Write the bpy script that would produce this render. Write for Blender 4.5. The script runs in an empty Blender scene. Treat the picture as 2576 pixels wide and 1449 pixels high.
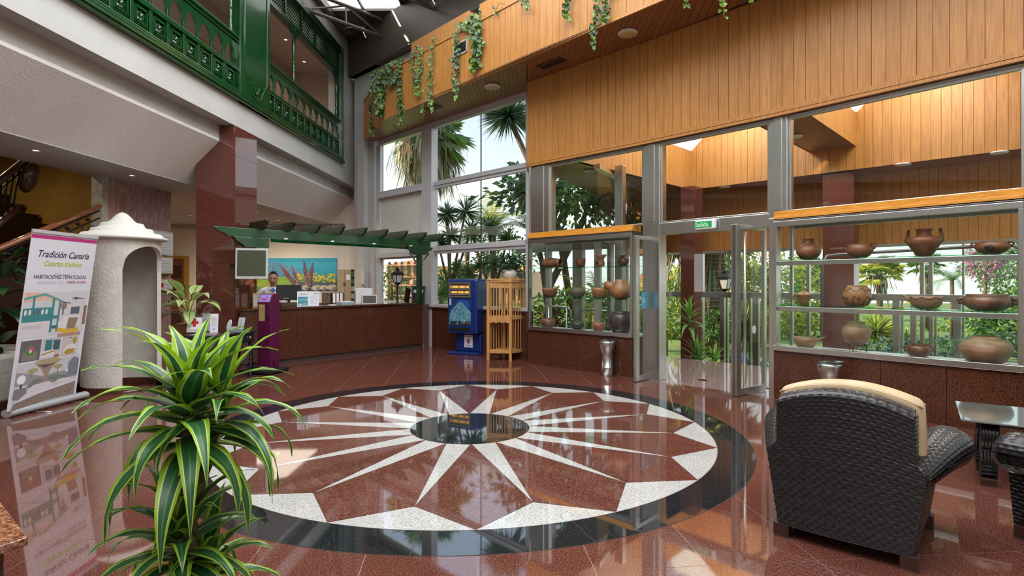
import bpy, math, random
from mathutils import Vector, Matrix, Euler
random.seed(7)
C = bpy.context.scene.collection
sc = bpy.context.scene
# ------------------------------------------------------------------ camera, world, sun, big lights, exposure
cam_d = bpy.data.cameras.new('camera'); cam = bpy.data.objects.new('camera', cam_d); C.objects.link(cam)
cam.location = (0, 0, 1.6); cam.rotation_euler = (math.pi/2, 0, 0)
cam_d.sensor_width = 36; cam_d.lens = 1400/2576*36; cam_d.shift_y = -13.5/2576; cam_d.clip_end = 800
sc.camera = cam
sc.view_settings.view_transform = 'Standard'; sc.view_settings.look = 'None'
sc.view_settings.gamma = 1; sc.view_settings.use_curve_mapping = False
sc.view_settings.exposure = 0.18
sc.cycles.max_bounces = 8; sc.cycles.diffuse_bounces = 4; sc.cycles.glossy_bounces = 4
sc.cycles.transmission_bounces = 4; sc.cycles.transparent_max_bounces = 20
sc.cycles.caustics_reflective = False; sc.cycles.caustics_refractive = False
sc.cycles.sample_clamp_indirect = 4.0
try: sc.cycles.use_denoising = True
except Exception: pass
world = bpy.data.worlds.new('sky'); sc.world = world; world.use_nodes = True
def build_world():
    nt = world.node_tree; N = nt.nodes; L = nt.links; N.clear()
    out = N.new('ShaderNodeOutputWorld'); bg = N.new('ShaderNodeBackground')
    tc = N.new('ShaderNodeTexCoord'); sep = N.new('ShaderNodeSeparateXYZ'); L.new(tc.outputs['Generated'], sep.inputs[0])
    rp = N.new('ShaderNodeValToRGB'); L.new(sep.outputs['Z'], rp.inputs[0])
    e = rp.color_ramp.elements
    e[0].position = 0.0; e[0].color = (.80, .78, .74, 1)
    e[1].position = .65; e[1].color = (.36, .52, .78, 1)
    m = rp.color_ramp.elements.new(.16); m.color = (.66, .72, .80, 1)
    mp = N.new('ShaderNodeMapping'); mp.inputs['Scale'].default_value = (1.6, 1.6, 6); L.new(tc.outputs['Generated'], mp.inputs[0])
    nz = N.new('ShaderNodeTexNoise'); nz.inputs['Scale'].default_value = 1.7; nz.inputs['Detail'].default_value = 7; nz.inputs['Roughness'].default_value = .55
    L.new(mp.outputs[0], nz.inputs['Vector'])
    cr = N.new('ShaderNodeValToRGB'); cr.color_ramp.elements[0].position = .42; cr.color_ramp.elements[1].position = .62
    L.new(nz.outputs['Fac'], cr.inputs[0])
    mx = N.new('ShaderNodeMix'); mx.data_type = 'RGBA'; L.new(cr.outputs[0], mx.inputs['Factor']); L.new(rp.outputs[0], mx.inputs['A'])
    mx.inputs['B'].default_value = (.95, .93, .90, 1)
    L.new(mx.outputs['Result'], bg.inputs[0]); bg.inputs[1].default_value = 1.38
    L.new(bg.outputs[0], out.inputs[0])
build_world()
def light(name, kind, loc, energy, color=(1, 1, 1), rot=(0, 0, 0), **k):
    d = bpy.data.lights.new(name, kind); d.energy = energy; d.color = color
    for a, b in k.items(): setattr(d, a, b)
    o = bpy.data.objects.new(name, d); o.location = loc; o.rotation_euler = rot; C.objects.link(o); return o
sun = light('sun', 'SUN', (0, 0, 20), 8.0, (1.0, .80, .52), angle=math.radians(1.0))
sun.rotation_euler = Vector((.82, -.25, -.50)).to_track_quat('-Z', 'Y').to_euler()
# fill light added under the closed part of the lobby roof (above and behind the frame)
light('roof_fill', 'AREA', (.2, 6.2, 8.55), 1300, (.93, .96, 1.0), shape='RECTANGLE', size=7.5, size_y=9.5)
for i_, a_ in enumerate((-.14, 3.4, 6.9)):     # fill lights added beneath the porch skylights to brighten the porch wood
    light('porch_fill', 'AREA', (2.136+.714*a_+.70*2.5, 9.26-.70*a_+.714*2.5, 5.75 if i_ == 0 else 5.95), 200, (1.0, .97, .92), rot=(0, 0, -.775), shape='RECTANGLE', size=1.3, size_y=4.2)
light('roof_fill_rear', 'AREA', (1.5, -.2, 7.6), 420, (.93, .96, 1.0), shape='RECTANGLE', size=9, size_y=3.2)  # second added fill light, over the camera, with no glazing behind it
# ------------------------------------------------------------------ helpers
F_, V0 = 1400.0, 711.0
def G(u, v, z=0.0):                       # photograph pixel -> point at height z
    Y = F_*(1.6-z)/(v-V0); return Vector(((u-1288)/F_*Y, Y, z))
def zat(v, Y): return 1.6+(V0-v)*Y/F_
def at(u, v, Y): return Vector(((u-1288)/F_*Y, Y, zat(v, Y)))
def onl(u, p, q):                         # where pixel column u meets the vertical plane through p,q
    k = (u-1288)/F_; dx, dy = q[0]-p[0], q[1]-p[1]
    t = (k*p[1]-p[0])/(dx-k*dy); return (p[0]+dx*t, p[1]+dy*t)
def lerp(a, b, t): return tuple(a[i]+(b[i]-a[i])*t for i in range(len(a)))
class MB:
    def __init__(s): s.v = []; s.f = []; s.m = []; s.sm = []
    def add(s, vs, fs, mi=0, smooth=False):
        b = len(s.v); s.v += [tuple(x) for x in vs]
        for f in fs: s.f.append([b+i for i in f]); s.m.append(mi); s.sm.append(smooth)
        return s
    def box(s, x0, x1, y0, y1, z0, z1, mi=0, M=None):
        vs = [Vector((x, y, z)) for z in (z0, z1) for y in (y0, y1) for x in (x0, x1)]
        if M is not None: vs = [M @ v for v in vs]
        return s.add(vs, [(0, 2, 3, 1), (4, 5, 7, 6), (0, 1, 5, 4), (2, 6, 7, 3), (0, 4, 6, 2), (1, 3, 7, 5)], mi)
    def slab(s, p, q, t, z0, z1, off=0.0, mi=0):  # wall slab: from line p-q, from offset off to off+t on its left
        dx, dy = q[0]-p[0], q[1]-p[1]; l = math.hypot(dx, dy); nx, ny = -dy/l, dx/l
        a = [(p[0]+nx*off, p[1]+ny*off), (q[0]+nx*off, q[1]+ny*off), (q[0]+nx*(off+t), q[1]+ny*(off+t)), (p[0]+nx*(off+t), p[1]+ny*(off+t))]
        return s.prism([(x, y, z0) for x, y in a], (0, 0, z1-z0), mi)
    def prism(s, poly, ext, mi=0, smooth=False):
        n = len(poly); e = Vector(ext); vs = [Vector(p) for p in poly]; vs += [v+e for v in vs]
        nrm = Vector((0, 0, 0))
        for i in range(n): nrm += vs[i].cross(vs[(i+1) % n])
        fl = nrm.dot(e) > 0
        fs = [tuple(range(n))[::-1] if fl else tuple(range(n)), tuple(range(n, 2*n)) if fl else tuple(range(n, 2*n))[::-1]]
        for i in range(n):
            j = (i+1) % n; fs.append((i, j, n+j, n+i) if fl else (j, i, n+i, n+j))
        return s.add(vs, fs, mi, smooth)
    def tube(s, pts, r, n=8, mi=0, cap=True, smooth=True, flat=1.0):
        pts = [Vector(p) for p in pts]; k = len(pts); rs = r if isinstance(r, (list, tuple)) else [r]*k
        vs = []; up = Vector((0, 0, 1)); prev = None
        for i, p in enumerate(pts):
            t = (pts[min(i+1, k-1)]-pts[max(i-1, 0)]).normalized()
            if prev is None:
                a = t.cross(up)
                if a.length < 1e-3: a = t.cross(Vector((1, 0, 0)))
            else: a = prev-t*prev.dot(t)
            a.normalize(); prev = a; b = t.cross(a)
            for j in range(n):
                w = 2*math.pi*j/n; vs.append(p+(a*math.cos(w)+b*math.sin(w)*flat)*rs[i])
        fs = [(i*n+j, i*n+(j+1) % n, (i+1)*n+(j+1) % n, (i+1)*n+j) for i in range(k-1) for j in range(n)]
        if cap: fs += [tuple(range(n))[::-1], tuple((k-1)*n+j for j in range(n))]
        return s.add(vs, fs, mi, smooth)
    def lathe(s, prof, n=24, c=(0, 0, 0), mi=0, sx=1, sy=1, smooth=True, M=None):
        vs = []
        for r, z in prof:
            for j in range(n):
                w = 2*math.pi*j/n; p = Vector((r*math.cos(w)*sx, r*math.sin(w)*sy, z))
                if M is not None: p = M @ p
                vs.append(p+Vector(c))
        fs = [(i*n+j, i*n+(j+1) % n, (i+1)*n+(j+1) % n, (i+1)*n+j) for i in range(len(prof)-1) for j in range(n)]
        if prof[0][0] > 1e-4: fs.append(tuple(range(n))[::-1])
        if prof[-1][0] > 1e-4: fs.append(tuple((len(prof)-1)*n+j for j in range(n)))
        return s.add(vs, fs, mi, smooth)
    def ell(s, c, r, n=12, mi=0, rot=None):
        M = Matrix.Translation(c) @ (rot.to_matrix().to_4x4() if rot else Matrix()) @ Matrix.Diagonal((r[0], r[1], r[2], 1))
        k = n//2; pr = [(math.sin(math.pi*i/k), -math.cos(math.pi*i/k)) for i in range(k+1)]
        pr[0] = (0.001, -1); pr[-1] = (.001, 1)
        return s.lathe(pr, n, (0, 0, 0), mi, M=M)
    def build(s, name, mats, parent=None, loc=(0, 0, 0), bevel=0, rot=None, subsurf=0):
        me = bpy.data.meshes.new(name); me.from_pydata(s.v, [], s.f)
        if not isinstance(mats, (list, tuple)): mats = [mats]
        for m in mats: me.materials.append(m)
        me.polygons.foreach_set('material_index', s.m); me.polygons.foreach_set('use_smooth', s.sm); me.update()
        o = bpy.data.objects.new(name, me); C.objects.link(o); o.location = loc
        if rot: o.rotation_euler = rot
        if parent is not None: o.parent = parent
        if bevel:
            b = o.modifiers.new('bevel', 'BEVEL'); b.width = bevel; b.segments = 2; b.limit_method = 'ANGLE'; b.angle_limit = .7
        if subsurf:
            b = o.modifiers.new('sub', 'SUBSURF'); b.levels = subsurf; b.render_levels = subsurf
        return o
def tag(o, label, cat, group=None):
    o['label'] = label; o['category'] = cat
    if group: o['group'] = group
    return o
def thing(name, label, cat, loc=(0, 0, 0), rz=0.0, group=None):
    o = bpy.data.objects.new(name, None); C.objects.link(o); o.location = loc; o.rotation_euler = (0, 0, rz); o.empty_display_size = .1
    return tag(o, label, cat, group)
def struct(o): o['kind'] = 'structure'; return o
def stuff(o): o['kind'] = 'stuff'; return o
def inst(o, name, parent, M):
    c = bpy.data.objects.new(name, o if isinstance(o, bpy.types.Mesh) else o.data); C.objects.link(c); c.parent = parent; c.matrix_local = M; return c
# ------------------------------------------------------------------ materials
MT = {}
def mat(name, col, rough=.5, metal=0, spec=.5, ior=None, col2=None, nscale=8, ncontrast=.5, stretch=(1, 1, 1), bump=0, bscale=60, coat=0, rnd=0, coord='W', detail=3, aniso=0, trans=0, emit=None, emit_s=0, sheen=0, nmid=.5):
    m = bpy.data.materials.new(name); m.use_nodes = True; nt = m.node_tree; N = nt.nodes; L = nt.links
    b = N['Principled BSDF']; b.inputs['Base Color'].default_value = (*col, 1); b.inputs['Roughness'].default_value = rough
    b.inputs['Metallic'].default_value = metal; b.inputs['Specular IOR Level'].default_value = spec
    if ior: b.inputs['IOR'].default_value = ior
    b.inputs['Coat Weight'].default_value = coat; b.inputs['Coat Roughness'].default_value = .08
    if trans: b.inputs['Transmission Weight'].default_value = trans
    if emit: b.inputs['Emission Color'].default_value = (*emit, 1); b.inputs['Emission Strength'].default_value = emit_s
    v = None
    if col2 or bump or rnd:
        if coord == 'W': g = N.new('ShaderNodeNewGeometry'); v = g.outputs['Position']
        else:
            g = N.new('ShaderNodeTexCoord'); oi = N.new('ShaderNodeObjectInfo'); ad = N.new('ShaderNodeVectorMath'); ad.operation = 'MULTIPLY_ADD'
            ad.inputs[0].default_value = (13, 17, 23); L.new(oi.outputs['Random'], ad.inputs[1]); L.new(g.outputs['Object'], ad.inputs[2]); v = ad.outputs[0]
    if col2:
        mp = N.new('ShaderNodeMapping'); mp.inputs['Scale'].default_value = stretch; L.new(v, mp.inputs[0])
        nz = N.new('ShaderNodeTexNoise'); nz.inputs['Scale'].default_value = nscale; nz.inputs['Detail'].default_value = detail; L.new(mp.outputs[0], nz.inputs['Vector'])
        cr = N.new('ShaderNodeValToRGB'); w = max(.01, .25*(1-ncontrast)); cr.color_ramp.elements[0].position = nmid-w; cr.color_ramp.elements[1].position = nmid+w
        cr.color_ramp.elements[0].color = (*col, 1); cr.color_ramp.elements[1].color = (*col2, 1); L.new(nz.outputs['Fac'], cr.inputs[0])
        src = cr.outputs[0]
    else: src = None
    if rnd:
        oi2 = N.new('ShaderNodeObjectInfo'); hs = N.new('ShaderNodeHueSaturation'); ma = N.new('ShaderNodeMath'); ma.operation = 'MULTIPLY_ADD'
        ma.inputs[1].default_value = rnd; ma.inputs[2].default_value = 1-rnd/2; L.new(oi2.outputs['Random'], ma.inputs[0]); L.new(ma.outputs[0], hs.inputs['Value'])
        if src: L.new(src, hs.inputs['Color'])
        else: hs.inputs['Color'].default_value = (*col, 1)
        src = hs.outputs[0]
    if src: L.new(src, b.inputs['Base Color'])
    if bump:
        nb = N.new('ShaderNodeTexNoise'); nb.inputs['Scale'].default_value = bscale; nb.inputs['Detail'].default_value = 4; L.new(v, nb.inputs['Vector'])
        bp = N.new('ShaderNodeBump'); bp.inputs['Strength'].default_value = bump; bp.inputs['Distance'].default_value = .01
        L.new(nb.outputs['Fac'], bp.inputs['Height']); L.new(bp.outputs[0], b.inputs['Normal'])
    MT[name] = m; return m
def granite(name, cols, scale=120, rough=.07, ior=1.6, rnd=.06, big=.12):
    m = bpy.data.materials.new(name); m.use_nodes = True; nt = m.node_tree; N = nt.nodes; L = nt.links
    b = N['Principled BSDF']; b.inputs['Roughness'].default_value = rough; b.inputs['IOR'].default_value = ior
    g = N.new('ShaderNodeNewGeometry'); nz = N.new('ShaderNodeTexNoise'); nz.inputs['Scale'].default_value = scale; nz.inputs['Detail'].default_value = 2.5; nz.inputs['Roughness'].default_value = .65
    L.new(g.outputs['Position'], nz.inputs['Vector']); cr = N.new('ShaderNodeValToRGB'); L.new(nz.outputs['Fac'], cr.inputs[0]); e = cr.color_ramp.elements
    while len(e) < len(cols): e.new(.5)
    for i, (p, c) in enumerate(cols): e[i].position = p; e[i].color = (*c, 1)
    n2 = N.new('ShaderNodeTexNoise'); n2.inputs['Scale'].default_value = 2.2; n2.inputs['Detail'].default_value = 4; L.new(g.outputs['Position'], n2.inputs['Vector'])
    hs = N.new('ShaderNodeHueSaturation'); oi = N.new('ShaderNodeObjectInfo')
    m1 = N.new('ShaderNodeMath'); m1.operation = 'MULTIPLY_ADD'; m1.inputs[1].default_value = rnd; m1.inputs[2].default_value = 1-rnd/2-big/2; L.new(oi.outputs['Random'], m1.inputs[0])
    m2 = N.new('ShaderNodeMath'); m2.operation = 'MULTIPLY_ADD'; m2.inputs[1].default_value = big*2; L.new(n2.outputs['Fac'], m2.inputs[0]); L.new(m1.outputs[0], m2.inputs[2])
    L.new(m2.outputs[0], hs.inputs['Value']); L.new(cr.outputs[0], hs.inputs['Color']); L.new(hs.outputs[0], b.inputs['Base Color'])
    n3 = N.new('ShaderNodeTexNoise'); n3.inputs['Scale'].default_value = 3; L.new(g.outputs['Position'], n3.inputs['Vector'])
    m3 = N.new('ShaderNodeMath'); m3.operation = 'MULTIPLY_ADD'; m3.inputs[1].default_value = rough; m3.inputs[2].default_value = rough*.5; L.new(n3.outputs['Fac'], m3.inputs[0]); L.new(m3.outputs[0], b.inputs['Roughness'])
    MT[name] = m; return m
def glass(name, tint=(.93, .97, .95), refl=1.0, rough=.0):
    m = bpy.data.materials.new(name); m.use_nodes = True; nt = m.node_tree; N = nt.nodes; L = nt.links; N.clear()
    out = N.new('ShaderNodeOutputMaterial'); tr = N.new('ShaderNodeBsdfTransparent'); tr.inputs[0].default_value = (*tint, 1)
    gl = N.new('ShaderNodeBsdfGlossy'); gl.inputs['Roughness'].default_value = rough; fr = N.new('ShaderNodeFresnel'); fr.inputs[0].default_value = 1.45
    ge = N.new('ShaderNodeNewGeometry'); io = N.new('ShaderNodeMath'); io.operation = 'MULTIPLY_ADD'; io.inputs[1].default_value = 1/1.45-1.45; io.inputs[2].default_value = 1.45
    L.new(ge.outputs['Backfacing'], io.inputs[0]); L.new(io.outputs[0], fr.inputs[0])      # a pane is thin: the same reflection from either side
    mu = N.new('ShaderNodeMath'); mu.operation = 'MULTIPLY'; mu.inputs[1].default_value = refl*.6; L.new(fr.outputs[0], mu.inputs[0])
    mx = N.new('ShaderNodeMixShader'); L.new(mu.outputs[0], mx.inputs[0]); L.new(tr.outputs[0], mx.inputs[1]); L.new(gl.outputs[0], mx.inputs[2]); L.new(mx.outputs[0], out.inputs[0])
    MT[name] = m; return m
def emis(name, col, s):
    m = bpy.data.materials.new(name); m.use_nodes = True; N = m.node_tree.nodes; N.clear(); o = N.new('ShaderNodeOutputMaterial'); e = N.new('ShaderNodeEmission')
    e.inputs[0].default_value = (*col, 1); e.inputs[1].default_value = s; m.node_tree.links.new(e.outputs[0], o.inputs[0]); MT[name] = m; return m
def leafmat(name, c1, c2, rough=.45, stripe=None, rnd=.3, transl=.25):
    """leaf: colour varies per object and by noise; optional stripe across local UV x (edge colour)"""
    m = bpy.data.materials.new(name); m.use_nodes = True; nt = m.node_tree; N = nt.nodes; L = nt.links
    b = N['Principled BSDF']; b.inputs['Roughness'].default_value = rough; out = N['Material Output']
    g = N.new('ShaderNodeNewGeometry'); nz = N.new('ShaderNodeTexNoise'); nz.inputs['Scale'].default_value = 2.5; nz.inputs['Detail'].default_value = 5; L.new(g.outputs['Position'], nz.inputs['Vector'])
    cr = N.new('ShaderNodeValToRGB'); cr.color_ramp.elements[0].position = .38; cr.color_ramp.elements[1].position = .62
    cr.color_ramp.elements[0].color = (*c1, 1); cr.color_ramp.elements[1].color = (*c2, 1); L.new(nz.outputs['Fac'], cr.inputs[0]); src = cr.outputs[0]
    tl = N.new('ShaderNodeBsdfTranslucent'); L.new(src, tl.inputs[0]); L.new(src, b.inputs['Base Color'])
    mx = N.new('ShaderNodeMixShader'); mx.inputs[0].default_value = transl; L.new(b.outputs[0], mx.inputs[1]); L.new(tl.outputs[0], mx.inputs[2]); L.new(mx.outputs[0], out.inputs[0])
    MT[name] = m; return m
RED = granite('red granite', [(.30, (.012, .005, .004)), (.43, (.070, .020, .014)), (.55, (.150, .050, .034)), (.70, (.31, .14, .10))], 130, .04, 2.5, rnd=.10)
PED = granite('brown red granite cladding', [(.30, (.007, .004, .003)), (.44, (.052, .017, .009)), (.56, (.105, .036, .018)), (.72, (.20, .082, .045))], 110, .10, 1.5)
COLG = granite('column red granite', [(.30, (.012, .004, .003)), (.43, (.08, .020, .014)), (.55, (.13, .036, .026)), (.70, (.22, .08, .06))], 120, .035, 1.9, rnd=.02)
BLK = granite('black granite', [(.3, (.004, .005, .006)), (.5, (.012, .014, .016)), (.65, (.03, .034, .038)), (.8, (.07, .075, .08))], 120, .03, 2.8, rnd=.15)
WHT = granite('white speckled granite', [(.28, (.04, .04, .045)), (.36, (.26, .25, .24)), (.50, (.48, .47, .44)), (.7, (.60, .59, .56))], 110, .045, 2.4)
GRYG = granite('landing granite', [(.3, (.06, .03, .03)), (.45, (.20, .13, .12)), (.6, (.28, .20, .19)), (.75, (.38, .30, .28))], 120, .05, 2.3)
mat('grout', (.34, .24, .20), .6)
mat('dark grout', (.05, .03, .025), .7)
mat('white plaster', (.50, .50, .485), .85, col2=(.455, .455, .44), nscale=1.5, bump=.25, bscale=45)
mat('stucco soffit', (.84, .83, .82), .9, col2=(.78, .77, .76), nscale=1.0, bump=.55, bscale=38)
mat('rough stucco', (.62, .59, .53), .92, col2=(.55, .52, .47), nscale=6, bump=.9, bscale=30)
mat('cream wall', (.72, .67, .58), .8, col2=(.66, .61, .53), nscale=1.2, bump=.1)
mat('corridor wall', (.66, .56, .50), .8)
mat('pink plaster', (.33, .17, .16), .9, col2=(.48, .32, .31), nscale=18, ncontrast=.3, stretch=(1, 1, .35), bump=.9, bscale=40)
mat('grey rough plaster', (.46, .44, .40), .9, col2=(.36, .34, .31), nscale=10, bump=.9, bscale=40)
mat('gold wall', (.42, .24, .04), .7, col2=(.34, .18, .03), nscale=3)
mat('dark wood', (.035, .014, .010), .3, col2=(.06, .022, .014), nscale=20, stretch=(1, 6, 6))
mat('rail wood', (.20, .065, .028), .22, col2=(.30, .11, .05), nscale=14, stretch=(4, 1, 6), coat=.4)
mat('iron', (.012, .012, .013), .4, metal=.6)
mat('green paint', (.0025, .042, .010), .2, col2=(.004, .058, .013), nscale=4, coat=.5)
mat('dark green paint', (.003, .026, .008), .3, col2=(.005, .040, .012), nscale=6, coat=.3)
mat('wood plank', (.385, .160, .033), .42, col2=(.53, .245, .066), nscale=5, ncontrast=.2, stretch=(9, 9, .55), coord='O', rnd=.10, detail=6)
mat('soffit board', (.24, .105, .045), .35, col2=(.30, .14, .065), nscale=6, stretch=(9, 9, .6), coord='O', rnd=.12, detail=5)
mat('orange trim', (.62, .25, .025), .35, col2=(.74, .34, .05), nscale=8, stretch=(1, 1, 6), coat=.2)
mat('pine', (.50, .24, .065), .35, col2=(.62, .33, .11), nscale=10, stretch=(3, 3, .4), coat=.3)
mat('steel', (.60, .60, .57), .27, metal=1, col2=(.55, .55, .52), nscale=14, stretch=(6, 6, .15), bump=.03, bscale=80)
mat('dark steel', (.16, .15, .15), .35, metal=.9)
mat('white aluminium', (.60, .60, .62), .35, metal=.2)
mat('black', (.01, .01, .011), .4)
mat('rubber', (.015, .015, .016), .7)
mat('white', (.80, .80, .80), .5)
mat('paper', (.82, .83, .86), .6)
mat('blind', (.62, .64, .60), .9)
mat('brass', (.60, .42, .15), .3, metal=1)
mat('roof panel', (.20, .185, .17), .35, col2=(.28, .26, .24), nscale=3, spec=.5)
mat('roof steel', (.20, .19, .18), .35, metal=.8)
glass('window glass', (.96, .985, .975), .75); glass('shelf glass', (.55, .88, .72), 1.0); glass('frosted skylight', (.9, .93, .95), .5, .2)
emis('lamp glow', (1.0, .78, .45), 9); emis('exit green', (.02, .42, .10), .8)
# ------------------------------------------------------------------ plan of the lobby
CX, CY, PHI = -.462, 6.15, .089
P1, P2, P3, P4, P5, P6 = (.32, 11.01), (2.136, 9.26), (3.597, 7.71), (5.277, 5.735), (7.3, 3.36), (8.9, -2.6)
WA, WB = (-3.77, 15.6), (.305, 11.55)
E1, E2, E3, E4, E5 = (-4.14, 15.6), (-3.07, 13.48), (.258, 9.76), (2.12, 7.82), (7.3, 2.42)
def LX(Y, off=0.0): return -5.585+.0486*Y-off
def LPt(Y, off=0.0): return (LX(Y, off), Y)
D_ = Vector((.714, -.70, 0)); N_ = Vector((.70, .714, 0))
def vp(a, b, z=0.0): return Vector((P2[0], P2[1], z))+D_*a+N_*b
def v2(a, b): p = vp(a, b); return (p.x, p.y)
def planks(parent, p, q, z0, z1, w, material, off=0.0, th=.014, gap=.006, name='plank'):
    d = Vector((q[0]-p[0], q[1]-p[1], 0)); l = d.length; d.normalize(); n = Vector((-d.y, d.x, 0)); k = max(1, round(l/w)); w = l/k
    me = MB().box(0, w-gap, -th, 0, z0, z1).build(name, material, parent); base = me
    ang = math.atan2(d.y, d.x)
    for i in range(k):
        M = Matrix.Translation(Vector((p[0], p[1], 0))+d*(i*w)+n*off) @ Matrix.Rotation(ang, 4, 'Z')
        if i == 0: base.matrix_local = M
        else: inst(base, name, parent, M)
def boards(parent, quad, w, material, z, th=.012, name='board'):
    """ceiling boards across a quad strip a0->a1 (front edge) / b0->b1 (rear edge)"""
    a0, a1, b0, b1 = [Vector((*p, 0)) for p in quad]; k = max(1, round((a1-a0).length/w))
    for i in range(k):
        t0, t1 = i/k, (i+.94)/k
        m = MB(); m.prism([tuple(a0.lerp(a1, t0)+Vector((0, 0, z))), tuple(a0.lerp(a1, t1)+Vector((0, 0, z))), tuple(b0.lerp(b1, t1)+Vector((0, 0, z))), tuple(b0.lerp(b1, t0)+Vector((0, 0, z)))], (0, 0, -th))
        c = sum((Vector(v) for v in m.v), Vector())/len(m.v); d = (b0-a0); an = math.atan2(d.y, d.x)-math.pi/2
        R = Matrix.Translation(c) @ Matrix.Rotation(an, 4, 'Z') @ Matrix.Rotation(math.pi/2, 4, 'X'); Ri = R.inverted(); m.v = [tuple(Ri @ Vector(v)) for v in m.v]
        o = m.build(name, material, parent); o.matrix_local = R
# ------------------------------------------------------------------ floor
fl = struct(MB().prism([(-12.5, -2.6, -.0015), (-12.5, 17.7, -.0015), (-4.8, 17.6, -.0015), (-3.9, 15.9, -.0015), (.6, 11.5, -.0015), (P2[0]+.5, P2[1]+.5, -.0015), (P3[0]+.5, P3[1]+.5, -.0015), (P4[0]+.3, P4[1]+.3, -.0015), (P5[0]+.3, P5[1]+.3, -.0015), (P6[0], P6[1], -.0015)], (0, 0, -.15)).build('floor', MT['grout']))
TS = .65; cp, sp = math.cos(PHI), math.sin(PHI)
tile = MB().box(0, TS-.0035, 0, TS-.0035, -.012, 0).build('tile', RED, fl); first = True; far = MB()
def inroom(x, y):
    if y < -2 or x < -11 or y > 17: return False
    for p, q in ((P1, P2), (P2, P3), (P3, P4), (P4, P5), (P5, P6), (WA, WB)):
        if (q[0]-p[0])*(y-p[1])-(q[1]-p[1])*(x-p[0]) > .55*math.hypot(q[0]-p[0], q[1]-p[1]): 
            if (p is WA and x > .2) or (p is P1 and x < .4): continue
            return False
    return True
cand = []
for i in range(-18, 18):
    for j in range(-14, 20):
        lx, ly = i*TS, j*TS+.12
        cx, cy = lx+TS/2, ly+TS/2
        x = CX+cx*cp-cy*sp; y = CY+cx*sp+cy*cp
        if math.hypot(cx, cy) < 2.9-TS*.75 or not inroom(x, y): continue
        wx = CX+lx*cp-ly*sp; wy = CY+lx*sp+ly*cp
        vis = y > 2.6 and abs(x) < y*.96+.8
        cand.append((0 if vis else 1, math.hypot(x, y), wx, wy))
cand.sort()
for n_, (vis, dd, wx, wy) in enumerate(cand):
    M = Matrix.Translation((wx, wy, 0)) @ Matrix.Rotation(PHI, 4, 'Z')
    if n_ < 295 and not vis:
        if first: tile.matrix_local = M; first = False
        else: inst(tile, 'tile', fl, M)
    else: far.box(0, TS-.0035, 0, TS-.0035, -.012, 0, M=M)
stuff(far.build('floor_tiles', RED, fl))
# rosette, raised a hair above the tiles
def pc(r, k, z=.0): a = PHI+k*math.pi/8; return (CX+r*math.sin(a), CY-r*math.cos(a), z)
ros = struct(MB().lathe([(2.90, .0002), (2.90, .0010)], 128, (CX, CY, 0), smooth=False).build('floor_rosette', MT['dark grout']))
z0, hz = .0006, .0016
R0, R1, R2, R3 = 2.895, 2.566, 2.186, .65
g = .0022
for k in range(16):                    # black ring stones
    a0, a1 = k-.35+g, k+.65-g
    po = [pc(R0, a0+(a1-a0)*i/10, z0) for i in range(11)]+[pc(R1+.003, a1-(a1-a0)*i/10, z0) for i in range(11)]
    MB().prism(po, (0, 0, hz)).build('ring_stone', BLK, ros)
    # white stone between two red tips: arc k..k+1 and inner point k+.5
    po = [pc(R1-.003, k+g+(1-2*g)*i/10, z0) for i in range(11)]+[pc(R2+.004, k+.5, z0)]
    MB().prism(po, (0, 0, hz)).build('white_stone', WHT, ros)
    # red kite: tip k, inner points k-.5 and k+.5, narrow to the disc
    po = [pc(R1-.006, k, z0), pc(R2, k+.5-.004, z0), pc(R3+.004, k+.02, z0), pc(R3+.004, k-.02, z0), pc(R2, k-.5+.004, z0)]
    MB().prism(po, (0, 0, hz)).build('red_stone', RED, ros)
    # white spike: base on the disc from k to k+1, tip at k+.5
    po = [pc(R2-.01, k+.5, z0)]+[pc(R3+.004, k+.97-.94*i/6, z0) for i in range(7)]
    MB().prism(po, (0, 0, hz)).build('white_ray', WHT, ros)
MB().lathe([(R3, z0), (R3, z0+hz)], 96, (CX, CY, 0), smooth=False).build('centre_disc', BLK, ros)
# ------------------------------------------------------------------ left wall, mezzanine, reception shell
PW = MT['white plaster']
wl = MB()
wl.slab(LPt(-2.6), LPt(17.75), .27, 4.487, 4.95); wl.slab(LPt(-2.6), LPt(17.75), .35, 8.2, 8.85); wl.slab(LPt(15.66), LPt(17.75), .35, 4.95, 8.2)
wl.slab(LPt(-2.6), LPt(17.75), .15, 4.19, 4.95, off=.27)
wl.slab(LPt(-2.6), LPt(2.5), .35, 4.95, 8.2)
struct(wl.build('wall_left', PW))
so = MB()
def sl(Ya, Yb):
    so.prism([(LX(Ya, .27), Ya, 4.19), (LX(Yb, .27), Yb, 4.19), (LX(Yb, 1.015), Yb, 3.45), (LX(Ya, 1.015), Ya, 3.45)], (0, 0, .05))
sl(-2.6, 17.7); struct(so.build('ceiling_slope', MT['stucco soffit']))
mz = MB(); mz.prism([(LX(-2.6, 1.0), -2.6, 3.45), (LX(9.75, 1.0), 9.75, 3.45), (-7.27, 9.75, 3.45), (-7.5, 7.9, 3.45), (-7.7, 5.6, 3.45), (-8.5, 5.6, 3.45), (-8.5, -2.6, 3.45)], (0, 0, .08))
mz.prism([(LX(9.75, 1.0), 9.75, 3.45), (LX(17.7, 1.0), 17.7, 3.45), (-12.4, 17.7, 3.45), (-12.4, 11.4, 3.45), (-7.27, 11.4, 3.45), (-7.27, 9.75, 3.45)], (0, 0, .08))
struct(mz.build('ceiling_reception', MT['white plaster']))
struct(MB().prism([(LX(0, .4), -2.6, 4.9), (LX(17.6, .4), 17.6, 4.9), (-7.2, 17.6, 4.9), (-8.2, -2.6, 4.9)], (0, 0, .06)).build('floor_corridor', MT['corridor wall']))
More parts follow.
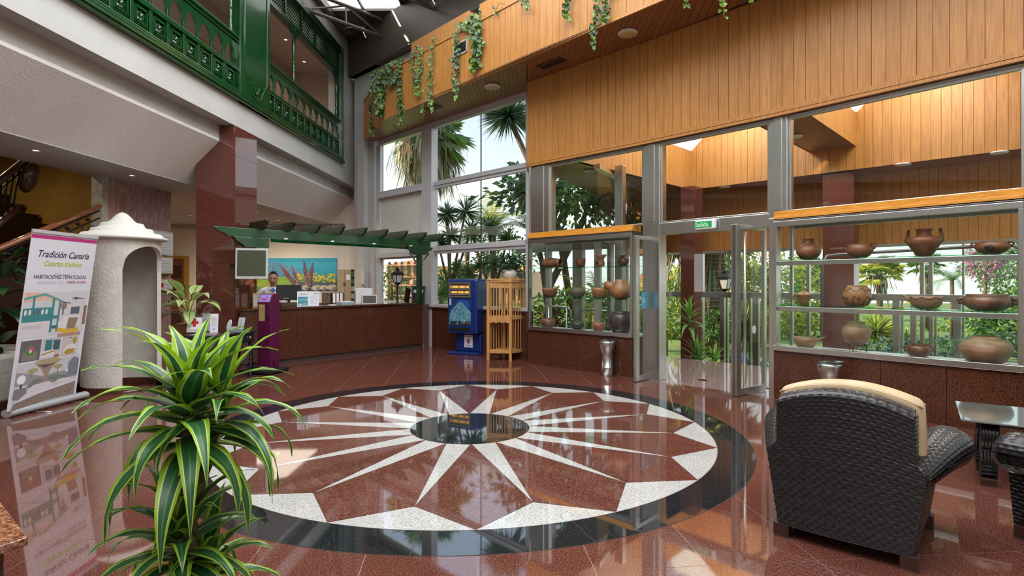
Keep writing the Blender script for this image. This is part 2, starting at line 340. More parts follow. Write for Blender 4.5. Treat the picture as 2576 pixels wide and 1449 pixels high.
cor = MB(); cor.slab((-7.75, -2.6), (-6.85, 17.6), .1, 4.95, 8.3); cor.box(-7.2, -4.8, 17.6, 17.7, 4.95, 8.3)
struct(cor.build('wall_corridor', MT['corridor wall']))
struct(MB().prism([(LX(-2.6, .3), -2.6, 8.2), (LX(17.6, .3), 17.6, 8.2), (-7.0, 17.6, 8.2), (-7.9, -2.6, 8.2)], (0, 0, .06)).build('ceiling_corridor', MT['corridor wall']))
bk = MB(); bk.box(-12.5, -4.75, 17.7, 17.85, 0, 5.0); bk.box(-5.28, -4.75, 17.55, 17.7, 0, 4.9); bk.box(-6.0, -5.26, 17.56, 17.7, 3.46, 4.9)
struct(bk.build('wall_reception', MT['cream wall']))
struct(MB().box(-12.6, -12.5, 11.3, 17.8, 0, 3.55).build('wall_hall_left', MT['cream wall']))
cm = MB()
for i, (a, b, c) in enumerate([(.0, .10, .05), (.0, .06, .09), (.0, .03, .13)]): cm.box(-12.4, -5.75, 17.7-b, 17.7, 3.45-c, 3.45)
struct(cm.build('trim_1', MT['white plaster']))
pl = MB(); pl.slab((-4.82, 17.6), (-4.66, 16.45), .3, 0, 7.75); pl.slab((-4.66, 16.45), (-3.9, 15.73), .25, 0, 8.7); pl.slab((-4.45, 16.15), (-4.18, 15.9), .25, 0, 5.6, off=-.06)
struct(pl.build('wall_corner', MT['white plaster']))
struct(MB().slab((-4.82, 16.35), (-3.75, 15.3), .5, 7.62, 8.12).build('trim_2', MT['white plaster'], bevel=.03))
# lobby enclosure behind the camera, plus an unseen outer shell added to shut out sun
rr = MB(); rr.box(-12.8, 9.2, -2.75, -2.6, 0, 9.1); rr.box(-12.8, -12.65, -2.6, 17.9, 0, 9.1); rr.box(-12.65, -5.0, 17.87, 18.0, 0, 9.1); rr.box(-12.65, -5.2, -2.6, 17.87, 9.0, 9.1); struct(rr.build('wall_rear', PW))
struct(MB().slab((-8.35, -2.6), (-8.35, 5.6), .15, 0, 3.5).build('wall_lower_left', MT['cream wall']))
# pink plaster wall, grey pillar, stair well
pk = struct(MB().prism([(-7.10, 9.75, 0), (-6.99, 11.41, 0), (-7.25, 11.41, 0), (-7.25, 9.75, 0)], (0, 0, 3.45)).build('wall_pink', MT['pink plaster']))
struct(MB().prism([(-7.27, 9.62, 0), (-7.085, 9.62, 0), (-7.075, 9.76, 0), (-7.27, 9.76, 0)], (0, 0, 3.45)).build('pillar', MT['grey rough plaster']))
sw = MB(); sw.box(-11.2, -11.1, 6.2, 11.4, 0, 5.2); sw.box(-11.1, -7.26, 11.15, 11.3, 0, 5.2)
struct(sw.build('wall_stair', MT['gold wall']))
struct(MB().box(-11.2, -8.35, 5.6, 5.7, 0, 5.2).build('wall_stair_side', MT['cream wall']))
struct(MB().box(-11.2, -7.45, 5.6, 11.4, 4.72, 4.8).build('ceiling_stair', MT['dark wood']))
# granite column
col = thing('granite_column', 'tall red granite clad column beside the reception counter, carrying the white beam', 'column', (-5.44, 10.6, 0))
cb = MB().prism([(-.33, -.39, 0), (.345, -.39, 0), (.385, .38, 0), (-.29, .38, 0)], (0, 0, 4.485)).build('core', MT['dark grout'], col)
zc = [0, .6, 1.28, 1.95, 2.62, 3.28, 3.93, 4.483]
for i in range(7):
    a, b = zc[i]+.002, zc[i+1]-.002
    MB().box(-.345, .352, -.41, -.391, a, b).build('granite_panel', COLG, col)
    MB().prism([(.347, -.391, a), (.364, -.391, a), (.403, .38, a), (.386, .38, a)], (0, 0, b-a)).build('granite_panel', COLG, col)
# ------------------------------------------------------------------ green balcony
GP, DG = MT['green paint'], MT['dark green paint']
bal = thing('wooden_balcony', 'green carved wooden balcony set into the white wall above reception', 'balcony', (LX(10), 10, 4.95), math.atan(-.0486)*1.0)
by = lambda Y: (Y-10)           # local y along the wall, local x = towards the lobby
def bb(x0, x1, y0, y1, zz0, zz1, name, m=GP, bev=.008): return MB().box(x0, x1, by(y0), by(y1), zz0-4.95, zz1-4.95).build(name, m, bal, bevel=bev)
m = MB()
for x1, a, b in ((.10, 4.95, 4.985), (.12, 4.99, 5.02), (.075, 5.025, 5.10), (.05, 5.10, 5.15)): m.box(-.12, x1, by(2.6), by(15.72), a-4.95, b-4.95)
m.build('sill', GP, bal, bevel=.006)
bb(-.15, .06, 2.6, 15.72, 8.03, 8.2, 'lintel', DG)
m = MB()
for s in (0, .05): m.box(-.05, .02+s, by(15.55+s), by(15.72), 0, 3.25)
m.build('frame_post', GP, bal, bevel=.008)
m = MB(); m.box(-.14, .07, by(10.28), by(11.42), 0, 3.25)
pilz = m.build('pilaster', GP, bal, bevel=.012)
m = MB()                     # raised moulding and carved flourish of the pilaster
yy0, yy1 = by(10.42), by(11.28)
pts = [(.075, yy0, 3.2), (.075, yy0, .62), (.075, yy0+.10, .50), (.075, yy0+.2, .34), (.075, yy0+.24, .27), (.075, (yy0+yy1)/2, .22), (.075, yy1-.24, .27), (.075, yy1-.2, .34), (.075, yy1-.10, .50), (.075, yy1, .62), (.075, yy1, 3.2)]
m.tube(pts, .014, 6)
for s in (-1, 1):
    c = (yy0+yy1)/2; m.tube([(.075, c, .30), (.078, c+s*.05, .36), (.078, c+s*.12, .46), (.076, c+s*.20, .48)], [.012, .018, .014, .004], 6)
m.build('carved_moulding', GP, pilz)
def turned(n, zz0, zz1, y, x=-.03, r=.045, name='turned_post'):
    H = zz1-zz0; pr = [(r*1.15, 0), (r*1.15, .03*H), (r*.6, .05*H), (r, .10*H), (r*.62, .14*H), (r*.9, .17*H), (r*.62, .2*H), (r*.95, .3*H), (r*.7, .36*H), (r*1.05, .38*H), (r*.7, .40*H), (r*.9, .6*H), (r*.72, .82*H), (r*1.05, .84*H), (r*.7, .87*H), (r*1.1, .9*H), (r*.7, .93*H), (r*1.1, .97*H), (r*1.1, H)]
    return MB().lathe(pr, 12, (x, by(y), zz0-4.95)).build(name, GP, bal)
for y in (5.6, 10.12, 12.73, 15.42): turned(0, 6.15, 7.4, y)
m = MB()
for y in (12.73,):
    m.prism([(-.05, by(y)-.28, 2.45), (-.05, by(y)-.10, 2.30), (-.05, by(y)-.05, 2.18), (-.05, by(y)+.05, 2.18), (-.05, by(y)+.10, 2.30), (-.05, by(y)+.28, 2.45)], (.06, 0, 0))
m.prism([(-.05, by(15.55), 2.45), (-.05, by(15.1), 2.45), (-.05, by(15.3), 2.28), (-.05, by(15.42), 2.1), (-.05, by(15.55), 2.05)], (.06, 0, 0))
m.build('bracket', DG, bal)
# lattice frieze
for ya, yb, nn in ((2.6, 10.28, 9), (11.42, 15.55, 5)):
    bb(-.14, .02, ya, yb, 7.38, 7.48, 'lattice_rail', DG)
    w = (yb-ya)/nn
    lat = MB()
    for i in range(nn+1): lat.box(-.08, .015, by(ya+i*w)-.02, by(ya+i*w)+.02, 2.5, 3.1)
    st = .075
    for q in range(int((yb-ya+.58)/st)):
        for sgn in (1, -1):
            a = ya-.55+q*st if sgn > 0 else ya+q*st
            y0_, y1_ = a, a+.55*sgn if sgn > 0 else a-.55
            za, zb = 2.5, 3.08
            ya2, yb2 = y0_, y1_
            lo, hi = (ya2, yb2)
            def clip(y): return min(max(y, ya), yb)
            t0 = (clip(lo)-lo)/(hi-lo); t1 = (clip(hi)-lo)/(hi-lo)
            if abs(t1-t0) < .05: continue
            A = Vector((-.04+.012*sgn, by(clip(lo)), za+(zb-za)*t0)); B = Vector((-.04+.012*sgn, by(clip(hi)), za+(zb-za)*t1))
            lat.tube([A, B], .009, 4, cap=False, smooth=False)
    stuff(lat.build('lattice', DG, bal))
# balustrade: carved panels, arcade, handrail
fl_mesh = None
for ya, yb in ((2.75, 10.28), (11.42, 15.55)):
    bb(-.08, .0, ya, yb, 5.15, 5.19, 'panel_rail'); bb(-.09, .01, ya, yb, 5.52, 5.60, 'panel_rail')
    m = MB()
    for x0, x1, a, b in ((-.10, .05, 6.10, 6.15), (-.07, .02, 6.05, 6.10)): m.box(x0, x1, by(ya), by(yb), a-4.95, b-4.95)
    m.build('handrail', GP, bal, bevel=.008)
    n = round((yb-ya)/.385); w = (yb-ya)/n
    back = MB().box(-.07, -.045, by(ya), by(yb), .2, .6).build('panel_board', GP, bal)
    for i in range(n):
        y0_ = by(ya+i*w); c = y0_+w/2
        if fl_mesh is None:
            f = MB()          # moulded square with carved flower, local centre 0
            for a, b, d in ((.135, .105, .03), (.112, .085, .042)):
                for (p0, p1, q0, q1) in ((-a, a, a-.02, a), (-a, a, -a, -a+.02), (-a, -a+.02, -a, a), (a-.02, a, -a, a)): f.box(-.045, -.045+d, p0, p1, q0, q1)
            for t in range(8):
                w_ = math.pi*t/4+math.pi/8*0
                R = Matrix.Translation((-.036, 0, 0)) @ Matrix.Rotation(w_, 4, 'X')
                f.add([R @ Vector(p) for p in ((0, 0, .008), (.004, .026, .055), (.026, 0, .055), (.004, -.026, .055), (.004, 0, .092))], [(0, 1, 2), (0, 2, 3), (1, 4, 2), (2, 4, 3)])
            f.ell((-.03, 0, 0), (.016, .016, .016), 8)
            fl_mesh = f.build('carved_panel', GP, bal); fl_mesh.matrix_local = Matrix.Translation((0, c, .40))
        else: inst(fl_mesh, 'carved_panel', bal, Matrix.Translation((0, c, .40)))
        MB().box(-.08, -.005, y0_-.035, y0_+.035, .22, .60).build('stile', GP, bal, bevel=.004)
        # arch between thin posts
    for i in range(n):
        y0_ = by(ya+i*w)
        h = MB(); r = w/2-.045; K = 8; top = 1.10
        zc_ = .80
        poly = [(-.055, y0_, top), (-.055, y0_, zc_-.02), (-.055, y0_+.028, zc_-.02)]+[(-.055, y0_+w/2-r*1.08*math.cos(math.pi*t/K), zc_+r*1.35*math.sin(math.pi*t/K)) for t in range(0, K+1)]+[(-.055, y0_+w-.028, zc_-.02), (-.055, y0_+w, zc_-.02), (-.055, y0_+w, top)]
        h.prism(poly[::-1], (.045, 0, 0)); h.build('arch', GP, bal)
        MB().box(-.055, -.01, y0_-.022, y0_+.022, .60, zc_-.02).build('baluster', GP, bal, bevel=.004)
# ------------------------------------------------------------------ facade: wood wall, planter fascia, soffit
WP = MT['wood plank']
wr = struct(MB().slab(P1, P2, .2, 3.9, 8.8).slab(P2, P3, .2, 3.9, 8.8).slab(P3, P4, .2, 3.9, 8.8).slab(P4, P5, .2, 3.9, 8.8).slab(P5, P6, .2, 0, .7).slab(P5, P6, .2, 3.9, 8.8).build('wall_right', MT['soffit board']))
for p, q in ((P1, P2), (P2, P3), (P3, P4), (P4, P5)): planks(wr, p, q, 3.98, 5.57, .155, WP)
m = MB()
for p, q in ((P1, P2), (P2, P3), (P3, P4), (P4, P5)):
    m.slab(p, q, .03, 3.93, 3.99, off=-.035); m.slab(p, q, .05, 3.885, 3.925, off=-.03)
m.build('trim_3', WP, wr)
wd = struct(MB().slab(P1, (.34, 11.6), .05, 3.9, 5.57).build('wall_return', WP)) if False else None
wside = struct(MB().prism([(.28, 11.0, 3.9), (.32, 11.0, 3.9), (.36, 11.6, 3.9), (.32, 11.6, 3.9)], (0, 0, 1.67)).build('wall_return', MT['soffit board']))
# upper wall above the window
struct(MB().slab((-4.1, 15.93), WB, .2, 5.6, 8.8).build('wall_window_upper', PW))
fs = struct(MB().slab(E1, E2, .12, 5.585, 6.68).slab(E2, E4, .12, 5.585, 6.68).slab(E4, E5, .12, 5.585, 6.68).build('fascia', MT['soffit board']))
for p, q in ((E1, E2), (E2, E4), (E4, E5)): planks(fs, p, q, 5.57, 6.66, .15, WP)
m = MB()
for p, q in ((E1, E2), (E2, E4), (E4, E5)): m.slab(p, q, .05, 6.655, 6.70, off=-.03); m.slab(p, q, .03, 5.555, 5.60, off=-.022)
m.build('trim_4', WP, fs)
led = MB(); led.slab(E1, E2, .9, 6.55, 6.6, off=.1); led.slab(E2, E5, .85, 6.55, 6.6, off=.1); struct(led.build('planter_ledge', MT['soffit board']))
def off(p, q, o):
    dx, dy = q[0]-p[0], q[1]-p[1]; l = math.hypot(dx, dy); return (-dy/l*o, dx/l*o)
def onE(t, o=.0):
    x, y = lerp(E2, E5, t); n = off(E2, E5, o); return (x+n[0], y+n[1])
# rear tier of planter boxes
def ftE(u):                                   # fraction along E2-E5 where pixel column u meets the fascia
    x, y = onl(u, E2, E5); return (x-E2[0])/(E5[0]-E2[0])
tiers = [(ftE(1000)+.01, ftE(1130)+.02), (ftE(1150)+.025, .62), (.64, .80)]
for i, (a, b) in enumerate(tiers):
    t = thing('planter_box', ['wood clad planter box on the ledge nearest the white corner', 'long wood clad planter box on the ledge right of the gap', 'wood clad planter box on the ledge at the far right'][i], 'planter', (*onE((a+b)/2, .3), 6.6))
    p, q = onE(a, .28), onE(b, .28); c = t.location
    MB().slab((p[0]-c.x, p[1]-c.y), (q[0]-c.x, q[1]-c.y), .35, 0, .66).build('box', WP, t)
    MB().slab((p[0]-c.x, p[1]-c.y), (q[0]-c.x, q[1]-c.y), .3, .64, .67, off=.02).build('soil', MT['dark grout'], t)
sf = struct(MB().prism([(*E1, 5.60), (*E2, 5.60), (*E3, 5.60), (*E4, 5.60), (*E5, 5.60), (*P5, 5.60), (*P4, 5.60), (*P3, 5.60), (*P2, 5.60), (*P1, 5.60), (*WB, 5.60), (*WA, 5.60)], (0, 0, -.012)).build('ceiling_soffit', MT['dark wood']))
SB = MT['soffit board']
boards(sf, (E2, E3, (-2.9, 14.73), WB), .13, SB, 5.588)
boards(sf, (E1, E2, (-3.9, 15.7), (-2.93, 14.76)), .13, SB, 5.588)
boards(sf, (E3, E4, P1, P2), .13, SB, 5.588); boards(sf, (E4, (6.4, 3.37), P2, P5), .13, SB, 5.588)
# soffit lamps and vents
for i, (u, v) in enumerate(((1579, 81), (1239, 216))):
    D = F_*3.97/(V0-v); p = at(u, v, D)
    t = thing('ceiling_lamp', ['round opal ceiling lamp in the brown soffit over the long wood wall', 'round opal ceiling lamp in the soffit over the tall window'][i], 'lamp', (p.x, p.y, 5.57))
    MB().lathe([(.15, 0), (.16, -.015), (.15, -.03), (.13, -.034)], 28).build('rim', MT['white'], t)
    MB().lathe([(.13, -.03), (.10, -.045), (.001, -.05)], 28).build('diffuser', mat('opal %d' % i, (.62, .50, .25), .4), t)
def vent(u0, v0, label, w=.55, d=.2, ang=-.8):
    D = F_*3.97/(V0-v0); p = at(u0, v0, D)
    t = thing('ceiling_vent', label, 'vent', (p.x, p.y, 5.57), ang); m = MB()
    for a in ((-w/2, w/2, -d/2, -d/2+.02), (-w/2, w/2, d/2-.02, d/2), (-w/2, -w/2+.02, -d/2, d/2), (w/2-.02, w/2, -d/2, d/2)): m.box(*a, -.02, 0)
    m.build('frame', MT['roof steel'], t); m = MB()
    for i in range(6): m.box(-w/2+.02, w/2-.02, -d/2+.025+i*(d-.04)/6, -d/2+.035+i*(d-.04)/6, -.018, 0)
    m.build('louvre', MT['dark steel'], t)
vent(1387, 159, 'grey slotted vent in the brown soffit above the wood wall'); vent(1090, 272, 'small dark vent in the soffit above the window mullion', .42, .2)
def wvent(u, v, e0, e1, label):
    x, y = onl(u, e0, e1); an = math.atan2(e1[1]-e0[1], e1[0]-e0[0]); t = thing('wall_vent', label, 'vent', (x, y, zat(v, y)), an); m = MB()
    for a in ((-.22, .22, -.13, -.105), (-.22, .22, .105, .13), (-.22, -.2, -.13, .13), (.2, .22, -.13, .13)): m.box(a[0], a[1], -.035, -.014, a[2], a[3])
    m.build('frame', MT['white aluminium'], t); MB().box(-.2, .2, -.018, -.012, -.11, .11).build('backing', MT['black'], t)
    for i in range(7): MB().box(-.2, .2, -.032, -.014, -.10+i*.031, -.09+i*.031).build('slat', MT['roof steel'], t)
wvent(1160, 123, E2, E4, 'white framed slatted vent on the wood fascia behind the vines'); wvent(965, 226, E1, E2, 'small slatted vent on the short angled end of the fascia')
# ------------------------------------------------------------------ tall white window at the left
AL, GL = MT['white aluminium'], MT['window glass']
win = struct(MB().slab(WA, WB, .12, 5.44, 5.59).build('window_1', AL))
def wseg(u0, u1): return onl(u0, WA, WB), onl(u1, WA, WB)
def wm(p, q, a, b, t=.12, o=0.0, name='mullion', m=AL): return MB().slab(p, q, t, a, b, off=o).build(name, m, win, bevel=.006)
a, b = wseg(946, 956); wm(a, b, 1.0, 5.44); a, b = wseg(1065, 1090); wm(a, b, 0, 5.44, .2, -.06); a, b = wseg(1322, 1330); wm(a, b, 1.0, 5.44)
L0, L1 = wseg(956, 1065); Rr0, Rr1 = wseg(1090, 1326)
for (p, q, zz, h) in ((L0, L1, 4.08, .10), (L0, L1, 2.36, .10), (Rr0, Rr1, 4.05, .10), (Rr0, Rr1, 2.44, .12)):
    wm(p, q, zz-h/2, zz+h/2, .12, 0, 'transom'); wm(p, q, zz-h/2-.07, zz-h/2, .07, .03, 'transom')
wm(L0, L1, 2.28, 2.42, .10, -.09, 'transom'); wm(L0, L1, 3.93, 4.03, .10, -.09, 'transom')
wm(L0, L1, 1.0, 1.07, .16, -.02, 'sill'); wm(Rr0, Rr1, 1.0, 1.07, .16, -.02, 'sill')
for p, q, zz in ((L0, L1, (1.07, 2.31, 4.13, 5.44)), (Rr0, Rr1, (1.07, 2.5, 4.1, 5.44))):
    for i in range(3):
        a, b = zz[i], zz[i+1]
        if zz[1] == 2.31 and i == 1: continue
        MB().slab(p, q, .008, a, b, off=.07).build('pane', GL, win)
mm = MB(); xy = onl(1204, WA, WB); mm.slab(onl(1203, WA, WB), onl(1205, WA, WB), .012, 1.07, 5.44, off=.068); mm.build('glazing_joint', MT['rubber'], win)
bl = tag(MB().slab(L0, L1, .02, 2.42, 3.95, off=.03).build('roller_blind', MT['blind']), 'pale green white roller blind covering the middle left window pane', 'blind')
# granite base wall beneath the window
wb = struct(MB().slab((-4.5, 16.2), WB, .18, 0, 1.0, off=.02).build('wall_base_window', MT['dark grout']))
def panels(parent, p, q, z0_, z1_, w=.62, material=None, o=0.0, th=.02):
    l = math.hypot(q[0]-p[0], q[1]-p[1]); k = max(1, round(l/w))
    for i in range(k):
        MB().slab(lerp(p, q, (i+.004)/k), lerp(p, q, (i+.996)/k), th, z0_, z1_, off=o).build('granite_panel', material or PED, parent)
panels(wb, (-4.5, 16.2), WB, .0, .97); MB().slab((-4.5, 16.2), WB, .26, .972, 1.0, off=-.05).build('granite_sill', PED, wb)
# ------------------------------------------------------------------ facade: pedestal, posts, upper glazing
ST = MT['steel']; DS = MT['dark steel']
ZS, ZT = .70, 2.43
A0, A1 = P1, onl(1591, P1, P2); C0, C1 = onl(1946, P2, (P3[0]+.0, P3[1])), P4
C0 = onl(1946, P3, P4)
pb = struct(MB().slab(A0, A1, .68, 0, ZS-.03, off=.02).slab(C0, P4, .68, 0, ZS-.03, off=.02).slab(P4, P5, .68, 0, ZS-.03, off=.02).build('wall_base_facade', MT['dark grout']))
panels(pb, A0, A1, .0, ZS-.03, .55); panels(pb, C0, P4, 0, ZS-.03, .62); panels(pb, P4, P5, 0, ZS-.03, .62)
MB().slab(A1, lerp(A1, P2, .01), .6, 0, ZS-.03, off=.03).build('granite_panel', PED, pb)
def rectframe(parent, p, q, z0_, z1_, t, o, wf, name, m):
    """four frame members of a rectangle standing on line p-q"""
    l = math.hypot(q[0]-p[0], q[1]-p[1]); f = wf/l
    MB().slab(p, lerp(p, q, f), t, z0_, z1_, off=o).build(name, m, parent, bevel=.004); MB().slab(lerp(p, q, 1-f), q, t, z0_, z1_, off=o).build(name, m, parent, bevel=.004)
    MB().slab(lerp(p, q, f), lerp(p, q, 1-f), t, z0_, z0_+wf, off=o).build(name, m, parent, bevel=.004); MB().slab(lerp(p, q, f), lerp(p, q, 1-f), t, z1_-wf, z1_, off=o).build(name, m, parent, bevel=.004)
# upper windows 2,3,4 ; posts
posts = [(onl(1331, P1, P2), onl(1376, P1, P2)), (onl(1612, P1, P2), onl(1654, P2, P3)), (onl(1930, P2, P3), onl(1976, P3, P4)), (P4, lerp(P4, P5, .06))]
ZB = [ZT+.0, 0, 0, ZT]
for i, (p, q) in enumerate(posts):
    pm = MB().slab(p, q, .22, 2.5 if i != 1 else 0, 3.9, off=.05)
    if i == 2: pm.slab(p, onl(1945, P2, P3), .22, 0, 2.5, off=.05)
    t = struct(pm.build('post', ST, bevel=.006))
    MB().slab(lerp(p, q, .3), lerp(p, q, .72), .02, 2.6, 3.9, off=.035).build('cover_strip', ST, t, bevel=.004)
for i, (p, q, zb) in enumerate(((posts[0][1], posts[1][0], 2.56), (posts[1][1], posts[2][0], 2.56), (posts[2][1], posts[3][0], 2.56), (posts[3][1], P5, 2.56))):
    w = struct(MB().slab(p, q, .1, 3.865, 3.89, off=.05).build('window_%d' % (i+2), ST, bevel=.004))
    rectframe(w, p, q, zb, 3.865, .05, .09, .035, 'frame', ST); MB().slab(p, q, .008, zb+.03, 3.84, off=.11).build('pane', GL, w)
w = struct(MB().slab(P5, P6, .12, 2.5, 2.6, off=.04).build('window_9', ST))  # unseen glazing added past the view so sky light fills the lobby
for i in range(5): MB().slab(lerp(P5, P6, i/4*.98), lerp(P5, P6, i/4*.98+.02), .14, .7, 3.9, off=.03).build('mullion', ST, w)
MB().slab(P5, P6, .008, .7, 3.9, off=.1).build('pane', GL, w)
# door header
hd = struct(MB().slab(posts[1][1], posts[2][0], .16, 2.38, 2.57, off=.07).build('door_header', ST, bevel=.006))
# display cases
def case(name, label, p, q, units, dpt=.50, rails=True):
    c = Vector(((p[0]+q[0])/2, (p[1]+q[1])/2, ZS-.03)); t = thing(name, label, 'display case', c)
    lp = (p[0]-c.x, p[1]-c.y); lq = (q[0]-c.x, q[1]-c.y); z = ZS-.03
    def sb(a, b, th, z0_, z1_, o, nm, m, bev=.004): return MB().slab(lerp(lp, lq, a), lerp(lp, lq, b), th, z0_-z, z1_-z, off=o).build(nm, m, t, bevel=bev)
    l = math.hypot(q[0]-p[0], q[1]-p[1]); f = .045/l
    sb(0, 1, .09, ZS-.03, ZS+.04, -.03, 'sill_rail', ST); sb(0, 1, .07, ZT-.06, ZT+.01, -.02, 'top_rail', ST)
    sb(0, 1, .54, ZS-.03, ZS, .06, 'base_plate', MT['white aluminium'])
    for a in (0, 1-f): sb(a, a+f, .06, ZS+.04, ZT-.06, -.015, 'corner_post', ST); sb(a, a+f, .05, ZS, ZT, dpt+.0, 'corner_post', ST)
    sb(0, 1, .05, ZT-.06, ZT+.01, dpt, 'top_rail', ST); sb(0, 1, .58, ZT+.012, ZT+.03, -.02, 'top_plate', DS)
    sb(f, 1-f, .006, ZS+.04, ZT-.06, .0, 'front_pane', GL, 0); sb(f, 1-f, .006, ZS, ZT-.06, dpt+.03, 'rear_pane', GL, 0)
    n = off(lp, lq, 1.0)
    for e in (0, 1):
        b0 = lerp(lp, lq, e); m_ = MB().prism([(b0[0]+n[0]*.06, b0[1]+n[1]*.06, ZS-z), (b0[0]+n[0]*dpt, b0[1]+n[1]*dpt, ZS-z), (b0[0]+n[0]*dpt, b0[1]+n[1]*dpt, ZT-.06-z), (b0[0]+n[0]*.06, b0[1]+n[1]*.06, ZT-.06-z)], ((-1)**e*(lq[0]-lp[0])/l*.006, (-1)**e*(lq[1]-lp[1])/l*.006, 0)).build('side_pane', GL, t)
    for zz in units:
        sb(f, 1-f, .42, zz-.012, zz, .04, 'glass_shelf', MT['shelf glass'], 0)
        if rails: sb(f, 1-f, .025, zz-.075, zz-.014, .02, 'shelf_rail', ST)
    sb(-.0, 1.0, .30, ZT+.04, ZT+.075, -.02, 'wood_ledge', MT['orange trim']); sb(-.0, 1.0, .26, ZT+.075, ZT+.15, .01, 'wood_ledge', MT['orange trim'])
    return t
case('display_case', 'glazed display case of clay pots left of the open entrance door', A0, A1, (1.89, 1.31), rails=False)
case('display_case', 'long glazed display case of clay pots right of the entrance behind the armchair', C0, (P4[0], P4[1]), (1.91, 1.29))
case('display_case', 'glazed display case beyond the right edge of the view', (P4[0]+.02, P4[1]-.02), P5, (1.91, 1.29))
# ------------------------------------------------------------------ vestibule beyond the door
vf = struct(MB().prism([tuple(vp(-1.25, .55, -.012)), tuple(vp(3.6, .62, -.012)), tuple(vp(3.6, 2.85, -.012)), tuple(vp(-1.25, 2.82, -.012))], (0, 0, -.9)).build('floor_landing', MT['dark grout']))
for i in range(8):
    for j in range(4):
        a0, b0 = -1.25+i*.606, .56+j*.57
        MB().prism([tuple(vp(a0, b0, -.012)), tuple(vp(a0+.602, b0, -.012)), tuple(vp(a0+.602, b0+.566, -.012)), tuple(vp(a0, b0+.566, -.012))], (0, 0, .012)).build('tile', GRYG, vf)
MB().prism([tuple(vp(-.9, -.02, -.004)), tuple(vp(2.3, -.02, -.004)), tuple(vp(2.3, .56, -.004)), tuple(vp(-.9, .56, -.004))], (0, 0, .0042)).build('threshold', GRYG, vf)
m = MB()
for i in range(4): m.prism([tuple(vp(-1.25, 2.82+i*.3, -.9)), tuple(vp(3.6, 2.85+i*.3, -.9)), tuple(vp(3.6, 3.16+i*.3, -.9)), tuple(vp(-1.25, 3.13+i*.3, -.9))], (0, 0, .73-.17*i))
struct(m.build('floor_steps', GRYG))
struct(MB().prism([tuple(vp(-4, .3, -.95)), tuple(vp(8.6, .3, -.95)), tuple(vp(8.6, 6.2, -.95)), tuple(vp(-4, 6.2, -.95))], (0, 0, .06)).build('floor_vestibule', GRYG))
SKY = mat('milk white skylight', (.8, .84, .86), .5); nt = SKY.node_tree; tl = nt.nodes.new('ShaderNodeBsdfTranslucent'); tl.inputs[0].default_value = (.95, .97, 1, 1); mx = nt.nodes.new('ShaderNodeMixShader'); mx.inputs[0].default_value = .85
nt.links.new(nt.nodes['Principled BSDF'].outputs[0], mx.inputs[1]); nt.links.new(tl.outputs[0], mx.inputs[2]); nt.links.new(mx.outputs[0], nt.nodes['Material Output'].inputs[0])
# ceiling: soffit strip, coffers with skylights, cross beams
FB, BB_ = 5.8, 4.79
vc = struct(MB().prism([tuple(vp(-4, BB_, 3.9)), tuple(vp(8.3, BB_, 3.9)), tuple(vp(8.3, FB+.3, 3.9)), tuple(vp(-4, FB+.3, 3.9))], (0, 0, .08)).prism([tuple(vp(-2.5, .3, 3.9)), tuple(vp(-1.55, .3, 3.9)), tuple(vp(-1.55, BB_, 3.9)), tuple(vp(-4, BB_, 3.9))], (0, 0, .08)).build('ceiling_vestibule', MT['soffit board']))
cw = struct(MB().slab(v2(-1.5, BB_), v2(8.3, BB_), .1, 3.9, 6.6, off=.015).slab(v2(-1.5, .22), v2(-1.5, BB_), .1, 3.9, 4.85, off=.015).build('wall_coffer', MT['soffit board']))
planks(cw, v2(-1.5, BB_), v2(8.2, BB_), 3.89, 6.6, .155, WP); planks(cw, v2(-1.5, .25), v2(-1.5, BB_), 3.89, 4.85, .155, WP)
for a0 in (1.22, 4.73):
    t = struct(MB().prism([tuple(vp(a0, .22, 4.37)), tuple(vp(a0+.8, .22, 4.37)), tuple(vp(a0+.8, BB_, 4.37)), tuple(vp(a0, BB_, 4.37))], (0, 0, .62)).build('ceiling_beam', MT['soffit board']))
    planks(t, v2(a0, .25), v2(a0, BB_), 4.36, 5.05, .155, WP, off=.03, th=.014); planks(t, v2(a0+.8, BB_), v2(a0+.8, .25), 4.36, 5.05, .155, WP, off=.03)
m = MB(); edges = [-1.5, 1.22, 2.02, 4.73, 5.53, 8.25]
for i in range(0, 6, 2):
    a, b = edges[i], edges[i+1]; c = (a+b)/2; h = (c-a)*.9; zb = 4.82 if i == 0 else 5.0
    for (x0, z0_, x1, z1_) in ((a, zb, c, zb+h), (c, zb+h, b, zb)):
        for k in range(4):
            b0, b1 = .2+k*1.15, .2+(k+.97)*1.15
            m.prism([tuple(vp(x0, b0, z0_)), tuple(vp(x1, b0, z1_)), tuple(vp(x1, b1, z1_)), tuple(vp(x0, b1, z0_))], (0, 0, .02))
struct(m.build('ceiling_skylight', SKY))
for i, (u, v) in enumerate(((2272, 412), (2514, 382), (1823, 469), (1483, 429), (2000, 342))):
    z = 4.36 if i == 4 else 3.895; D = F_*(z-1.6)/(V0-v); p = at(u, v, D)
    t = thing('downlight', ['round white downlight in the far porch soffit above the fat jug', 'round white downlight in the far porch soffit near the right edge', 'round white downlight above the entrance exit sign', 'round white downlight over the left display case', 'round white downlight under the porch cross beam'][i], 'lamp', (p.x, p.y, z))
    MB().lathe([(.13, 0), (.135, -.02), (.11, -.03), (.001, -.032)], 20).build('disc', MT['white'], t)
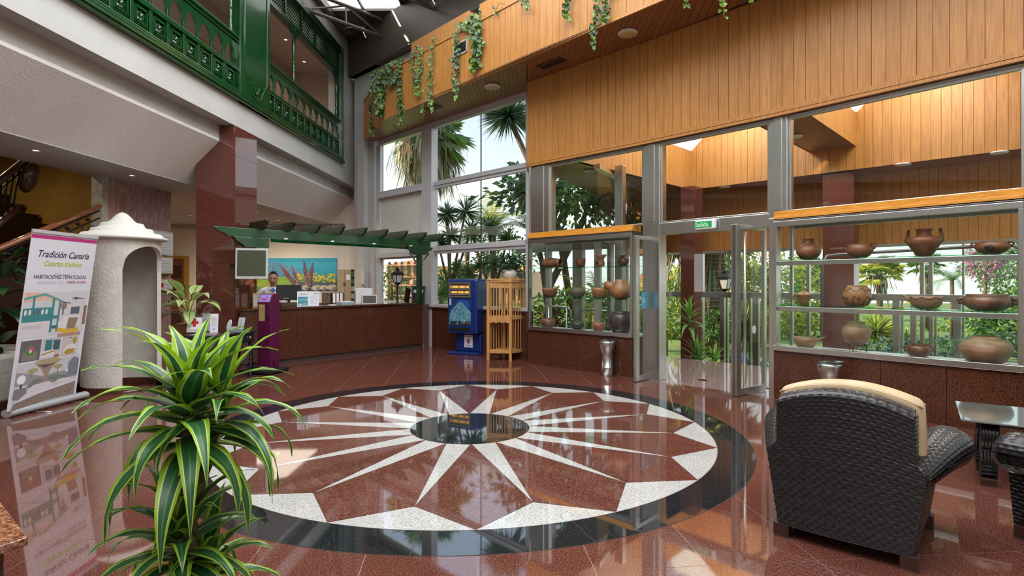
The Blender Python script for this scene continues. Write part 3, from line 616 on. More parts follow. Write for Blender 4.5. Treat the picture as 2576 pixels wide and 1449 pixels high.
# far facade of the vestibule
ff = struct(MB().slab(v2(-4, FB), v2(8.3, FB), .15, 2.45, 3.9, off=.02).build('wall_porch', MT['soffit board']))
planks(ff, v2(-4, FB), v2(8.2, FB), 2.42, 3.9, .155, WP)
pw = struct(MB().slab(v2(-4, FB), v2(8.3, FB), .14, 2.36, 2.44, off=.0).build('window_6', ST))
F0, F1 = v2(-4, FB), v2(8.3, FB)
def fpost(u0, u1, z1_=2.4, m=ST, o=0.0, th=.12, name='mullion'): return MB().slab(onl(u0, F0, F1), onl(u1, F0, F1), th, -.9, z1_, off=o).build(name, m, pw, bevel=.004)
for u0, u1 in ((1763, 1768), (1811, 1821), (1826, 1830), (1884, 1888), (1893, 1908), (2028, 2036), (2104, 2121), (2150, 2158), (2314, 2324), (2336, 2346), (2397, 2417), (2420, 2426), (2560, 2572)): fpost(u0, u1, 2.4 if u0 not in (1811, 1826, 1884, 1893, 2397) else 1.3)
for u0, u1 in ((2245, 2262), (2266, 2271), (2290, 2304), (2350, 2356)): fpost(u0, u1, 1.3)
MB().slab(F0, F1, .14, 1.22, 1.36, off=-.01).build('transom', ST, pw, bevel=.004); MB().slab(F0, F1, .14, -.9, -.7, off=-.01).build('sill', ST, pw)
MB().slab(F0, F1, .006, -.7, 2.4, off=.06).build('pane', GL, pw)
cols = [(2069, 2157), (2640, 2700)]
for i, (u0, u1) in enumerate(((2069, 2148), (1712, 1746))):
    p, q = (onl(u0, v2(-4, 4.9), v2(12, 4.9)), onl(u1, v2(-4, 4.9), v2(12, 4.9))) if i == 0 else (onl(u0, v2(-4, 4.2), v2(12, 4.2)), onl(u1, v2(-4, 4.2), v2(12, 4.2)))
    c = Vector(((p[0]+q[0])/2, (p[1]+q[1])/2, -.9)); t = thing('granite_column', ['dark granite column in the porch behind the painted round pot', 'dark granite column in the porch left of the entrance opening'][i], 'column', c)
    MB().slab((p[0]-c.x, p[1]-c.y), (q[0]-c.x, q[1]-c.y), .45, 0, 4.78).build('shaft', COLG, t, bevel=.01)
    MB().slab((p[0]-c.x, p[1]-c.y), (q[0]-c.x, q[1]-c.y), .5, 0, .12, off=-.02).build('skirting', PED, t)
# side glazing of the porch, left of the landing
S0, S1 = v2(-1.35, .75), v2(-2.7, FB)
sw_ = struct(MB().slab(S0, S1, .12, 2.40, 2.56).build('window_7', ST))
for t0 in (0, .33, .66, .97): MB().slab(lerp(S0, S1, t0), lerp(S0, S1, t0+.02), .12, .3, 2.4).build('mullion', ST, sw_)
MB().slab(S0, S1, .12, 3.8, 3.9).build('transom', ST, sw_); MB().slab(S0, S1, .006, .3, 3.8, off=.05).build('pane', GL, sw_)
MB().slab(S0, S1, .16, -.9, .3, off=-.02).build('granite_panel', PED, sw_)
# outer glazing behind the left display case
O0, O1 = v2(-4.0, 1.15), v2(-1.45, 1.15)
ow = struct(MB().slab(O0, O1, .1, 2.28, 2.52).build('window_8', ST, bevel=.004))
for u0, u1 in ((1372, 1380), (1440, 1464), (1527, 1536), (1546, 1566)): MB().slab(onl(u0, O0, O1), onl(u1, O0, O1), .12, -.9, 3.9 if u0 == 1546 else 2.5).build('mullion', ST, ow, bevel=.004)
MB().slab(O0, O1, .006, -.9, 2.5, off=.05).build('pane', GL, ow)
# ------------------------------------------------------------------ roof
def wl_pt(s, o): # along window direction from the corner
    d = Vector((.7088, -.7054, 0)); n = Vector((.7054, .7088, 0)); return Vector((-4.66, 16.45, 0))+d*s-n*o
rf = struct(MB().slab((-8.2, -2.6), (-7.5, 17.8), .1, 8.9, 9.0).build('ceiling', MT['roof steel']))
RP = MT['roof panel']; RS = MT['roof steel']
gx = 1.05
for i in range(16):
    for j in range(19):
        x0, y0_ = -4.95+i*gx, -2.6+j*1.08
        if i in (0, 1) and 3 <= j <= 15: continue
        cx, cy = x0+gx/2, y0_+.54
        if not inroom(cx, min(cy, 16.9)): continue
        zz = 8.82
        MB().box(x0+.02, x0+gx-.02, y0_+.02, y0_+1.06, zz, zz+.02).build('roof_panel', RP, rf)
sk = struct(MB().box(-4.95, -2.85, .6, 14.65, 8.86, 8.87).build('ceiling_rooflight', SKY))
m = MB()
for i in range(16):
    for j in range(19):
        x0, y0_ = -4.95+i*gx, -2.6+j*1.08
        if inroom(x0+gx/2, min(y0_+.54, 16.9)): m.box(x0-.02, x0+.02, y0_, y0_+1.08, 8.74, 8.82); m.box(x0, x0+gx, y0_-.02, y0_+.02, 8.76, 8.80)
stuff(m.build('purlins', RS, rf))
struct(MB().slab((-4.66, 16.45), (.305, 11.45), .25, 7.62, 8.75, off=-.22).slab((.305, 11.45), (7.4, 3.4), .25, 7.62, 8.75, off=-.1).build('roof_beam', mat('dark beam', (.07, .055, .045), .35)))
struct(MB().slab(LPt(-2.6, -.16), LPt(17.2, -.16), .16, 8.62, 8.8).build('roof_beam_left', RS))
for k, s in enumerate((1.9, 4.1, 6.3)):
    a = wl_pt(s, .25); b = wl_pt(s, 5.5 if k < 2 else 7.0)
    t = thing('roof_truss', ['steel roof truss nearest the white corner', 'second steel roof truss from the corner', 'third steel roof truss from the corner'][k], 'truss', (a.x, a.y, 8.2)); v_ = b-a; nn = 5
    def T(f, z): return v_*f+Vector((0, 0, z))
    MB().tube([T(0, 0), T(1, 0)], .045, 6, smooth=False).build('bottom_chord', RS, t); MB().tube([T(0, .46), T(1, .46)], .045, 6, smooth=False).build('top_chord', RS, t)
    for i in range(nn):
        MB().tube([T(i/nn, 0), T((i+1)/nn, .46)] if i % 2 == 0 else [T(i/nn, .46), T((i+1)/nn, 0)], .025, 6, smooth=False).build('diagonal', RS, t)
        MB().tube([T((i+1)/nn, 0), T((i+1)/nn, .46)], .025, 6, smooth=False).build('strut', RS, t)
# ------------------------------------------------------------------ lettering and flat print helpers
def text(parent, s, size, O, ux, uy, m, name='lettering', align='LEFT', shear=0, depth=.0008, bold=0, lift=.001, sx=1.0):
    cu = bpy.data.curves.new('t', 'FONT'); cu.body = s; cu.size = size; cu.align_x = align; cu.shear = shear; cu.extrude = depth; cu.offset = bold; cu.resolution_u = 3
    o = bpy.data.objects.new('t', cu); C.objects.link(o); dg = bpy.context.evaluated_depsgraph_get(); me = bpy.data.meshes.new_from_object(o.evaluated_get(dg))
    bpy.data.objects.remove(o); bpy.data.curves.remove(cu); me.materials.clear(); me.materials.append(m); me.name = name
    r = bpy.data.objects.new(name, me); C.objects.link(r); r.parent = parent
    ux, uy = Vector(ux).normalized(), Vector(uy).normalized(); n = ux.cross(uy)
    r.matrix_local = Matrix.Translation(Vector(O)+n*lift) @ Matrix(((ux.x*sx, uy.x, n.x, 0), (ux.y*sx, uy.y, n.y, 0), (ux.z*sx, uy.z, n.z, 0), (0, 0, 0, 1))); return r
FM = {}
def flat(col, r=.6):
    k = tuple(round(c, 3) for c in col)+(r,)
    if k not in FM: FM[k] = mat('print %d' % len(FM), col, r)
    return FM[k]
def prints(parent, name, O, ux, uy, shapes, lift=.0006, step=.0003):
    """flat print: shapes = [(colour, [(x,y)...])] laid one over another in the plane O,ux,uy"""
    O, ux, uy = Vector(O), Vector(ux), Vector(uy); n = ux.cross(uy).normalized(); mb = MB(); ms = []
    for i, (c, poly) in enumerate(shapes):
        m = flat(c)
        if m not in ms: ms.append(m)
        ar = sum(poly[k][0]*poly[(k+1) % len(poly)][1]-poly[(k+1) % len(poly)][0]*poly[k][1] for k in range(len(poly)))
        if ar < 0: poly = poly[::-1]
        mb.add([O+ux*x+uy*y+n*(lift+step*i) for x, y in poly], [tuple(range(len(poly)))], ms.index(m))
    return mb.build(name, ms, parent)
def rc(x0, y0, x1, y1): return [(x0, y0), (x1, y0), (x1, y1), (x0, y1)]
def blob(cx, cy, rx, ry, n=12, j=0.0): return [(cx+rx*math.cos(2*math.pi*i/n)*(1+random.uniform(-j, j)), cy+ry*math.sin(2*math.pi*i/n)*(1+random.uniform(-j, j))) for i in range(n)]
X_, Y_, Z_ = (1, 0, 0), (0, 1, 0), (0, 0, 1)
# ------------------------------------------------------------------ reception counter
K0, K1 = (-5.03, 10.29), (-2.19, 13.8)
ct = thing('reception_counter', 'long reception counter faced in brown red granite, beside the column', 'counter', ((K0[0]+K1[0])/2, (K0[1]+K1[1])/2, 0)); cl = ct.location
k0 = (K0[0]-cl.x, K0[1]-cl.y); k1 = (K1[0]-cl.x, K1[1]-cl.y)
kn_ = off(k0, k1, 1.0)
MB().slab(lerp(k0, k1, .03), k1, .16, .0, 1.07, off=.03).build('core', MT['dark grout'], ct)
for i in range(8): MB().slab(lerp(k0, k1, (i+.004)/8), lerp(k0, k1, (i+.996)/8), .022, .09, 1.065, off=.004).build('granite_panel', PED, ct)
MB().slab(k0, k1, .02, 0, .085, off=.035).build('plinth', PED, ct)
MB().prism([(k0[0]+kn_[0]*-.035, k0[1]+kn_[1]*-.035, 1.07), (k1[0]+kn_[0]*-.035, k1[1]+kn_[1]*-.035, 1.07), (k1[0]+kn_[0]*.585, k1[1]+kn_[1]*.585, 1.07), (-5.03-cl.x, 11.22-cl.y, 1.07)], (0, 0, .042)).build('worktop', PED, ct, bevel=.006)
ee = (-2.06-cl.x, 13.82-cl.y); MB().slab(k1, ee, .02, 0, 1.065, off=-.0).build('end_panel', PED, ct)
kd = Vector((k1[0]-k0[0], k1[1]-k0[1], 0)).normalized(); kn = Vector((-kd.y, kd.x, 0)); KA = math.atan2(kd.y, kd.x)
def onK(u, o=.2, z=1.112): x, y = onl(u, (K0[0]+kn.x*o, K0[1]+kn.y*o), (K1[0]+kn.x*o, K1[1]+kn.y*o)); return Vector((x, y, z))
# back desk along the rear wall
bd = thing('back_desk', 'long low desk against the rear wall behind the counter', 'desk', (-6.9, 17.2, 0))
MB().box(-1.6, 1.45, -.3, .42, .92, .97).build('desktop', MT['dark wood'], bd); MB().box(-1.55, 1.4, -.25, .4, 0, .92).build('carcass', MT['cream wall'], bd)
# pergola over the counter
q0, q1 = Vector((-5.15, 9.65, 0)), Vector((-1.9, 12.95, 0)); pd = (q1-q0).normalized(); pn = Vector((-pd.y, pd.x, 0)); PL = (q1-q0).length
pg = thing('pergola', 'dark green wooden pergola over the reception counter', 'pergola', q0, math.atan2(pd.y, pd.x))
def beam(y, name='beam'):
    po = [(-.02, y, 2.58), (-.02, y, 2.56), (.06, y, 2.50), (.16, y, 2.47), (.22, y, 2.42), (PL, y, 2.42), (PL, y, 2.58)]
    return MB().prism(po, (0, .085, 0)).build(name, GP, pg, bevel=.006)
beam(0)
MB().box(1.35, PL, .9, .985, 2.42, 2.58).build('rear_beam', GP, pg, bevel=.006)
for i, u in enumerate((694, 762, 825, 883, 936, 989, 1037, 1081, 1107)):
    x = .75+i*(PL-.62)/8; 
    po = [(x, -.30, 2.735), (x, -.305, 2.70), (x, -.25, 2.66), (x, -.21, 2.61), (x, -.12, 2.565), (x, 1.1 if i else .5, 2.565), (x, 1.1 if i else .5, 2.735)]
    MB().prism(po, (.055, 0, 0)).build('rafter', DG, pg, bevel=.005)
MB().prism([(.30, -.02, 2.42), (.34, -.02, 2.36), (.42, -.02, 2.31), (.50, -.02, 2.24), (.92, -.02, 2.24), (.92, -.02, 2.42)], (0, .14, 0)).build('corbel', GP, pg, bevel=.006)
px = PL-.28
MB().box(px-.05, px+.05, -.0, .1, 1.112, 2.25).build('post', DG, pg, bevel=.005)
MB().prism([(px-.34, -.01, 2.42), (px-.34, -.01, 2.36), (px-.26, -.01, 2.34), (px-.2, -.01, 2.28), (px-.12, -.01, 2.24), (px+.12, -.01, 2.24), (px+.2, -.01, 2.28), (px+.26, -.01, 2.34), (px+.34, -.01, 2.36), (px+.34, -.01, 2.42)], (0, .12, 0)).build('capital', DG, pg, bevel=.005)
for s in (-1, 1): MB().tube([(px, .05, 1.98), (px+s*.27, .05, 2.28)], .022, 4, smooth=False).build('brace', DG, pg)
for i in range(4):
    x = 1.2+i*.95; MB().box(x, x+.07, -.012, 0, 2.42, 2.445).build('clip', MT['white'], pg)
# ceiling-hung monitor
t = thing('hanging_monitor', 'old silver framed flat monitor with blank green grey screen by the column', 'monitor', (-4.64, 9.92, 1.66), math.radians(14))
Rt = (math.radians(-4), 0, 0)
MB().box(-.27, .27, -.03, .03, 0, .55).build('casing', mat('silver plastic', (.50, .50, .49), .4), t, bevel=.012, rot=Rt)
MB().box(-.235, .235, -.036, -.028, .055, .515).build('screen', mat('blank screen', (.055, .065, .035), .3), t, rot=Rt)
MB().box(-.2, .2, .03, .10, .1, .45).build('rear_housing', MT['black'], t, bevel=.02, rot=Rt); MB().tube([(-.02, .08, .25), (-.32, .12, .25), (-.40, .30, .25)], .03, 8).build('wall_arm', MT['black'], t)
# ------------------------------------------------------------------ things on the counter
def onc(name, label, cat, u, o, dz=0, rz=0.0): p = onK(u, o); return thing(name, label, cat, (p.x, p.y, 1.112+dz), KA+rz)
t = onc('computer_monitor', 'black computer monitor on the counter in front of the receptionist', 'monitor', 727, .28, 0, -.25)
MB().box(-.16, .16, -.06, .12, 0, .085).build('riser', mat('brown box', (.07, .035, .025), .5), t, bevel=.004)
MB().box(-.025, .025, .0, .03, .085, .2).build('stand', MT['black'], t); MB().box(-.24, .24, -.03, .015, .13, .445).build('screen_housing', MT['black'], t, bevel=.008, rot=(math.radians(-4), 0, 0))
text(t, 'OPTIMUS', .028, (-.13, -.055, .165), X_, Z_, flat((.6, .6, .6)), lift=.002)
t = onc('brass_framed_sign', 'brass framed pair of notices on the counter behind the purple kiosk', 'sign', 664, .16, 0, -.55)
for s in (-1, 1):
    MB().box(s*.11-.095, s*.11+.095, -.012, .012, 0, .29).build('frame', MT['brass'], t, bevel=.004)
    f = MB().box(s*.11-.07, s*.11+.07, -.0145, -.012, .03, .26).build('notice', MT['paper'], t)
    prints(f, 'text_lines', (s*.11-.07, -.0146, .03), X_, Z_, [((.35, .3, .2), rc(.02, .02+k*.03, .12, .03+k*.03)) for k in range(7)])
t = onc('notice_stand', 'white leaflet with a blue green picture standing on the counter', 'leaflet', 762, .12, 0, -.5)
MB().box(-.11, .11, -.004, .004, 0, .31).build('holder', MT['paper'], t, rot=(math.radians(-8), 0, 0))
h = prints(t, 'picture', (-.11, -.0046, 0), X_, (0, .139, .99), [((.06, .28, .36), rc(.015, .02, .205, .20)), ((.12, .40, .44), rc(.015, .11, .205, .16)), ((.6, .75, .75), blob(.06, .045, .03, .015)), ((.35, .45, .2), blob(.14, .05, .04, .02)), ((.3, .34, .4), rc(.03, .235, .19, .245)), ((.4, .44, .5), rc(.05, .26, .17, .27))])
MB().prism([(-.08, 0, 0), (-.08, .12, 0), (-.08, .03, .2)], (.16, 0, 0)).build('easel', MT['paper'], t)
t = onc('notice_stand', 'plain white printed sheet leaning on the counter beside the blue green leaflet', 'leaflet', 789, .10, 0, -.75)
MB().box(-.105, .105, -.004, .004, 0, .31).build('holder', MT['paper'], t, rot=(math.radians(-12), 0, 0))
prints(t, 'text_lines', (-.105, -.0046, 0), X_, (0, .208, .978), [((.5, .52, .55), rc(.03, .06+k*.025, .18, .066+k*.025)) for k in range(8)]+[((.12, .14, .16), rc(.1, .265, .19, .275)), ((.2, .24, .3), blob(.07, .09, .025, .008))])
MB().prism([(-.08, 0, 0), (-.08, .12, 0), (-.08, .045, .2)], (.16, 0, 0)).build('easel', MT['paper'], t)
t = onc('leaflet_pile', 'low spread pile of coloured leaflets on the counter below the sheets', 'leaflets', 772, .0+.03)
for i, c in enumerate(((.1, .4, .6), (.6, .62, .7), (.5, .1, .1), (.2, .5, .6))): MB().box(-.12+i*.05, -.0+i*.05, -.02, .08, .002*i, .002*i+.002).build('leaflet', flat(c), t)
t = onc('keyboard', 'black keyboard on the counter beside the monitor', 'keyboard', 703, .42)
MB().box(-.2, .2, -.07, .07, 0, .02).build('body', MT['black'], t, bevel=.004)
m = MB()
for i in range(14):
    for j in range(4): m.box(-.19+i*.027, -.168+i*.027, -.06+j*.03, -.036+j*.03, .02, .026)
stuff(m.build('keys', MT['dark steel'], t))
t = onc('white_case', 'white computer case standing on the counter near its right end', 'computer', 914, .3, 0, -.4)
MB().box(-.19, .19, -.09, .09, 0, .36).build('case', MT['white'], t, bevel=.01); MB().box(-.192, -.19, -.06, .06, .05, .3).build('front', MT['dark steel'], t)
t = onc('slate_frame', 'small black slate in a pale frame leaning on the counter beside the white case', 'frame', 930, .08, 0, -.5)
rx = (math.radians(-14), 0, 0); MB().box(-.17, .17, 0, .015, 0, .22).build('frame', flat((.6, .55, .48)), t, rot=rx, bevel=.004); MB().box(-.145, .145, -.004, 0, .025, .195).build('slate', MT['black'], t, rot=rx)
t = onc('suggestion_box', 'black ballot box with a white slot label at the right end of the counter', 'box', 1051, .25, 0, -.6)
MB().box(-.15, .15, -.13, .13, 0, .38).build('box', MT['black'], t, bevel=.004); MB().box(-.17, .17, -.15, .15, .38, .40).build('lid', MT['black'], t, bevel=.004); MB().box(-.115, .115, -.1315, -.13, .24, .31).build('label', MT['paper'], t)
prints(t, 'emblem', (-.03, -.131, .11), X_, Z_, [((.45, .38, .2), [(0, .05), (.02, .035), (.04, .035), (.06, .05), (.05, .01), (.03, 0), (.01, .01)])])
t = onc('tilted_picture', 'dark picture frame tilted against the black ballot box', 'frame', 1022, .3, 0, -.2)
MB().box(-.11, .11, -.01, .01, 0, .36).build('frame', MT['dark wood'], t, rot=(0, math.radians(14), .5), bevel=.004)
t = onc('paper_tray', 'pile of papers in a tray on the counter near the binders', 'papers', 868, .45)
MB().box(-.16, .16, -.11, .11, 0, .05).build('tray', flat((.35, .45, .5)), t); MB().box(-.14, .14, -.1, .1, .05, .07).build('papers', MT['paper'], t)
t = onc('notepad', 'white notepad lying flat on the counter', 'paper', 835, .3); MB().box(-.08, .08, -.05, .05, 0, .012).build('pad', MT['paper'], t); MB().box(-.08, .08, .045, .05, .012, .014).build('binding', MT['black'], t)
for i in range(3):
    c = at(843+i*9, 757, 16.9); t = thing('binder', ['leftmost', 'middle', 'rightmost'][i] + ' white spined ring binder of the three on the rear desk', 'binder', (c.x, 16.95, .97), 0, 'ring binders on the rear desk')
    MB().box(-.045, .045, -.14, .14, 0, .33).build('cover', mat('binder', (.08, .08, .12), .5) if i == 0 else MT['binder'], t); MB().box(-.038, .038, -.142, -.14, .02, .31).build('spine_label', MT['paper'], t)
t = thing('desk_tidy', 'mottled dark file box left of the binders on the rear desk', 'box', (at(826, 757, 16.95).x, 16.95, .97)); MB().box(-.16, .1, -.12, .12, 0, .31).build('box', mat('mottle', (.03, .025, .02), .6, col2=(.16, .13, .1), nscale=30), t); MB().box(-.16, .1, -.125, .125, .31, .325).build('lid', MT['mottle'], t)
t = thing('tall_cupboard', 'beige two door cupboard in the rear corner behind the counter', 'cupboard', (-5.10, 17.1, 0), .1)
BG = mat('beige laminate', (.40, .30, .18), .5)
MB().box(-.22, .22, -.2, .35, 0, 2.0).build('body', BG, t)
for s in (0, 1): d_ = MB().box(-.215+s*.22, -.005+s*.22, -.22, -.2, .05, 1.98).build('door', BG, t, bevel=.003); MB().box(-.03+s*.04, -.01+s*.04, -.235, -.22, 1.5, 1.6).build('handle', MT['black'], d_)
MB().box(.05, .17, -.2215, -.22, 1.68, 1.84).build('note', MT['paper'], t)
t = thing('wine_rack', 'narrow black shelf of dark objects beside the beige cupboard', 'shelf', (-4.77, 16.9, 0)); MB().box(-.09, .07, -.1, .1, 0, 2.0).build('frame', MT['black'], t)
for i in range(5): MB().box(-.08, .06, -.115, -.1, .9+i*.22, 1.05+i*.22).build('shelf_item', flat(random.choice([(.2, .2, .2), (.05, .1, .05), (.3, .3, .28)])), t)
t = thing('wall_thermostat', 'narrow grey white switch panel on the white corner wall', 'panel', (-4.23, 15.87, 1.75), -.78)
MB().box(-.09, .09, -.04, 0, -.22, .22).build('case', flat((.5, .48, .44)), t, bevel=.01); MB().box(-.06, .06, -.046, -.04, -.18, .18).build('cover', flat((.62, .60, .56)), t)
# painting on the rear wall
t = thing('landscape_painting', 'large turquoise landscape painting with four red flower spires on the rear wall', 'painting', (-8.17, 17.66, 1.35)); W, Hh = 2.61, 1.03
MB().box(0, W, -.0, .035, 0, Hh).build('canvas', flat((.03, .32, .48)), t)
sh = [((.03, .36, .52), rc(0, .5, W, Hh)), ((.05, .42, .56), rc(0, .7, W, .9)), ((.10, .30, .44), [(0, .42), (0, .92), (.15, .99), (.25, .86), (.5, .93), (.8, .88), (1.3, .72), (1.7, .52), (1.9, .42)]), ((.16, .38, .50), [(0, .6), (0, .92), (.15, .99), (.25, .86), (.45, .8), (.3, .6)]), ((.07, .20, .36), [(.55, .45), (.55, .8), (.8, .55), (1.1, .45)]),
      ((.10, .24, .10), rc(0, .0, W, .36)), ((.22, .42, .05), [(0, .12), (0, .42), (.3, .34), (.7, .42), (1.2, .44), (1.2, .12)]), ((.34, .40, .06), blob(.3, .18, .3, .08, 14, .2)), ((.10, .10, .16), rc(1.2, 0, W, .26))]
for i in range(420):
    x, y = random.uniform(0, W), random.uniform(0, Hh); d_ = .9-abs(x-.45)*.3 if x < 1.9 else .4
    if y > d_: c = random.choice([(.03, .38, .55), (.06, .45, .60), (.02, .32, .50)])
    elif y > .42: c = random.choice([(.10, .28, .42), (.16, .38, .52), (.06, .20, .36), (.22, .42, .52)])
    elif x < 1.2: c = random.choice([(.25, .42, .06), (.16, .32, .08), (.45, .42, .08), (.32, .22, .10), (.10, .22, .10)])
    else: c = random.choice([(.06, .07, .12), (.14, .13, .18), (.10, .16, .10)])
    a = random.uniform(-.9, .2); l = random.uniform(.04, .12); dx, dy = math.cos(a)*l, math.sin(a)*l; sh.append((c, [(x, y), (x+dx, y+dy), (x+dx*1.1, y+dy+.012), (x+dx*.5, y+dy*.5+.018)]))
for i in range(90): sh.append((random.choice([(.55, .48, .03), (.68, .58, .05), (.42, .42, .05), (.25, .34, .06)]), blob(1.95+random.uniform(-.6, .6), .40+random.uniform(-.13, .14), .04, .03, 7, .3)))
for x0, y0_, x1, y1_, w in ((1.32, .12, .80, .84, .075), (1.42, .10, 1.17, .82, .05), (1.68, .12, 1.56, 1.0, .06), (1.72, .1, 1.86, .9, .07)):
    dx, dy = x1-x0, y1_-y0_; l = math.hypot(dx, dy); nx, ny = -dy/l, dx/l
    sh.append(((.09, .04, .07), [(x0-nx*w, y0_-ny*w), (x0+dx*.6-nx*w*.9, y0_+dy*.6-ny*w*.9), (x1, y1_), (x0+dx*.6+nx*w*.9, y0_+dy*.6+ny*w*.9), (x0+nx*w, y0_+ny*w)]))
    for k in range(150):
        f = random.random(); o_ = random.uniform(-1, 1)*w*.8*(1-max(0, f-.6)*2.3); c = random.choice([(.45, .07, .12), (.30, .06, .12), (.5, .14, .16)]) if f > .4 else random.choice([(.5, .36, .2), (.25, .12, .1), (.6, .5, .3)])
        sh.append((c, blob(x0+dx*f+nx*o_, y0_+dy*f+ny*o_, .012, .009, 5)))
for cx, r in ((1.32, .08), (1.62, .12), (1.98, .18), (2.2, .14), (2.48, .20)): sh.append(((.50, .46, .36), blob(cx, .09, r*.9, .09, 9, .2))); sh.append(((.22, .2, .2), blob(cx+r*.3, .06, r*.5, .05, 7, .2)))
sh = [(c, [(min(max(x, 0), W), min(max(y, 0), Hh)) for x, y in p]) for c, p in sh]
prints(t, 'painted_scene', (0, 0, 0), X_, Z_, sh, step=.00002)
# ------------------------------------------------------------------ people
SKIN = mat('skin', (.50, .25, .16), .5); HAIR = mat('dark hair', (.008, .006, .005), .75, spec=.2)
def skin(name, nodes, edges, m, parent, sub=2, root=0):
    me = bpy.data.meshes.new(name); me.from_pydata([n[0] for n in nodes], edges, []); o = bpy.data.objects.new(name, me); C.objects.link(o); o.parent = parent
    md = o.modifiers.new('skin', 'SKIN'); md.use_smooth_shade = True
    for i, n in enumerate(nodes):
        r = n[1]; r = r if isinstance(r, tuple) else (r, r); me.skin_vertices[0].data[i].radius = r; me.skin_vertices[0].data[i].use_root = (i == root)
    s = o.modifiers.new('sub', 'SUBSURF'); s.levels = sub; s.render_levels = sub; me.materials.append(m); return o
def head(parent, c, s=1.0, yaw=0.0, tilt=0.0, hair=HAIR, glasses=False, skinm=SKIN, grey=False):
    """head with face, facing local -y; c = chin height centre"""
    R = Matrix.Translation(c) @ Matrix.Rotation(yaw, 4, 'Z') @ Matrix.Rotation(tilt, 4, 'X')
    n, k = 20, 14; vs = []; H = .245*s
    for i in range(k+1):
        f = i/k; z = f*H; w = math.sin(math.pi*min(1, max(.0, .10+.86*f)))**.55
        rx, ry = .079*s*w*(1-.18*max(0, .35-f)/.35), .098*s*w
        for j in range(n):
            a = 2*math.pi*j/n; x = rx*math.sin(a); y = -ry*math.cos(a)+(.012*s if f > .4 else 0)
            if abs(a if a < math.pi else a-2*math.pi) < .5 and .25 < f < .55:   # face plane flatter, nose
                y += .006*s
            if (j == 0) and .30 < f < .50: y -= .026*s*math.sin(math.pi*(f-.28)/.24)
            if j in (1, n-1) and .30 < f < .42: y -= .008*s
            if j in (1, 2, n-1, n-2) and .48 < f < .56: y += .009*s
            if j == 0 and .16 < f < .26: y -= .006*s
            vs.append(R @ Vector((x, y, z)))
    fs = [(i*n+j, i*n+(j+1) % n, (i+1)*n+(j+1) % n, (i+1)*n+j) for i in range(k) for j in range(n)]+[tuple(range(n))[::-1], tuple(k*n+j for j in range(n))]
    m = MB().add(vs, fs, 0, True)
    for sx in (-1, 1): m.ell(R @ Vector((sx*.078*s, .012*s, .12*s)), (.012*s, .02*s, .032*s), 8)
    m.tube([R @ Vector((0, .02*s, .04*s)), Vector(c)+Vector((0, .03*s, -.09*s))], [.052*s, .06*s], 12)
    hd = m.build('head', skinm, parent)
    m = MB(); prf = []
    for i in range(9):
        f = .50+.50*i/8; z = f*H+.008*s; w = math.sin(math.pi*min(1, .10+.86*f))**.55
        for j in range(n):
            a = 2*math.pi*j/n; fr = math.cos(a); lowf = 1.0
            rx, ry = .086*s*w, .106*s*w; y = -ry*math.cos(a)+.014*s; zz = z
            if fr > -.1: zz = max(z, (.62+.24*min(1, max(0, (fr+.1)/.8)))*H)
            if zz > z: q_ = math.sin(math.pi*min(1, .10+.86*zz/H))**.55; rx, y = .083*s*q_, -.101*s*q_*math.cos(a)+.013*s
            prf.append(R @ Vector((rx*math.sin(a), y, zz)))
    fs = [(i*n+j, i*n+(j+1) % n, (i+1)*n+(j+1) % n, (i+1)*n+j) for i in range(8) for j in range(n)]+[tuple(8*n+j for j in range(n))]
    m.add(prf, fs, 0, True); m.build('hair', hair, parent)
    m = MB()
    for sx in (-1, 1): m.ell(R @ Vector((sx*.031*s, -.087*s, .128*s)), (.014*s, .008*s, .006*s), 8)
    m.build('eyes', MT['black'], hd)
    m = MB()
    for sx in (-1, 1): m.tube([R @ Vector((sx*.015*s, -.096*s, .150*s)), R @ Vector((sx*.035*s, -.094*s, .156*s)), R @ Vector((sx*.052*s, -.080*s, .150*s))], .0035*s, 5)
    m.build('eyebrows', hair, hd)
    m = MB(); m.ell(R @ Vector((0, -.094*s, .058*s)), (.024*s, .008*s, .006*s), 8); m.build('mouth', flat((.30, .09, .07)), hd)
    if glasses:
        m = MB()
        for sx in (-1, 1):
            m.tube([R @ Vector((sx*.033*s+.024*s*math.cos(w), -.104*s, .126*s+.016*s*math.sin(w))) for w in [2*math.pi*q/12 for q in range(13)]], .0018*s, 5)
            m.tube([R @ Vector((sx*.057*s, -.102*s, .128*s)), R @ Vector((sx*.080*s, .0, .128*s))], .0018*s, 5)
        m.tube([R @ Vector((-.009*s, -.104*s, .13*s)), R @ Vector((.009*s, -.104*s, .13*s))], .002*s, 5)
        m.build('glasses', MT['steel'], hd)
    return hd
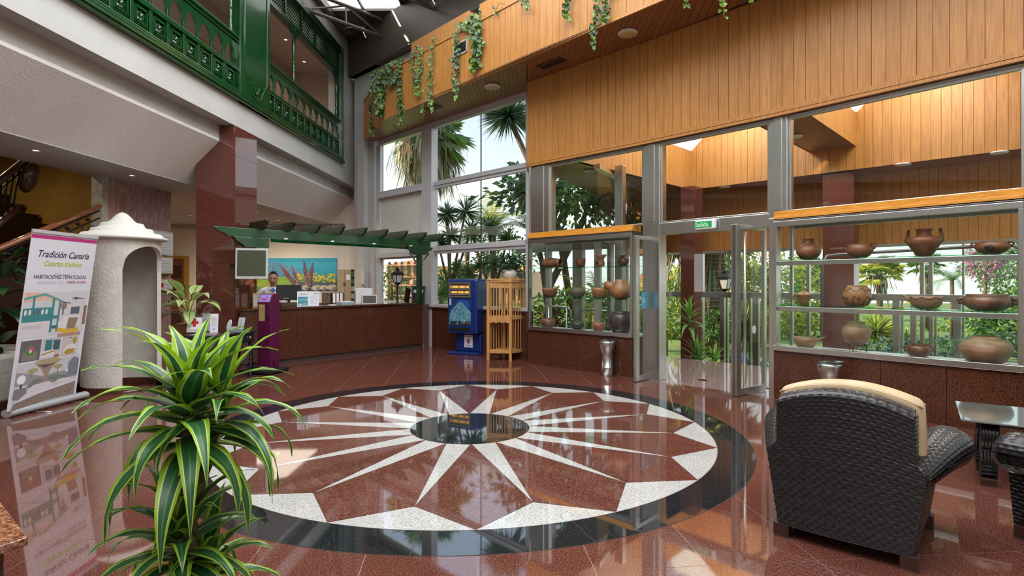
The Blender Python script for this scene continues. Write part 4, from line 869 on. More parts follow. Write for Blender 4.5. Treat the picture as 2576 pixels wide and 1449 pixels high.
def hand(parent, w, d, s=1.0, m=SKIN, curl=.5, side=1):
    """hand at wrist w pointing along d, palm down: palm, four fingers, thumb in one mesh"""
    d = Vector(d).normalized(); up = Vector((0, 0, 1)); sd = d.cross(up).normalized()*side; nn = sd.cross(d)*side; w = Vector(w); nodes = [(w, .028*s), (w+d*.04*s, (.038*s, .02*s)), (w+d*.085*s, (.042*s, .018*s))]; ed = [(0, 1), (1, 2)]
    mb = MB(); mb.tube([w, w+d*.03*s, w+d*.06*s, w+d*.095*s], [.026*s, .034*s, .042*s, .040*s], 12, flat=.5)
    for i, L in enumerate((.070, .080, .075, .058)):
        b = w+d*.085*s+sd*(-.030+i*.020)*s; dd = (d-nn*curl*.3).normalized(); d2 = (d-nn*curl).normalized(); d3 = (d-nn*curl*1.8).normalized()
        p1 = b+dd*L*.45*s; p2 = p1+d2*L*.32*s; p3 = p2+d3*L*.25*s; mb.tube([b, p1, p2, p3], [.0105*s, .0095*s, .0085*s, .0065*s], 8)
    b = w+d*.03*s-sd*.032*s; p1 = b+(d*.6-sd*.8).normalized()*.035*s; p2 = p1+(d-sd*.25).normalized()*.035*s; mb.tube([b, p1, p2], [.014*s, .011*s, .008*s], 8)
    return mb.build('hand', m, parent)
# receptionist
rx0, ry0 = (687-1288)/F_*11.8, 11.8
man = thing('person', 'receptionist in glasses, white shirt and blue tie standing behind the counter', 'person', (rx0, ry0, 0), math.radians(22))
S_ = 1.12; SH = mat('white shirt', (.74, .75, .78), .7); TR = mat('dark trousers', (.02, .022, .03), .8)
skin('shirt', [((0, .02, .98), (.19, .14)), ((0, .02, 1.15), (.195, .15)), ((0, .01, 1.33), (.19, .135)), ((0, .0, 1.44), (.15, .10)), ((0, .01, 1.50), (.07, .065)),
               ((-.22, .0, 1.425), .072), ((-.30, -.02, 1.24), .056), ((-.28, -.12, 1.13), .044), ((-.20, -.24, 1.14), .036), ((.22, .0, 1.425), .072), ((.30, -.02, 1.24), .056), ((.27, -.12, 1.13), .044), ((.20, -.24, 1.14), .036)],
     [(0, 1), (1, 2), (2, 3), (3, 4), (3, 5), (5, 6), (6, 7), (7, 8), (3, 9), (9, 10), (10, 11), (11, 12)], SH, man)
skin('trousers', [((0, .03, .96), (.165, .125)), ((-.09, .03, .82), .10), ((-.10, .03, .46), .065), ((-.10, .04, .07), .05), ((.09, .03, .82), .10), ((.10, .03, .46), .065), ((.10, .04, .07), .05)], [(0, 1), (1, 2), (2, 3), (0, 4), (4, 5), (5, 6)], TR, man)
for s in (-1, 1): MB().ell((s*.1, -.02, .04), (.05, .14, .04), 10).build('shoe', MT['black'], man)
head(man, (0, -.03, 1.545), S_*1.04, math.radians(0), math.radians(6), glasses=True)
MB().prism([(-.03, -.125, 1.49), (.03, -.125, 1.49), (.02, -.14, 1.45), (.05, -.185, 1.15), (0, -.19, 1.08), (-.05, -.185, 1.15), (-.02, -.14, 1.45)], (0, -.006, 0)).build('tie', mat('blue tie', (.05, .14, .42), .5), man)
MB().prism([(-.08, -.07, 1.54), (-.005, -.125, 1.48), (-.05, -.135, 1.45), (-.11, -.06, 1.50)], (0, -.008, 0)).prism([(.08, -.07, 1.54), (.005, -.125, 1.48), (.05, -.135, 1.45), (.11, -.06, 1.50)], (0, -.008, 0)).build('collar', SH, man)
for s in (-1, 1): hand(man, (s*.20, -.24, 1.14), (-s*.35, -1, -.08), 1.05, curl=.35, side=s)
# ------------------------------------------------------------------ roll-up banner
BLv, BRv, TLv, TRv = Vector((-5.97, 6.62, .09)), Vector((-5.90, 7.66, .09)), Vector((-5.56, 6.41, 2.2)), Vector((-5.72, 7.54, 2.2))
t = thing('roll_up_banner', 'tall white roll up banner with a pink top band, pictures and lettering', 'banner', ((BLv+BRv)/2).to_tuple()[:2]+(0,)); o_ = t.location.copy()
bl_, br_, tl_, tr_ = [p-o_ for p in (BLv, BRv, TLv, TRv)]
ux = ((br_-bl_)+(tr_-tl_))/2; uy = ((tl_-bl_)+(tr_-br_))/2; ctr = (bl_+br_+tl_+tr_)/4; BW, BHh = ux.length, uy.length; ux.normalize(); uy = (uy-ux*uy.dot(ux)).normalized(); BO = ctr-ux*BW/2-uy*BHh/2; bn = ux.cross(uy)
MB().prism([BO, BO+ux*BW, BO+ux*BW+uy*BHh, BO+uy*BHh], -bn*.004).build('sheet', mat('banner white', (.70, .71, .76), .35), t)
MB().prism([BO+uy*(BHh-.01)-bn*.01, BO+ux*BW+uy*(BHh-.01)-bn*.01, BO+ux*BW+uy*(BHh+.03)-bn*.01, BO+uy*(BHh+.03)-bn*.01], bn*.022).build('top_rail', MT['white aluminium'], t)
m = MB(); cc = [(.0+.065*math.cos(a), .052+.048*math.sin(a)) for a in [math.pi*2*i/14 for i in range(14)]]
hx = ux.copy(); hx.z = 0; hx.normalize(); hn = Vector((hx.y, -hx.x, 0))
bb0 = bl_.copy(); bb0.z = 0; bb1 = br_.copy(); bb1.z = 0; ext = bb1-bb0+hx*.08
m.prism([bb0-hx*.05+hn*a+Vector((0, 0, b)) for a, b in cc], ext); m.build('base_cassette', mat('silver base', (.52, .54, .56), .3, metal=.5), t)
for f in (.22, .75): p = bb0+(bb1-bb0)*f; MB().tube([p+Vector((0, 0, .006)), p+hn*.28+Vector((0, 0, .006))], .008, 6).build('foot', MT['steel'], t)
MB().tube([bb0*.5+bb1*.5-hn*.05+Vector((0, 0, .05)), BO+ux*BW*.5+uy*BHh-bn*.03], .01, 6).build('rear_pole', MT['steel'], t)
sh = [((.50, .03, .20), rc(0, BHh-.075, BW, BHh-.03))]
W, H_ = BW, BHh
def R_(x0, y0, x1, y1): return rc(x0*W, y0*H_, x1*W, y1*H_)
def Pn(l): return [(x*W, y*H_) for x, y in l]
TE = (.05, .24, .25)
sh += [((.62, .60, .63), R_(.02, .40, .97, .66)), ((.72, .45, .33), Pn([(.02, .60), (.02, .66), (.3, .655), (.52, .62), (.48, .60), (.3, .615)])), ((.55, .60, .62), R_(.03, .55, .40, .60)), (TE, R_(.02, .49, .42, .57)), ((.12, .35, .33), Pn([(.02, .63), (.3, .655), (.55, .61), (.55, .60), (.3, .64), (.02, .615)]))]
for i in range(6): sh.append(((.72, .70, .68) if i not in (2, 3) else (.1, .12, .14), blob((.06+i*.058)*W, .545*H_, .018*W, .017*H_, 10)))
sh += [(TE, R_(.14, .49, .17, .64)), (TE, R_(.42, .42, .455, .62)), (TE, R_(.52, .42, .55, .61)), ((.06, .16, .16), R_(.455, .44, .52, .46)), (TE, R_(.455, .50, .52, .52)),
       ((.66, .64, .66), R_(.02, .40, .42, .49)), ((.55, .52, .55), R_(.03, .45, .3, .47)), ((.26, .22, .14), blob(.60*W, .575*H_, .05*W, .025*H_)), ((.22, .16, .12), R_(.585, .52, .61, .57)), ((.05, .05, .06), Pn([(.55, .605), (.70, .59), (.70, .585), (.55, .60)])),
       ((.10, .14, .16), R_(.72, .52, .86, .565)), ((.70, .70, .73), R_(.62, .46, .88, .51)), ((.70, .70, .73), Pn([(.54, .48), (.86, .50), (.90, .45), (.56, .43)])), ((.70, .42, .03), Pn([(.54, .445), (.72, .425), (.88, .435), (.88, .41), (.72, .40), (.54, .42)])), ((.28, .2, .13), Pn([(.70, .50), (.86, .495), (.82, .43), (.68, .43)])), ((.26, .14, .10), R_(.93, .45, .98, .57)), ((.04, .04, .05), Pn([(.76, .625), (.92, .615), (.92, .612), (.80, .615), (.78, .60), (.775, .615), (.70, .618)])),
       ((.42, .26, .2), R_(.56, .385, .93, .405))]
sh += [((.14, .12, .13), R_(.06, .265, .34, .385)), ((.22, .2, .18), R_(.10, .27, .30, .32)), ((.1, .22, .05), blob(.19*W, .328*H_, .07*W, .03*H_)), ((.5, .08, .18), blob(.205*W, .332*H_, .04*W, .018*H_)), ((.7, .66, .68), blob(.20*W, .322*H_, .02*W, .01*H_)),
       ((.55, .5, .55), R_(.36, .265, .63, .385)), ((.05, .20, .20), R_(.40, .31, .50, .375)), ((.04, .12, .14), R_(.52, .31, .62, .37)), ((.72, .70, .74), Pn([(.36, .27), (.36, .31), (.54, .315), (.56, .27)])), ((.42, .28, .06), Pn([(.36, .295), (.54, .31), (.54, .30), (.36, .285)])), ((.40, .12, .06), R_(.55, .265, .63, .28)),
       ((.60, .52, .5), R_(.65, .265, .91, .385)), ((.35, .36, .05), blob(.85*W, .355*H_, .04*W, .018*H_)), ((.25, .14, .1), R_(.84, .30, .86, .345)), ((.72, .70, .72), Pn([(.68, .29), (.74, .33), (.90, .33), (.88, .28), (.74, .268)])), ((.45, .30, .04), Pn([(.70, .285), (.75, .305), (.88, .30), (.86, .275), (.74, .268)])), ((.05, .03, .02), Pn([(.70, .372), (.80, .375), (.80, .37)]))]
sh += [((.58, .57, .60), R_(.05, .03, .96, .255)), ((.30, .31, .30), Pn([(.05, .13), (.05, .21), (.2, .195), (.4, .165), (.6, .17), (.8, .17), (.96, .16), (.96, .12)])), ((.20, .22, .2), Pn([(.2, .11), (.3, .155), (.5, .15), (.62, .155), (.8, .14), (.8, .11)])), ((.34, .26, .21), Pn([(.33, .11), (.42, .135), (.44, .17), (.40, .20), (.28, .25), (.66, .25), (.54, .20), (.50, .17), (.52, .135), (.66, .115)])),
       ((.40, .36, .20), Pn([(.27, .245), (.33, .262), (.60, .262), (.69, .243), (.62, .228), (.45, .235), (.33, .235)])), ((.12, .09, .07), Pn([(.32, .235), (.44, .21), (.64, .235), (.5, .228)])), ((.38, .36, .16), blob(.27*W, .205*H_, .08*W, .014*H_)), ((.3, .23, .18), R_(.25, .165, .275, .2)), ((.38, .36, .16), blob(.64*W, .205*H_, .07*W, .014*H_)), ((.3, .23, .18), R_(.63, .16, .65, .2)),
       ((.20, .22, .27), Pn([(.80, .13), (.80, .22), (.88, .25), (.97, .23), (.97, .13)])), ((.85, .86, .9), blob(.13*W, .165*H_, .06*W, .027*H_)), ((.06, .06, .07), R_(.12, .11, .15, .14)), ((.85, .86, .9), blob(.79*W, .168*H_, .02*W, .01*H_)), ((.22, .21, .24), Pn([(.04, .06), (.05, .115), (.22, .115), (.22, .075), (.12, .05)])),
       ((.68, .66, .72), Pn([(.22, .085), (.30, .12), (.52, .125), (.60, .105), (.56, .085)])), ((.68, .66, .72), Pn([(.60, .105), (.68, .125), (.86, .12), (.90, .10)])), ((.70, .69, .74), Pn([(.07, .035), (.22, .08), (.96, .105), (.96, .085), (.4, .06)])), ((.27, .21, .17), Pn([(.04, .0), (.07, .035), (.4, .062), (.96, .088), (.96, .0)]))]
for i in range(130):
    fx, fy = random.uniform(.08, .94), random.uniform(.003, .07)
    if fy < .03+.055*fx: sh.append((random.choice([(.13, .10, .08), (.36, .29, .23)]), blob(fx*W, fy*H_, .010*W, .0018*H_, 6)))
prints(t, 'photo_print', BO, ux, uy, sh, step=.00003)
BK = flat((.03, .03, .05)); 
text(t, 'Tradición Canaria', .118, BO+ux*W*.50+uy*H_*.862, ux, uy, BK, align='CENTER', shear=.32, sx=1.0, bold=.001)
text(t, 'Canarian tradition', .092, BO+ux*W*.50+uy*H_*.812, ux, uy, flat((.38, .48, .03)), align='CENTER', shear=.32, bold=.001, sx=.92)
text(t, 'HABITACIONES TEMATIZADAS', .068, BO+ux*W*.50+uy*H_*.738, ux, uy, BK, align='CENTER', sx=.92)
text(t, 'HAVE FUN IN OUR', .058, BO+ux*W*.16+uy*H_*.708, ux, uy, flat((.52, .52, .57)), sx=.85); text(t, 'THEMED ROOMS', .05, BO+ux*W*.585+uy*H_*.709, ux, uy, flat((.45, .05, .12)), sx=.9)
text(t, 'DISFRUTA DE NUESTRAS', .024, BO+ux*W*.50+uy*H_*.762, ux, uy, flat((.55, .55, .6)), align='CENTER')
# ------------------------------------------------------------------ white stucco niche tower
RS_ = MT['rough stucco']
t = thing('niche_tower', 'round white stucco booth with a stepped dome and an arched opening', 'booth', (-5.88, 8.4, 0)); N = 96
a0, a1 = math.radians(-55), math.radians(32); ro, ri = .5, .44
def arch(a):     # height of the opening at angle a
    f = (a-a0)/(a1-a0); return 1.78+.36*math.sqrt(max(0, 1-(2*f-1)**2))**.9
m = MB(); A = [a1+(2*math.pi-(a1-a0))*i/N for i in range(N+1)]
vs = []; 
for a in A:
    for r, z in ((ro*1.02, .10), (ro, .5), (ro*.985, 1.2), (ro, 2.24), (ri, 2.24), (ri, .10)): vs.append((r*math.cos(a), r*math.sin(a), z))
fs = [(i*6+k, (i+1)*6+k, (i+1)*6+(k+1) % 6, i*6+(k+1) % 6) for i in range(N) for k in range(6)]+[(0, 1, 2, 3, 4, 5), tuple((N*6+k) for k in range(6))[::-1]]
m.add(vs, fs, 0, False); M_ = 24; vs = []
for i in range(M_+1):
    a = a0+(a1-a0)*i/M_; z = arch(a)
    for r, zz in ((ro, z), (ro, 2.24), (ri, 2.24), (ri, z)): vs.append((r*math.cos(a), r*math.sin(a), zz))
fs = [(i*4+k, (i+1)*4+k, (i+1)*4+(k+1) % 4, i*4+(k+1) % 4) for i in range(M_) for k in range(4)]
m.add(vs, fs, 0, False); m.build('wall', RS_, t)
MB().lathe([(.56, 2.235), (.585, 2.25), (.585, 2.275), (.53, 2.30), (.50, 2.335), (.42, 2.345), (.40, 2.37), (.385, 2.41), (.31, 2.42), (.285, 2.45), (.27, 2.49), (.20, 2.50), (.155, 2.53), (.115, 2.58), (.075, 2.625), (.035, 2.652), (.001, 2.66)], 48).build('stepped_dome', mat('smooth stucco', (.66, .64, .58), .8, bump=.2, bscale=30), t)
sk_ = MB(); vs = []
for a in A:
    for r, z in ((ro*1.015, 0), (ro*1.015, .10), (ri, .10), (ri, 0)): vs.append((r*math.cos(a), r*math.sin(a), z))
sk_.add(vs, [(i*4+k, (i+1)*4+k, (i+1)*4+(k+1) % 4, i*4+(k+1) % 4) for i in range(N) for k in range(4)], 0); sk_.build('skirting', PED, t)
MB().lathe([(ri, 0), (ri, .02)], 40).build('floor_disc', PED, t)
# planter wall at the far left
t = thing('planter_bench', 'low white plaster planter wall at the left edge below the dark leaves', 'planter', (-7.3, 7.6, 0))
MB().box(-.9, .88, -.7, .9, .09, .66).build('wall', MT['rough stucco'], t, bevel=.03); MB().box(-.905, .885, -.705, .905, 0, .09).build('skirting', PED, t)
# ------------------------------------------------------------------ stairs behind
st = struct(MB().box(-11.05, -8.0, 5.75, 6.3, 0, .3).build('stairs', MT['dark wood']))
for i in range(8): MB().box(-8.25-i*.30, -7.95-i*.30, 6.6, 11.1, 1.72+i*.20, 1.92+i*.20).build('step', MT['dark wood'], st); MB().box(-8.26-i*.30, -7.90-i*.30, 6.6, 11.1, 1.92+i*.20, 1.945+i*.20).build('tread', mat('tread', (.06, .03, .022), .18) if i == 0 else MT['tread'], st)
MB().box(-8.0, -7.45, 6.6, 9.6, 1.2, 1.70).build('string', MT['dark wood'], st)
pA, pB = at(-60, 650, 7.35), at(250, 519, 9.5)
hr = thing('stair_handrail', 'polished wooden handrail over iron scrollwork rising to the grey pillar', 'handrail', pA)
v_ = pB-pA; MB().tube([Vector((0, 0, 0)), v_*.5, v_], .055, 12, flat=.75).build('rail', MT['rail wood'], hr)
MB().tube([Vector((0, 0, -.20)), v_+Vector((0, 0, -.20))], .014, 6).build('lower_bar', MT['iron'], hr); MB().tube([Vector((0, 0, -.075)), v_+Vector((0, 0, -.075))], .014, 6).build('upper_bar', MT['iron'], hr)
for i in range(9):
    c = v_*(.12+i*.095)+Vector((0, 0, -.135)); MB().ell(c, (.03, .04, .03), 8).build('bead', MT['iron'], hr)
for i in range(5):
    c = v_*(.1+i*.2)+Vector((0, 0, -.42)); d = v_.normalized(); pts = []
    for q in range(26): w = q*.42; r = .19*math.exp(-q*.085); pts.append(c+d*(r*math.cos(w))+Vector((0, 0, r*math.sin(w))))
    MB().tube(pts, .011, 5).build('scroll', MT['iron'], hr)
    pts = [v_*(.02+i*.2)+Vector((0, 0, -.2)), c-d*.05+Vector((0, 0, -.15)), c+d*.15+Vector((0, 0, -.3))]; MB().tube(pts, .010, 5).build('scroll_bar', MT['iron'], hr)
pA, pB = at(-40, 486, 7.9), at(64, 402, 8.6)
hr = thing('upper_handrail', 'dark curved upper stair railing with iron bars at the left edge', 'handrail', pA); v_ = pB-pA
MB().tube([Vector((0, 0, 0)), v_*.6, v_*1.0, v_*1.15+Vector((0, 0, .12))], .05, 10).build('rail', MT['dark wood'], hr)
MB().tube([Vector((0, 0, -.12)), v_+Vector((0, 0, -.13))], .014, 6).build('bar', MT['iron'], hr); MB().tube([Vector((0, 0, -.62)), v_*.8+Vector((0, 0, -.62))], .05, 8).build('string', MT['dark wood'], hr)
for i in range(6): MB().tube([v_*(.1+i*.15)+Vector((0, 0, -.05)), v_*(.02+i*.13)+Vector((0, 0, -.6))], .012, 5).build('baluster', MT['iron'], hr)
MB().ell(v_*1.08+Vector((0, 0, -.30)), (.12, .14, .26), 12, rot=Euler((0, .25, 0))).build('volute', mat('volute', (.07, .025, .018), .15), hr)
# ------------------------------------------------------------------ framed certificates on the pink wall
for i, (u0, u1, v0, v1, lab, c) in enumerate(((379, 430, 582, 643, 'large white framed certificate, topmost beside the booth', (.55, .52, .5)), (410, 430, 645, 690, 'gilt framed certificate, middle one beside the booth', (.42, .33, .12)), (404, 432, 702, 730, 'small framed pictures with a red item, lowest beside the booth', (.5, .4, .2)))):
    y0_, y1_ = 10.55 if i == 0 else 10.95, 11.40; xx = -6.97; z1_, z0_ = zat(v0, 11.1), zat(v1, 11.1)
    t = thing('certificate', lab, 'picture', (xx, (y0_+y1_)/2, z0_), math.pi/2)
    hw = (y1_-y0_)/2; MB().box(-hw, hw, -.03, .0, 0, z1_-z0_).build('frame', flat(c), t, bevel=.005); MB().box(-hw+.03, hw-.03, -.033, -.03, .03, z1_-z0_-.03).build('sheet', MT['paper'], t)
    prints(t, 'text_lines', (-hw+.03, -.0332, .03), X_, Z_, [((.45, .48, .5), rc(.03, .03+k*.05, 2*hw-.1, .042+k*.05)) for k in range(max(1, int((z1_-z0_-.1)/.05)))]+([((.5, .03, .03), rc(.02, .02, .1, .12))] if i == 2 else []))
# brown door far left in the hall
t = thing('hall_door', 'brown wooden door with an ochre frame in the far hall left of the column', 'door', (at(446, 711, 17.6).x, 17.64, 0))
MB().box(-.32, .32, 0, .05, 0, 2.45).build('frame', MT['gold wall'], t); MB().box(-.24, .18, -.03, 0, 0, 2.35).build('leaf', mat('red brown door', (.16, .05, .02), .4), t, bevel=.005)
for z in (.5, 1.3, 1.95): MB().box(-.18, .12, -.045, -.03, z-.2, z+.2).build('panel', MT['dark wood'], t, bevel=.005)
# ------------------------------------------------------------------ console table and what stands on it
TB = mat('navy black paint', (.012, .015, .024), .25, coat=.4)
tb = thing('console_table', 'black painted console table with brass knobs in front of the column', 'table', (-4.70, 9.03, 0), math.radians(-7))
MB().prism([(-.25, -.56, .765), (.22, -.56, .765), (.30, -.48, .765), (.30, .48, .765), (.22, .56, .765), (-.25, .56, .765)], (0, 0, .03)).build('tabletop', TB, tb, bevel=.006)
MB().prism([(-.22, -.52, .60), (.20, -.52, .60), (.27, -.45, .60), (.27, .45, .60), (.20, .52, .60), (-.22, .52, .60)], (0, 0, .163)).build('apron', TB, tb, bevel=.004)
for i, y in enumerate((-.29, 0.0, .29)):
    d_ = MB().box(.27, .282, y-.13, y+.13, .625, .745).build('drawer', TB, tb, bevel=.004); MB().ell((.30, y, .685), (.018, .02, .02), 10).build('knob', MT['brass'], d_)
for sx, sy in ((.2, -.45), (.2, .45), (-.18, -.45), (-.18, .45)): MB().lathe([(.03, 0), (.035, .03), (.02, .06), (.028, .10), (.018, .14), (.03, .22), (.016, .34), (.022, .42), (.03, .47), (.018, .50), (.036, .54), (.03, .60)], 12, (sx, sy, 0)).build('leg', TB, tb)
MB().prism([(.03, -.515, .60), (.03, -.515, .54), (-.05, -.515, .45), (-.12, -.515, .40), (-.20, -.515, .52), (-.22, -.515, .60)], (0, .03, 0)).build('carved_apron', TB, tb)
def ontab(name, label, cat, u, v, rz): D = F_*(1.6-.795)/(v-V0); p = at(u, v, D); return thing(name, label, cat, (p.x, p.y, .795), rz)
t = ontab('first_aid_sign', 'white sign with a red cross on the console table', 'sign', 488, 836, .1)
MB().box(-.115, .115, -.003, .003, 0, .24).build('panel', MT['paper'], t, rot=(-.12, 0, 0)); MB().box(-.125, .125, -.05, .04, 0, .01).build('foot', MT['shelf glass'], t)
prints(t, 'red_cross', (-.115, -.0035, 0), X_, (0, .12, .993), [((.60, .02, .02), rc(.09, .09, .14, .225)), ((.60, .02, .02), rc(.05, .135, .18, .18))]); text(t, 'Primeros Auxilios', .027, (-.105, -.007, .035), X_, (0, .12, .993), flat((.5, .15, .15)))
t = ontab('leaflet_stand', 'tall leaflet with wavy green logo behind the red cross sign', 'leaflet', 517, 832, .05)
MB().box(-.06, .06, -.003, .003, 0, .30).build('panel', MT['paper'], t, rot=(-.1, 0, 0)); text(t, 'PLYSCA', .034, (-.058, -.03, .235), X_, Z_, flat((.05, .15, .15)), sx=.8)
prints(t, 'picture', (-.06, -.0035, 0), X_, (0, .1, .995), [((.45, .46, .48), rc(.005, .01, .115, .2)), ((.03, .03, .03), blob(.06, .08, .025, .045)), ((.5, .42, .02), blob(.06, .09, .02, .02)), ((.05, .2, .2), blob(.05, .285, .03, .012)), ((.7, .75, .75), blob(.05, .285, .015, .006))])
t = ontab('leaflet_stand', 'white folded leaflet standing right of the red cross sign', 'leaflet', 538, 836, .15)
MB().box(-.062, .062, -.003, .003, 0, .30).build('panel', MT['paper'], t, rot=(-.08, 0, 0)); text(t, 'Bistro', .032, (-.03, -.026, .225), X_, Z_, flat((.25, .05, .08)), shear=.3)
prints(t, 'text_lines', (-.062, -.0035, 0), X_, (0, .08, .996), [((.5, .5, .55), rc(.02, .09+k*.022, .105, .095+k*.022)) for k in range(6)]+[((.05, .35, .40), rc(.045, .045, .08, .06))])
t = ontab('oval_card', 'white oval card leaning on the console table', 'card', 572, 832, -.5)
MB().prism([(x, 0, y) for x, y in blob(0, .10, .055, .095, 20)], (0, .005, 0)).build('card', MT['paper'], t, rot=(-.3, 0, 0)); prints(t, 'green_rim', (0, .0, 0), X_, (0, .3, .954), [((.15, .35, .3), blob(0, .1, .042, .08, 18)), ((.72, .74, .76), blob(0, .1, .036, .072, 18))])
t = ontab('card_stack', 'stack of white cards in a holder between the oval card and clear stand', 'cards', 585, 829, .1)
for k in range(4): MB().box(-.06, .06, -.04, .04, k*.012, k*.012+.009).build('card', MT['paper'], t)
t = ontab('acrylic_stand', 'clear acrylic leaflet stand, rightmost on the console table', 'stand', 604, 829, -.3)
MB().box(-.065, .065, -.003, .003, 0, .21).build('panel', flat((.55, .58, .62), .2), t, rot=(-.25, 0, 0)); MB().box(-.06, .06, -.05, .06, 0, .006).build('foot', MT['shelf glass'], t)
prints(t, 'picture', (-.065, -.004, 0), X_, (0, .247, .969), [((.3, .32, .36), [(.02, .03), (.06, .18), (.1, .17), (.07, .03)]), ((.75, .75, .78), [(.05, .04), (.09, .19), (.11, .18)])])
t = ontab('magazine', 'magazines lying flat on the console table below the leaflets', 'magazine', 520, 843, .1); MB().box(-.2, .15, -.03, .06, 0, .008).build('cover', flat((.4, .42, .45)), t); MB().box(-.1, .2, -.02, .07, .008, .013).build('top_issue', flat((.35, .08, .08)), t)
# white carved bench under the table
WH = mat('white painted wood', (.66, .66, .68), .4)
t = thing('carved_bench', 'white painted bench with carved scalloped back beside the booth', 'bench', (-4.92, 8.02, 0), math.radians(10))
m = MB()
prof = [(-.06, .0), (-.06, .74), (-.05, .74), (.1, .71), (.16, .66), (.22, .64), (.25, .58), (.22, .5), (.26, .44), (.22, .36), (.27, .3), (.22, .0)]
m.prism([(x, 0, z) for x, z in prof], (0, .03, 0)); m.build('scalloped_back', WH, t, bevel=.006)
prof = [(.30, .0), (.36, .12), (.30, .24), (.34, .34), (.29, .46), (.35, .54), (.31, .60), (.37, .66), (.43, .66), (.49, .60), (.45, .54), (.51, .46), (.46, .34), (.50, .24), (.44, .12), (.50, 0)]
MB().prism([(x, 0, z) for x, z in prof], (0, .03, 0)).build('carved_splat', WH, t, bevel=.006); MB().box(-.06, .5, .03, .4, .32, .36).build('seat', WH, t, bevel=.006)
for x in (-.02, .44): MB().box(x-.03, x+.03, .34, .4, 0, .32).build('leg', WH, t)
# ------------------------------------------------------------------ purple kiosk
PU = mat('purple metal', (.095, .006, .045), .35); g0 = G(688, 937)
t = thing('speed_scale_kiosk', 'slim purple weighing kiosk with a lilac display in front of the counter', 'kiosk', (g0.x-.16, g0.y, 0), math.radians(-14))
MB().box(-.30, .32, -.28, .26, .02, .07).build('base_plate', MT['black'], t, bevel=.01)
for x, y in ((-.27, -.25), (.29, -.25), (-.27, .22), (.29, .22)): MB().lathe([(.02, 0), (.02, .02)], 10, (x, y, 0)).build('foot', MT['rubber'], t)
MB().prism([(-.13, -.02, .07), (-.13, -.02, 1.25), (-.13, .06, 1.40), (-.13, .22, 1.40), (-.13, .24, 1.30), (-.13, .24, .07)], (.26, 0, 0)).build('body', PU, t, bevel=.008)
d = Vector((0, .08, .15)).normalized(); MB().prism([(-.11, -.016, 1.255), (.11, -.016, 1.255), (.11, .052, 1.385), (-.11, .052, 1.385)], (0, -.006, .003)).build('display', mat('lilac', (.36, .27, .66), .4), t, bevel=.002)
prints(t, 'digits', Vector((-.07, -.0225, 1.30)), X_, d, [((.65, .0, .08), rc(.012+k*.022, .0, .030+k*.022, .022)) for k in range(6)]+[((.1, .08, .4), blob(.125, .05, .012, .01))], lift=.002)
MB().box(-.10, .02, -.024, -.02, .92, 1.21).build('instruction_label', flat((.45, .36, .12)), t); prints(t, 'label_lines', (-.10, -.0242, .92), X_, Z_, [((.2, .15, .05), rc(.015, .02+k*.027, .105, .026+k*.027)) for k in range(9)])
MB().box(.05, .09, -.026, -.02, 1.15, 1.20).build('coin_slot', MT['black'], t, bevel=.003); MB().box(.05, .10, -.026, -.02, .95, 1.0).build('coin_return', MT['black'], t, bevel=.003)
m = MB(); m.tube([(-.15, -.12, .07), (-.15, -.12, .42), (.28, -.12, .42), (.28, -.12, .07)], .008, 6); m.tube([(-.15, -.2, .07), (-.15, -.12, .12)], .006, 5); m.build('guard_rail', MT['iron'], t)
MB().box(.0, .12, -.16, -.06, .07, .13).build('clamp', MT['steel'], t, bevel=.004)
# ------------------------------------------------------------------ blue vending machine
BLU = mat('vending blue', (.006, .03, .17), .25, coat=.5); g0 = G(1178, 893)
t = thing('vending_machine', 'dark blue cigarette vending machine with a lit mountain picture', 'vending machine', (g0.x-.02, g0.y+.42, 0), math.radians(-27)); 
MB().box(-.36, .46, -.40, .36, 0, .05).build('base_plate', BLU, t, bevel=.02); MB().box(-.24, .42, -.16, .30, .05, .46).build('pedestal', BLU, t, bevel=.02)
MB().box(-.36, .42, -.34, .34, .46, 1.68).build('cabinet', BLU, t, bevel=.04)
w = MB(); 
for a in ((-.31, .26, 1.27, 1.30), (-.31, .26, 1.58, 1.61), (-.31, -.28, 1.30, 1.58), (.23, .26, 1.30, 1.58)): w.box(a[0], a[1], -.365, -.345, a[2], a[3])
w.build('display_frame', flat((.16, .13, .11), .4), t); MB().box(-.28, .23, -.352, -.342, 1.30, 1.58).build('display_back', flat((.06, .05, .045)), t)
YG = emis('lit packet', (1.0, .55, .12), .9)
for r in range(2):
    for i in range(14): MB().box(-.265+i*.035, -.24+i*.035, -.362, -.352, 1.36+r*.12, 1.41+r*.12).build('packet', YG if (i*7+r*3) % 5 else flat((.55, .3, .04)), t)
    MB().box(-.275, .225, -.366, -.352, 1.325+r*.12, 1.345+r*.12).build('button_strip', flat((.25, .22, .2)), t)
po = [((.004, .03, .14), rc(0, 0, .57, .60)), ((.006, .08, .30), blob(.36, .46, .18, .12, 14)), ((.10, .28, .34), [(0, .18), (.06, .34), (.14, .42), (.24, .50), (.30, .535), (.36, .50), (.44, .42), (.57, .30), (.57, .1), (0, .1)]), ((.01, .02, .03), rc(0, 0, .57, .10))]
for i in range(60):
    x = random.uniform(.02, .55); top = .5-abs(x-.30)*.75; y = random.uniform(.06, top); po.append((random.choice([(.42, .60, .64), (.015, .04, .06), (.02, .05, .07), (.25, .45, .5)]), [(x, y), (x+.012, y-.002), (x+(x-.3)*.25+.01, y-random.uniform(.04, .10)), (x+(x-.3)*.2, y-.05)]))
po = [(c, [(min(max(a, 0), .57), min(max(b, 0), .6)) for a, b in p]) for c, p in po]
prints(t, 'mountain_picture', (-.31, -.3415, .64), X_, Z_, po, step=.00008); prints(t, 'side_sticker', (-.30, -.348, 1.10), X_, Z_, [((.6, .6, .6), rc(0, 0, .05, .15)), ((.4, .05, .05), rc(.01, .06, .02, .13))])
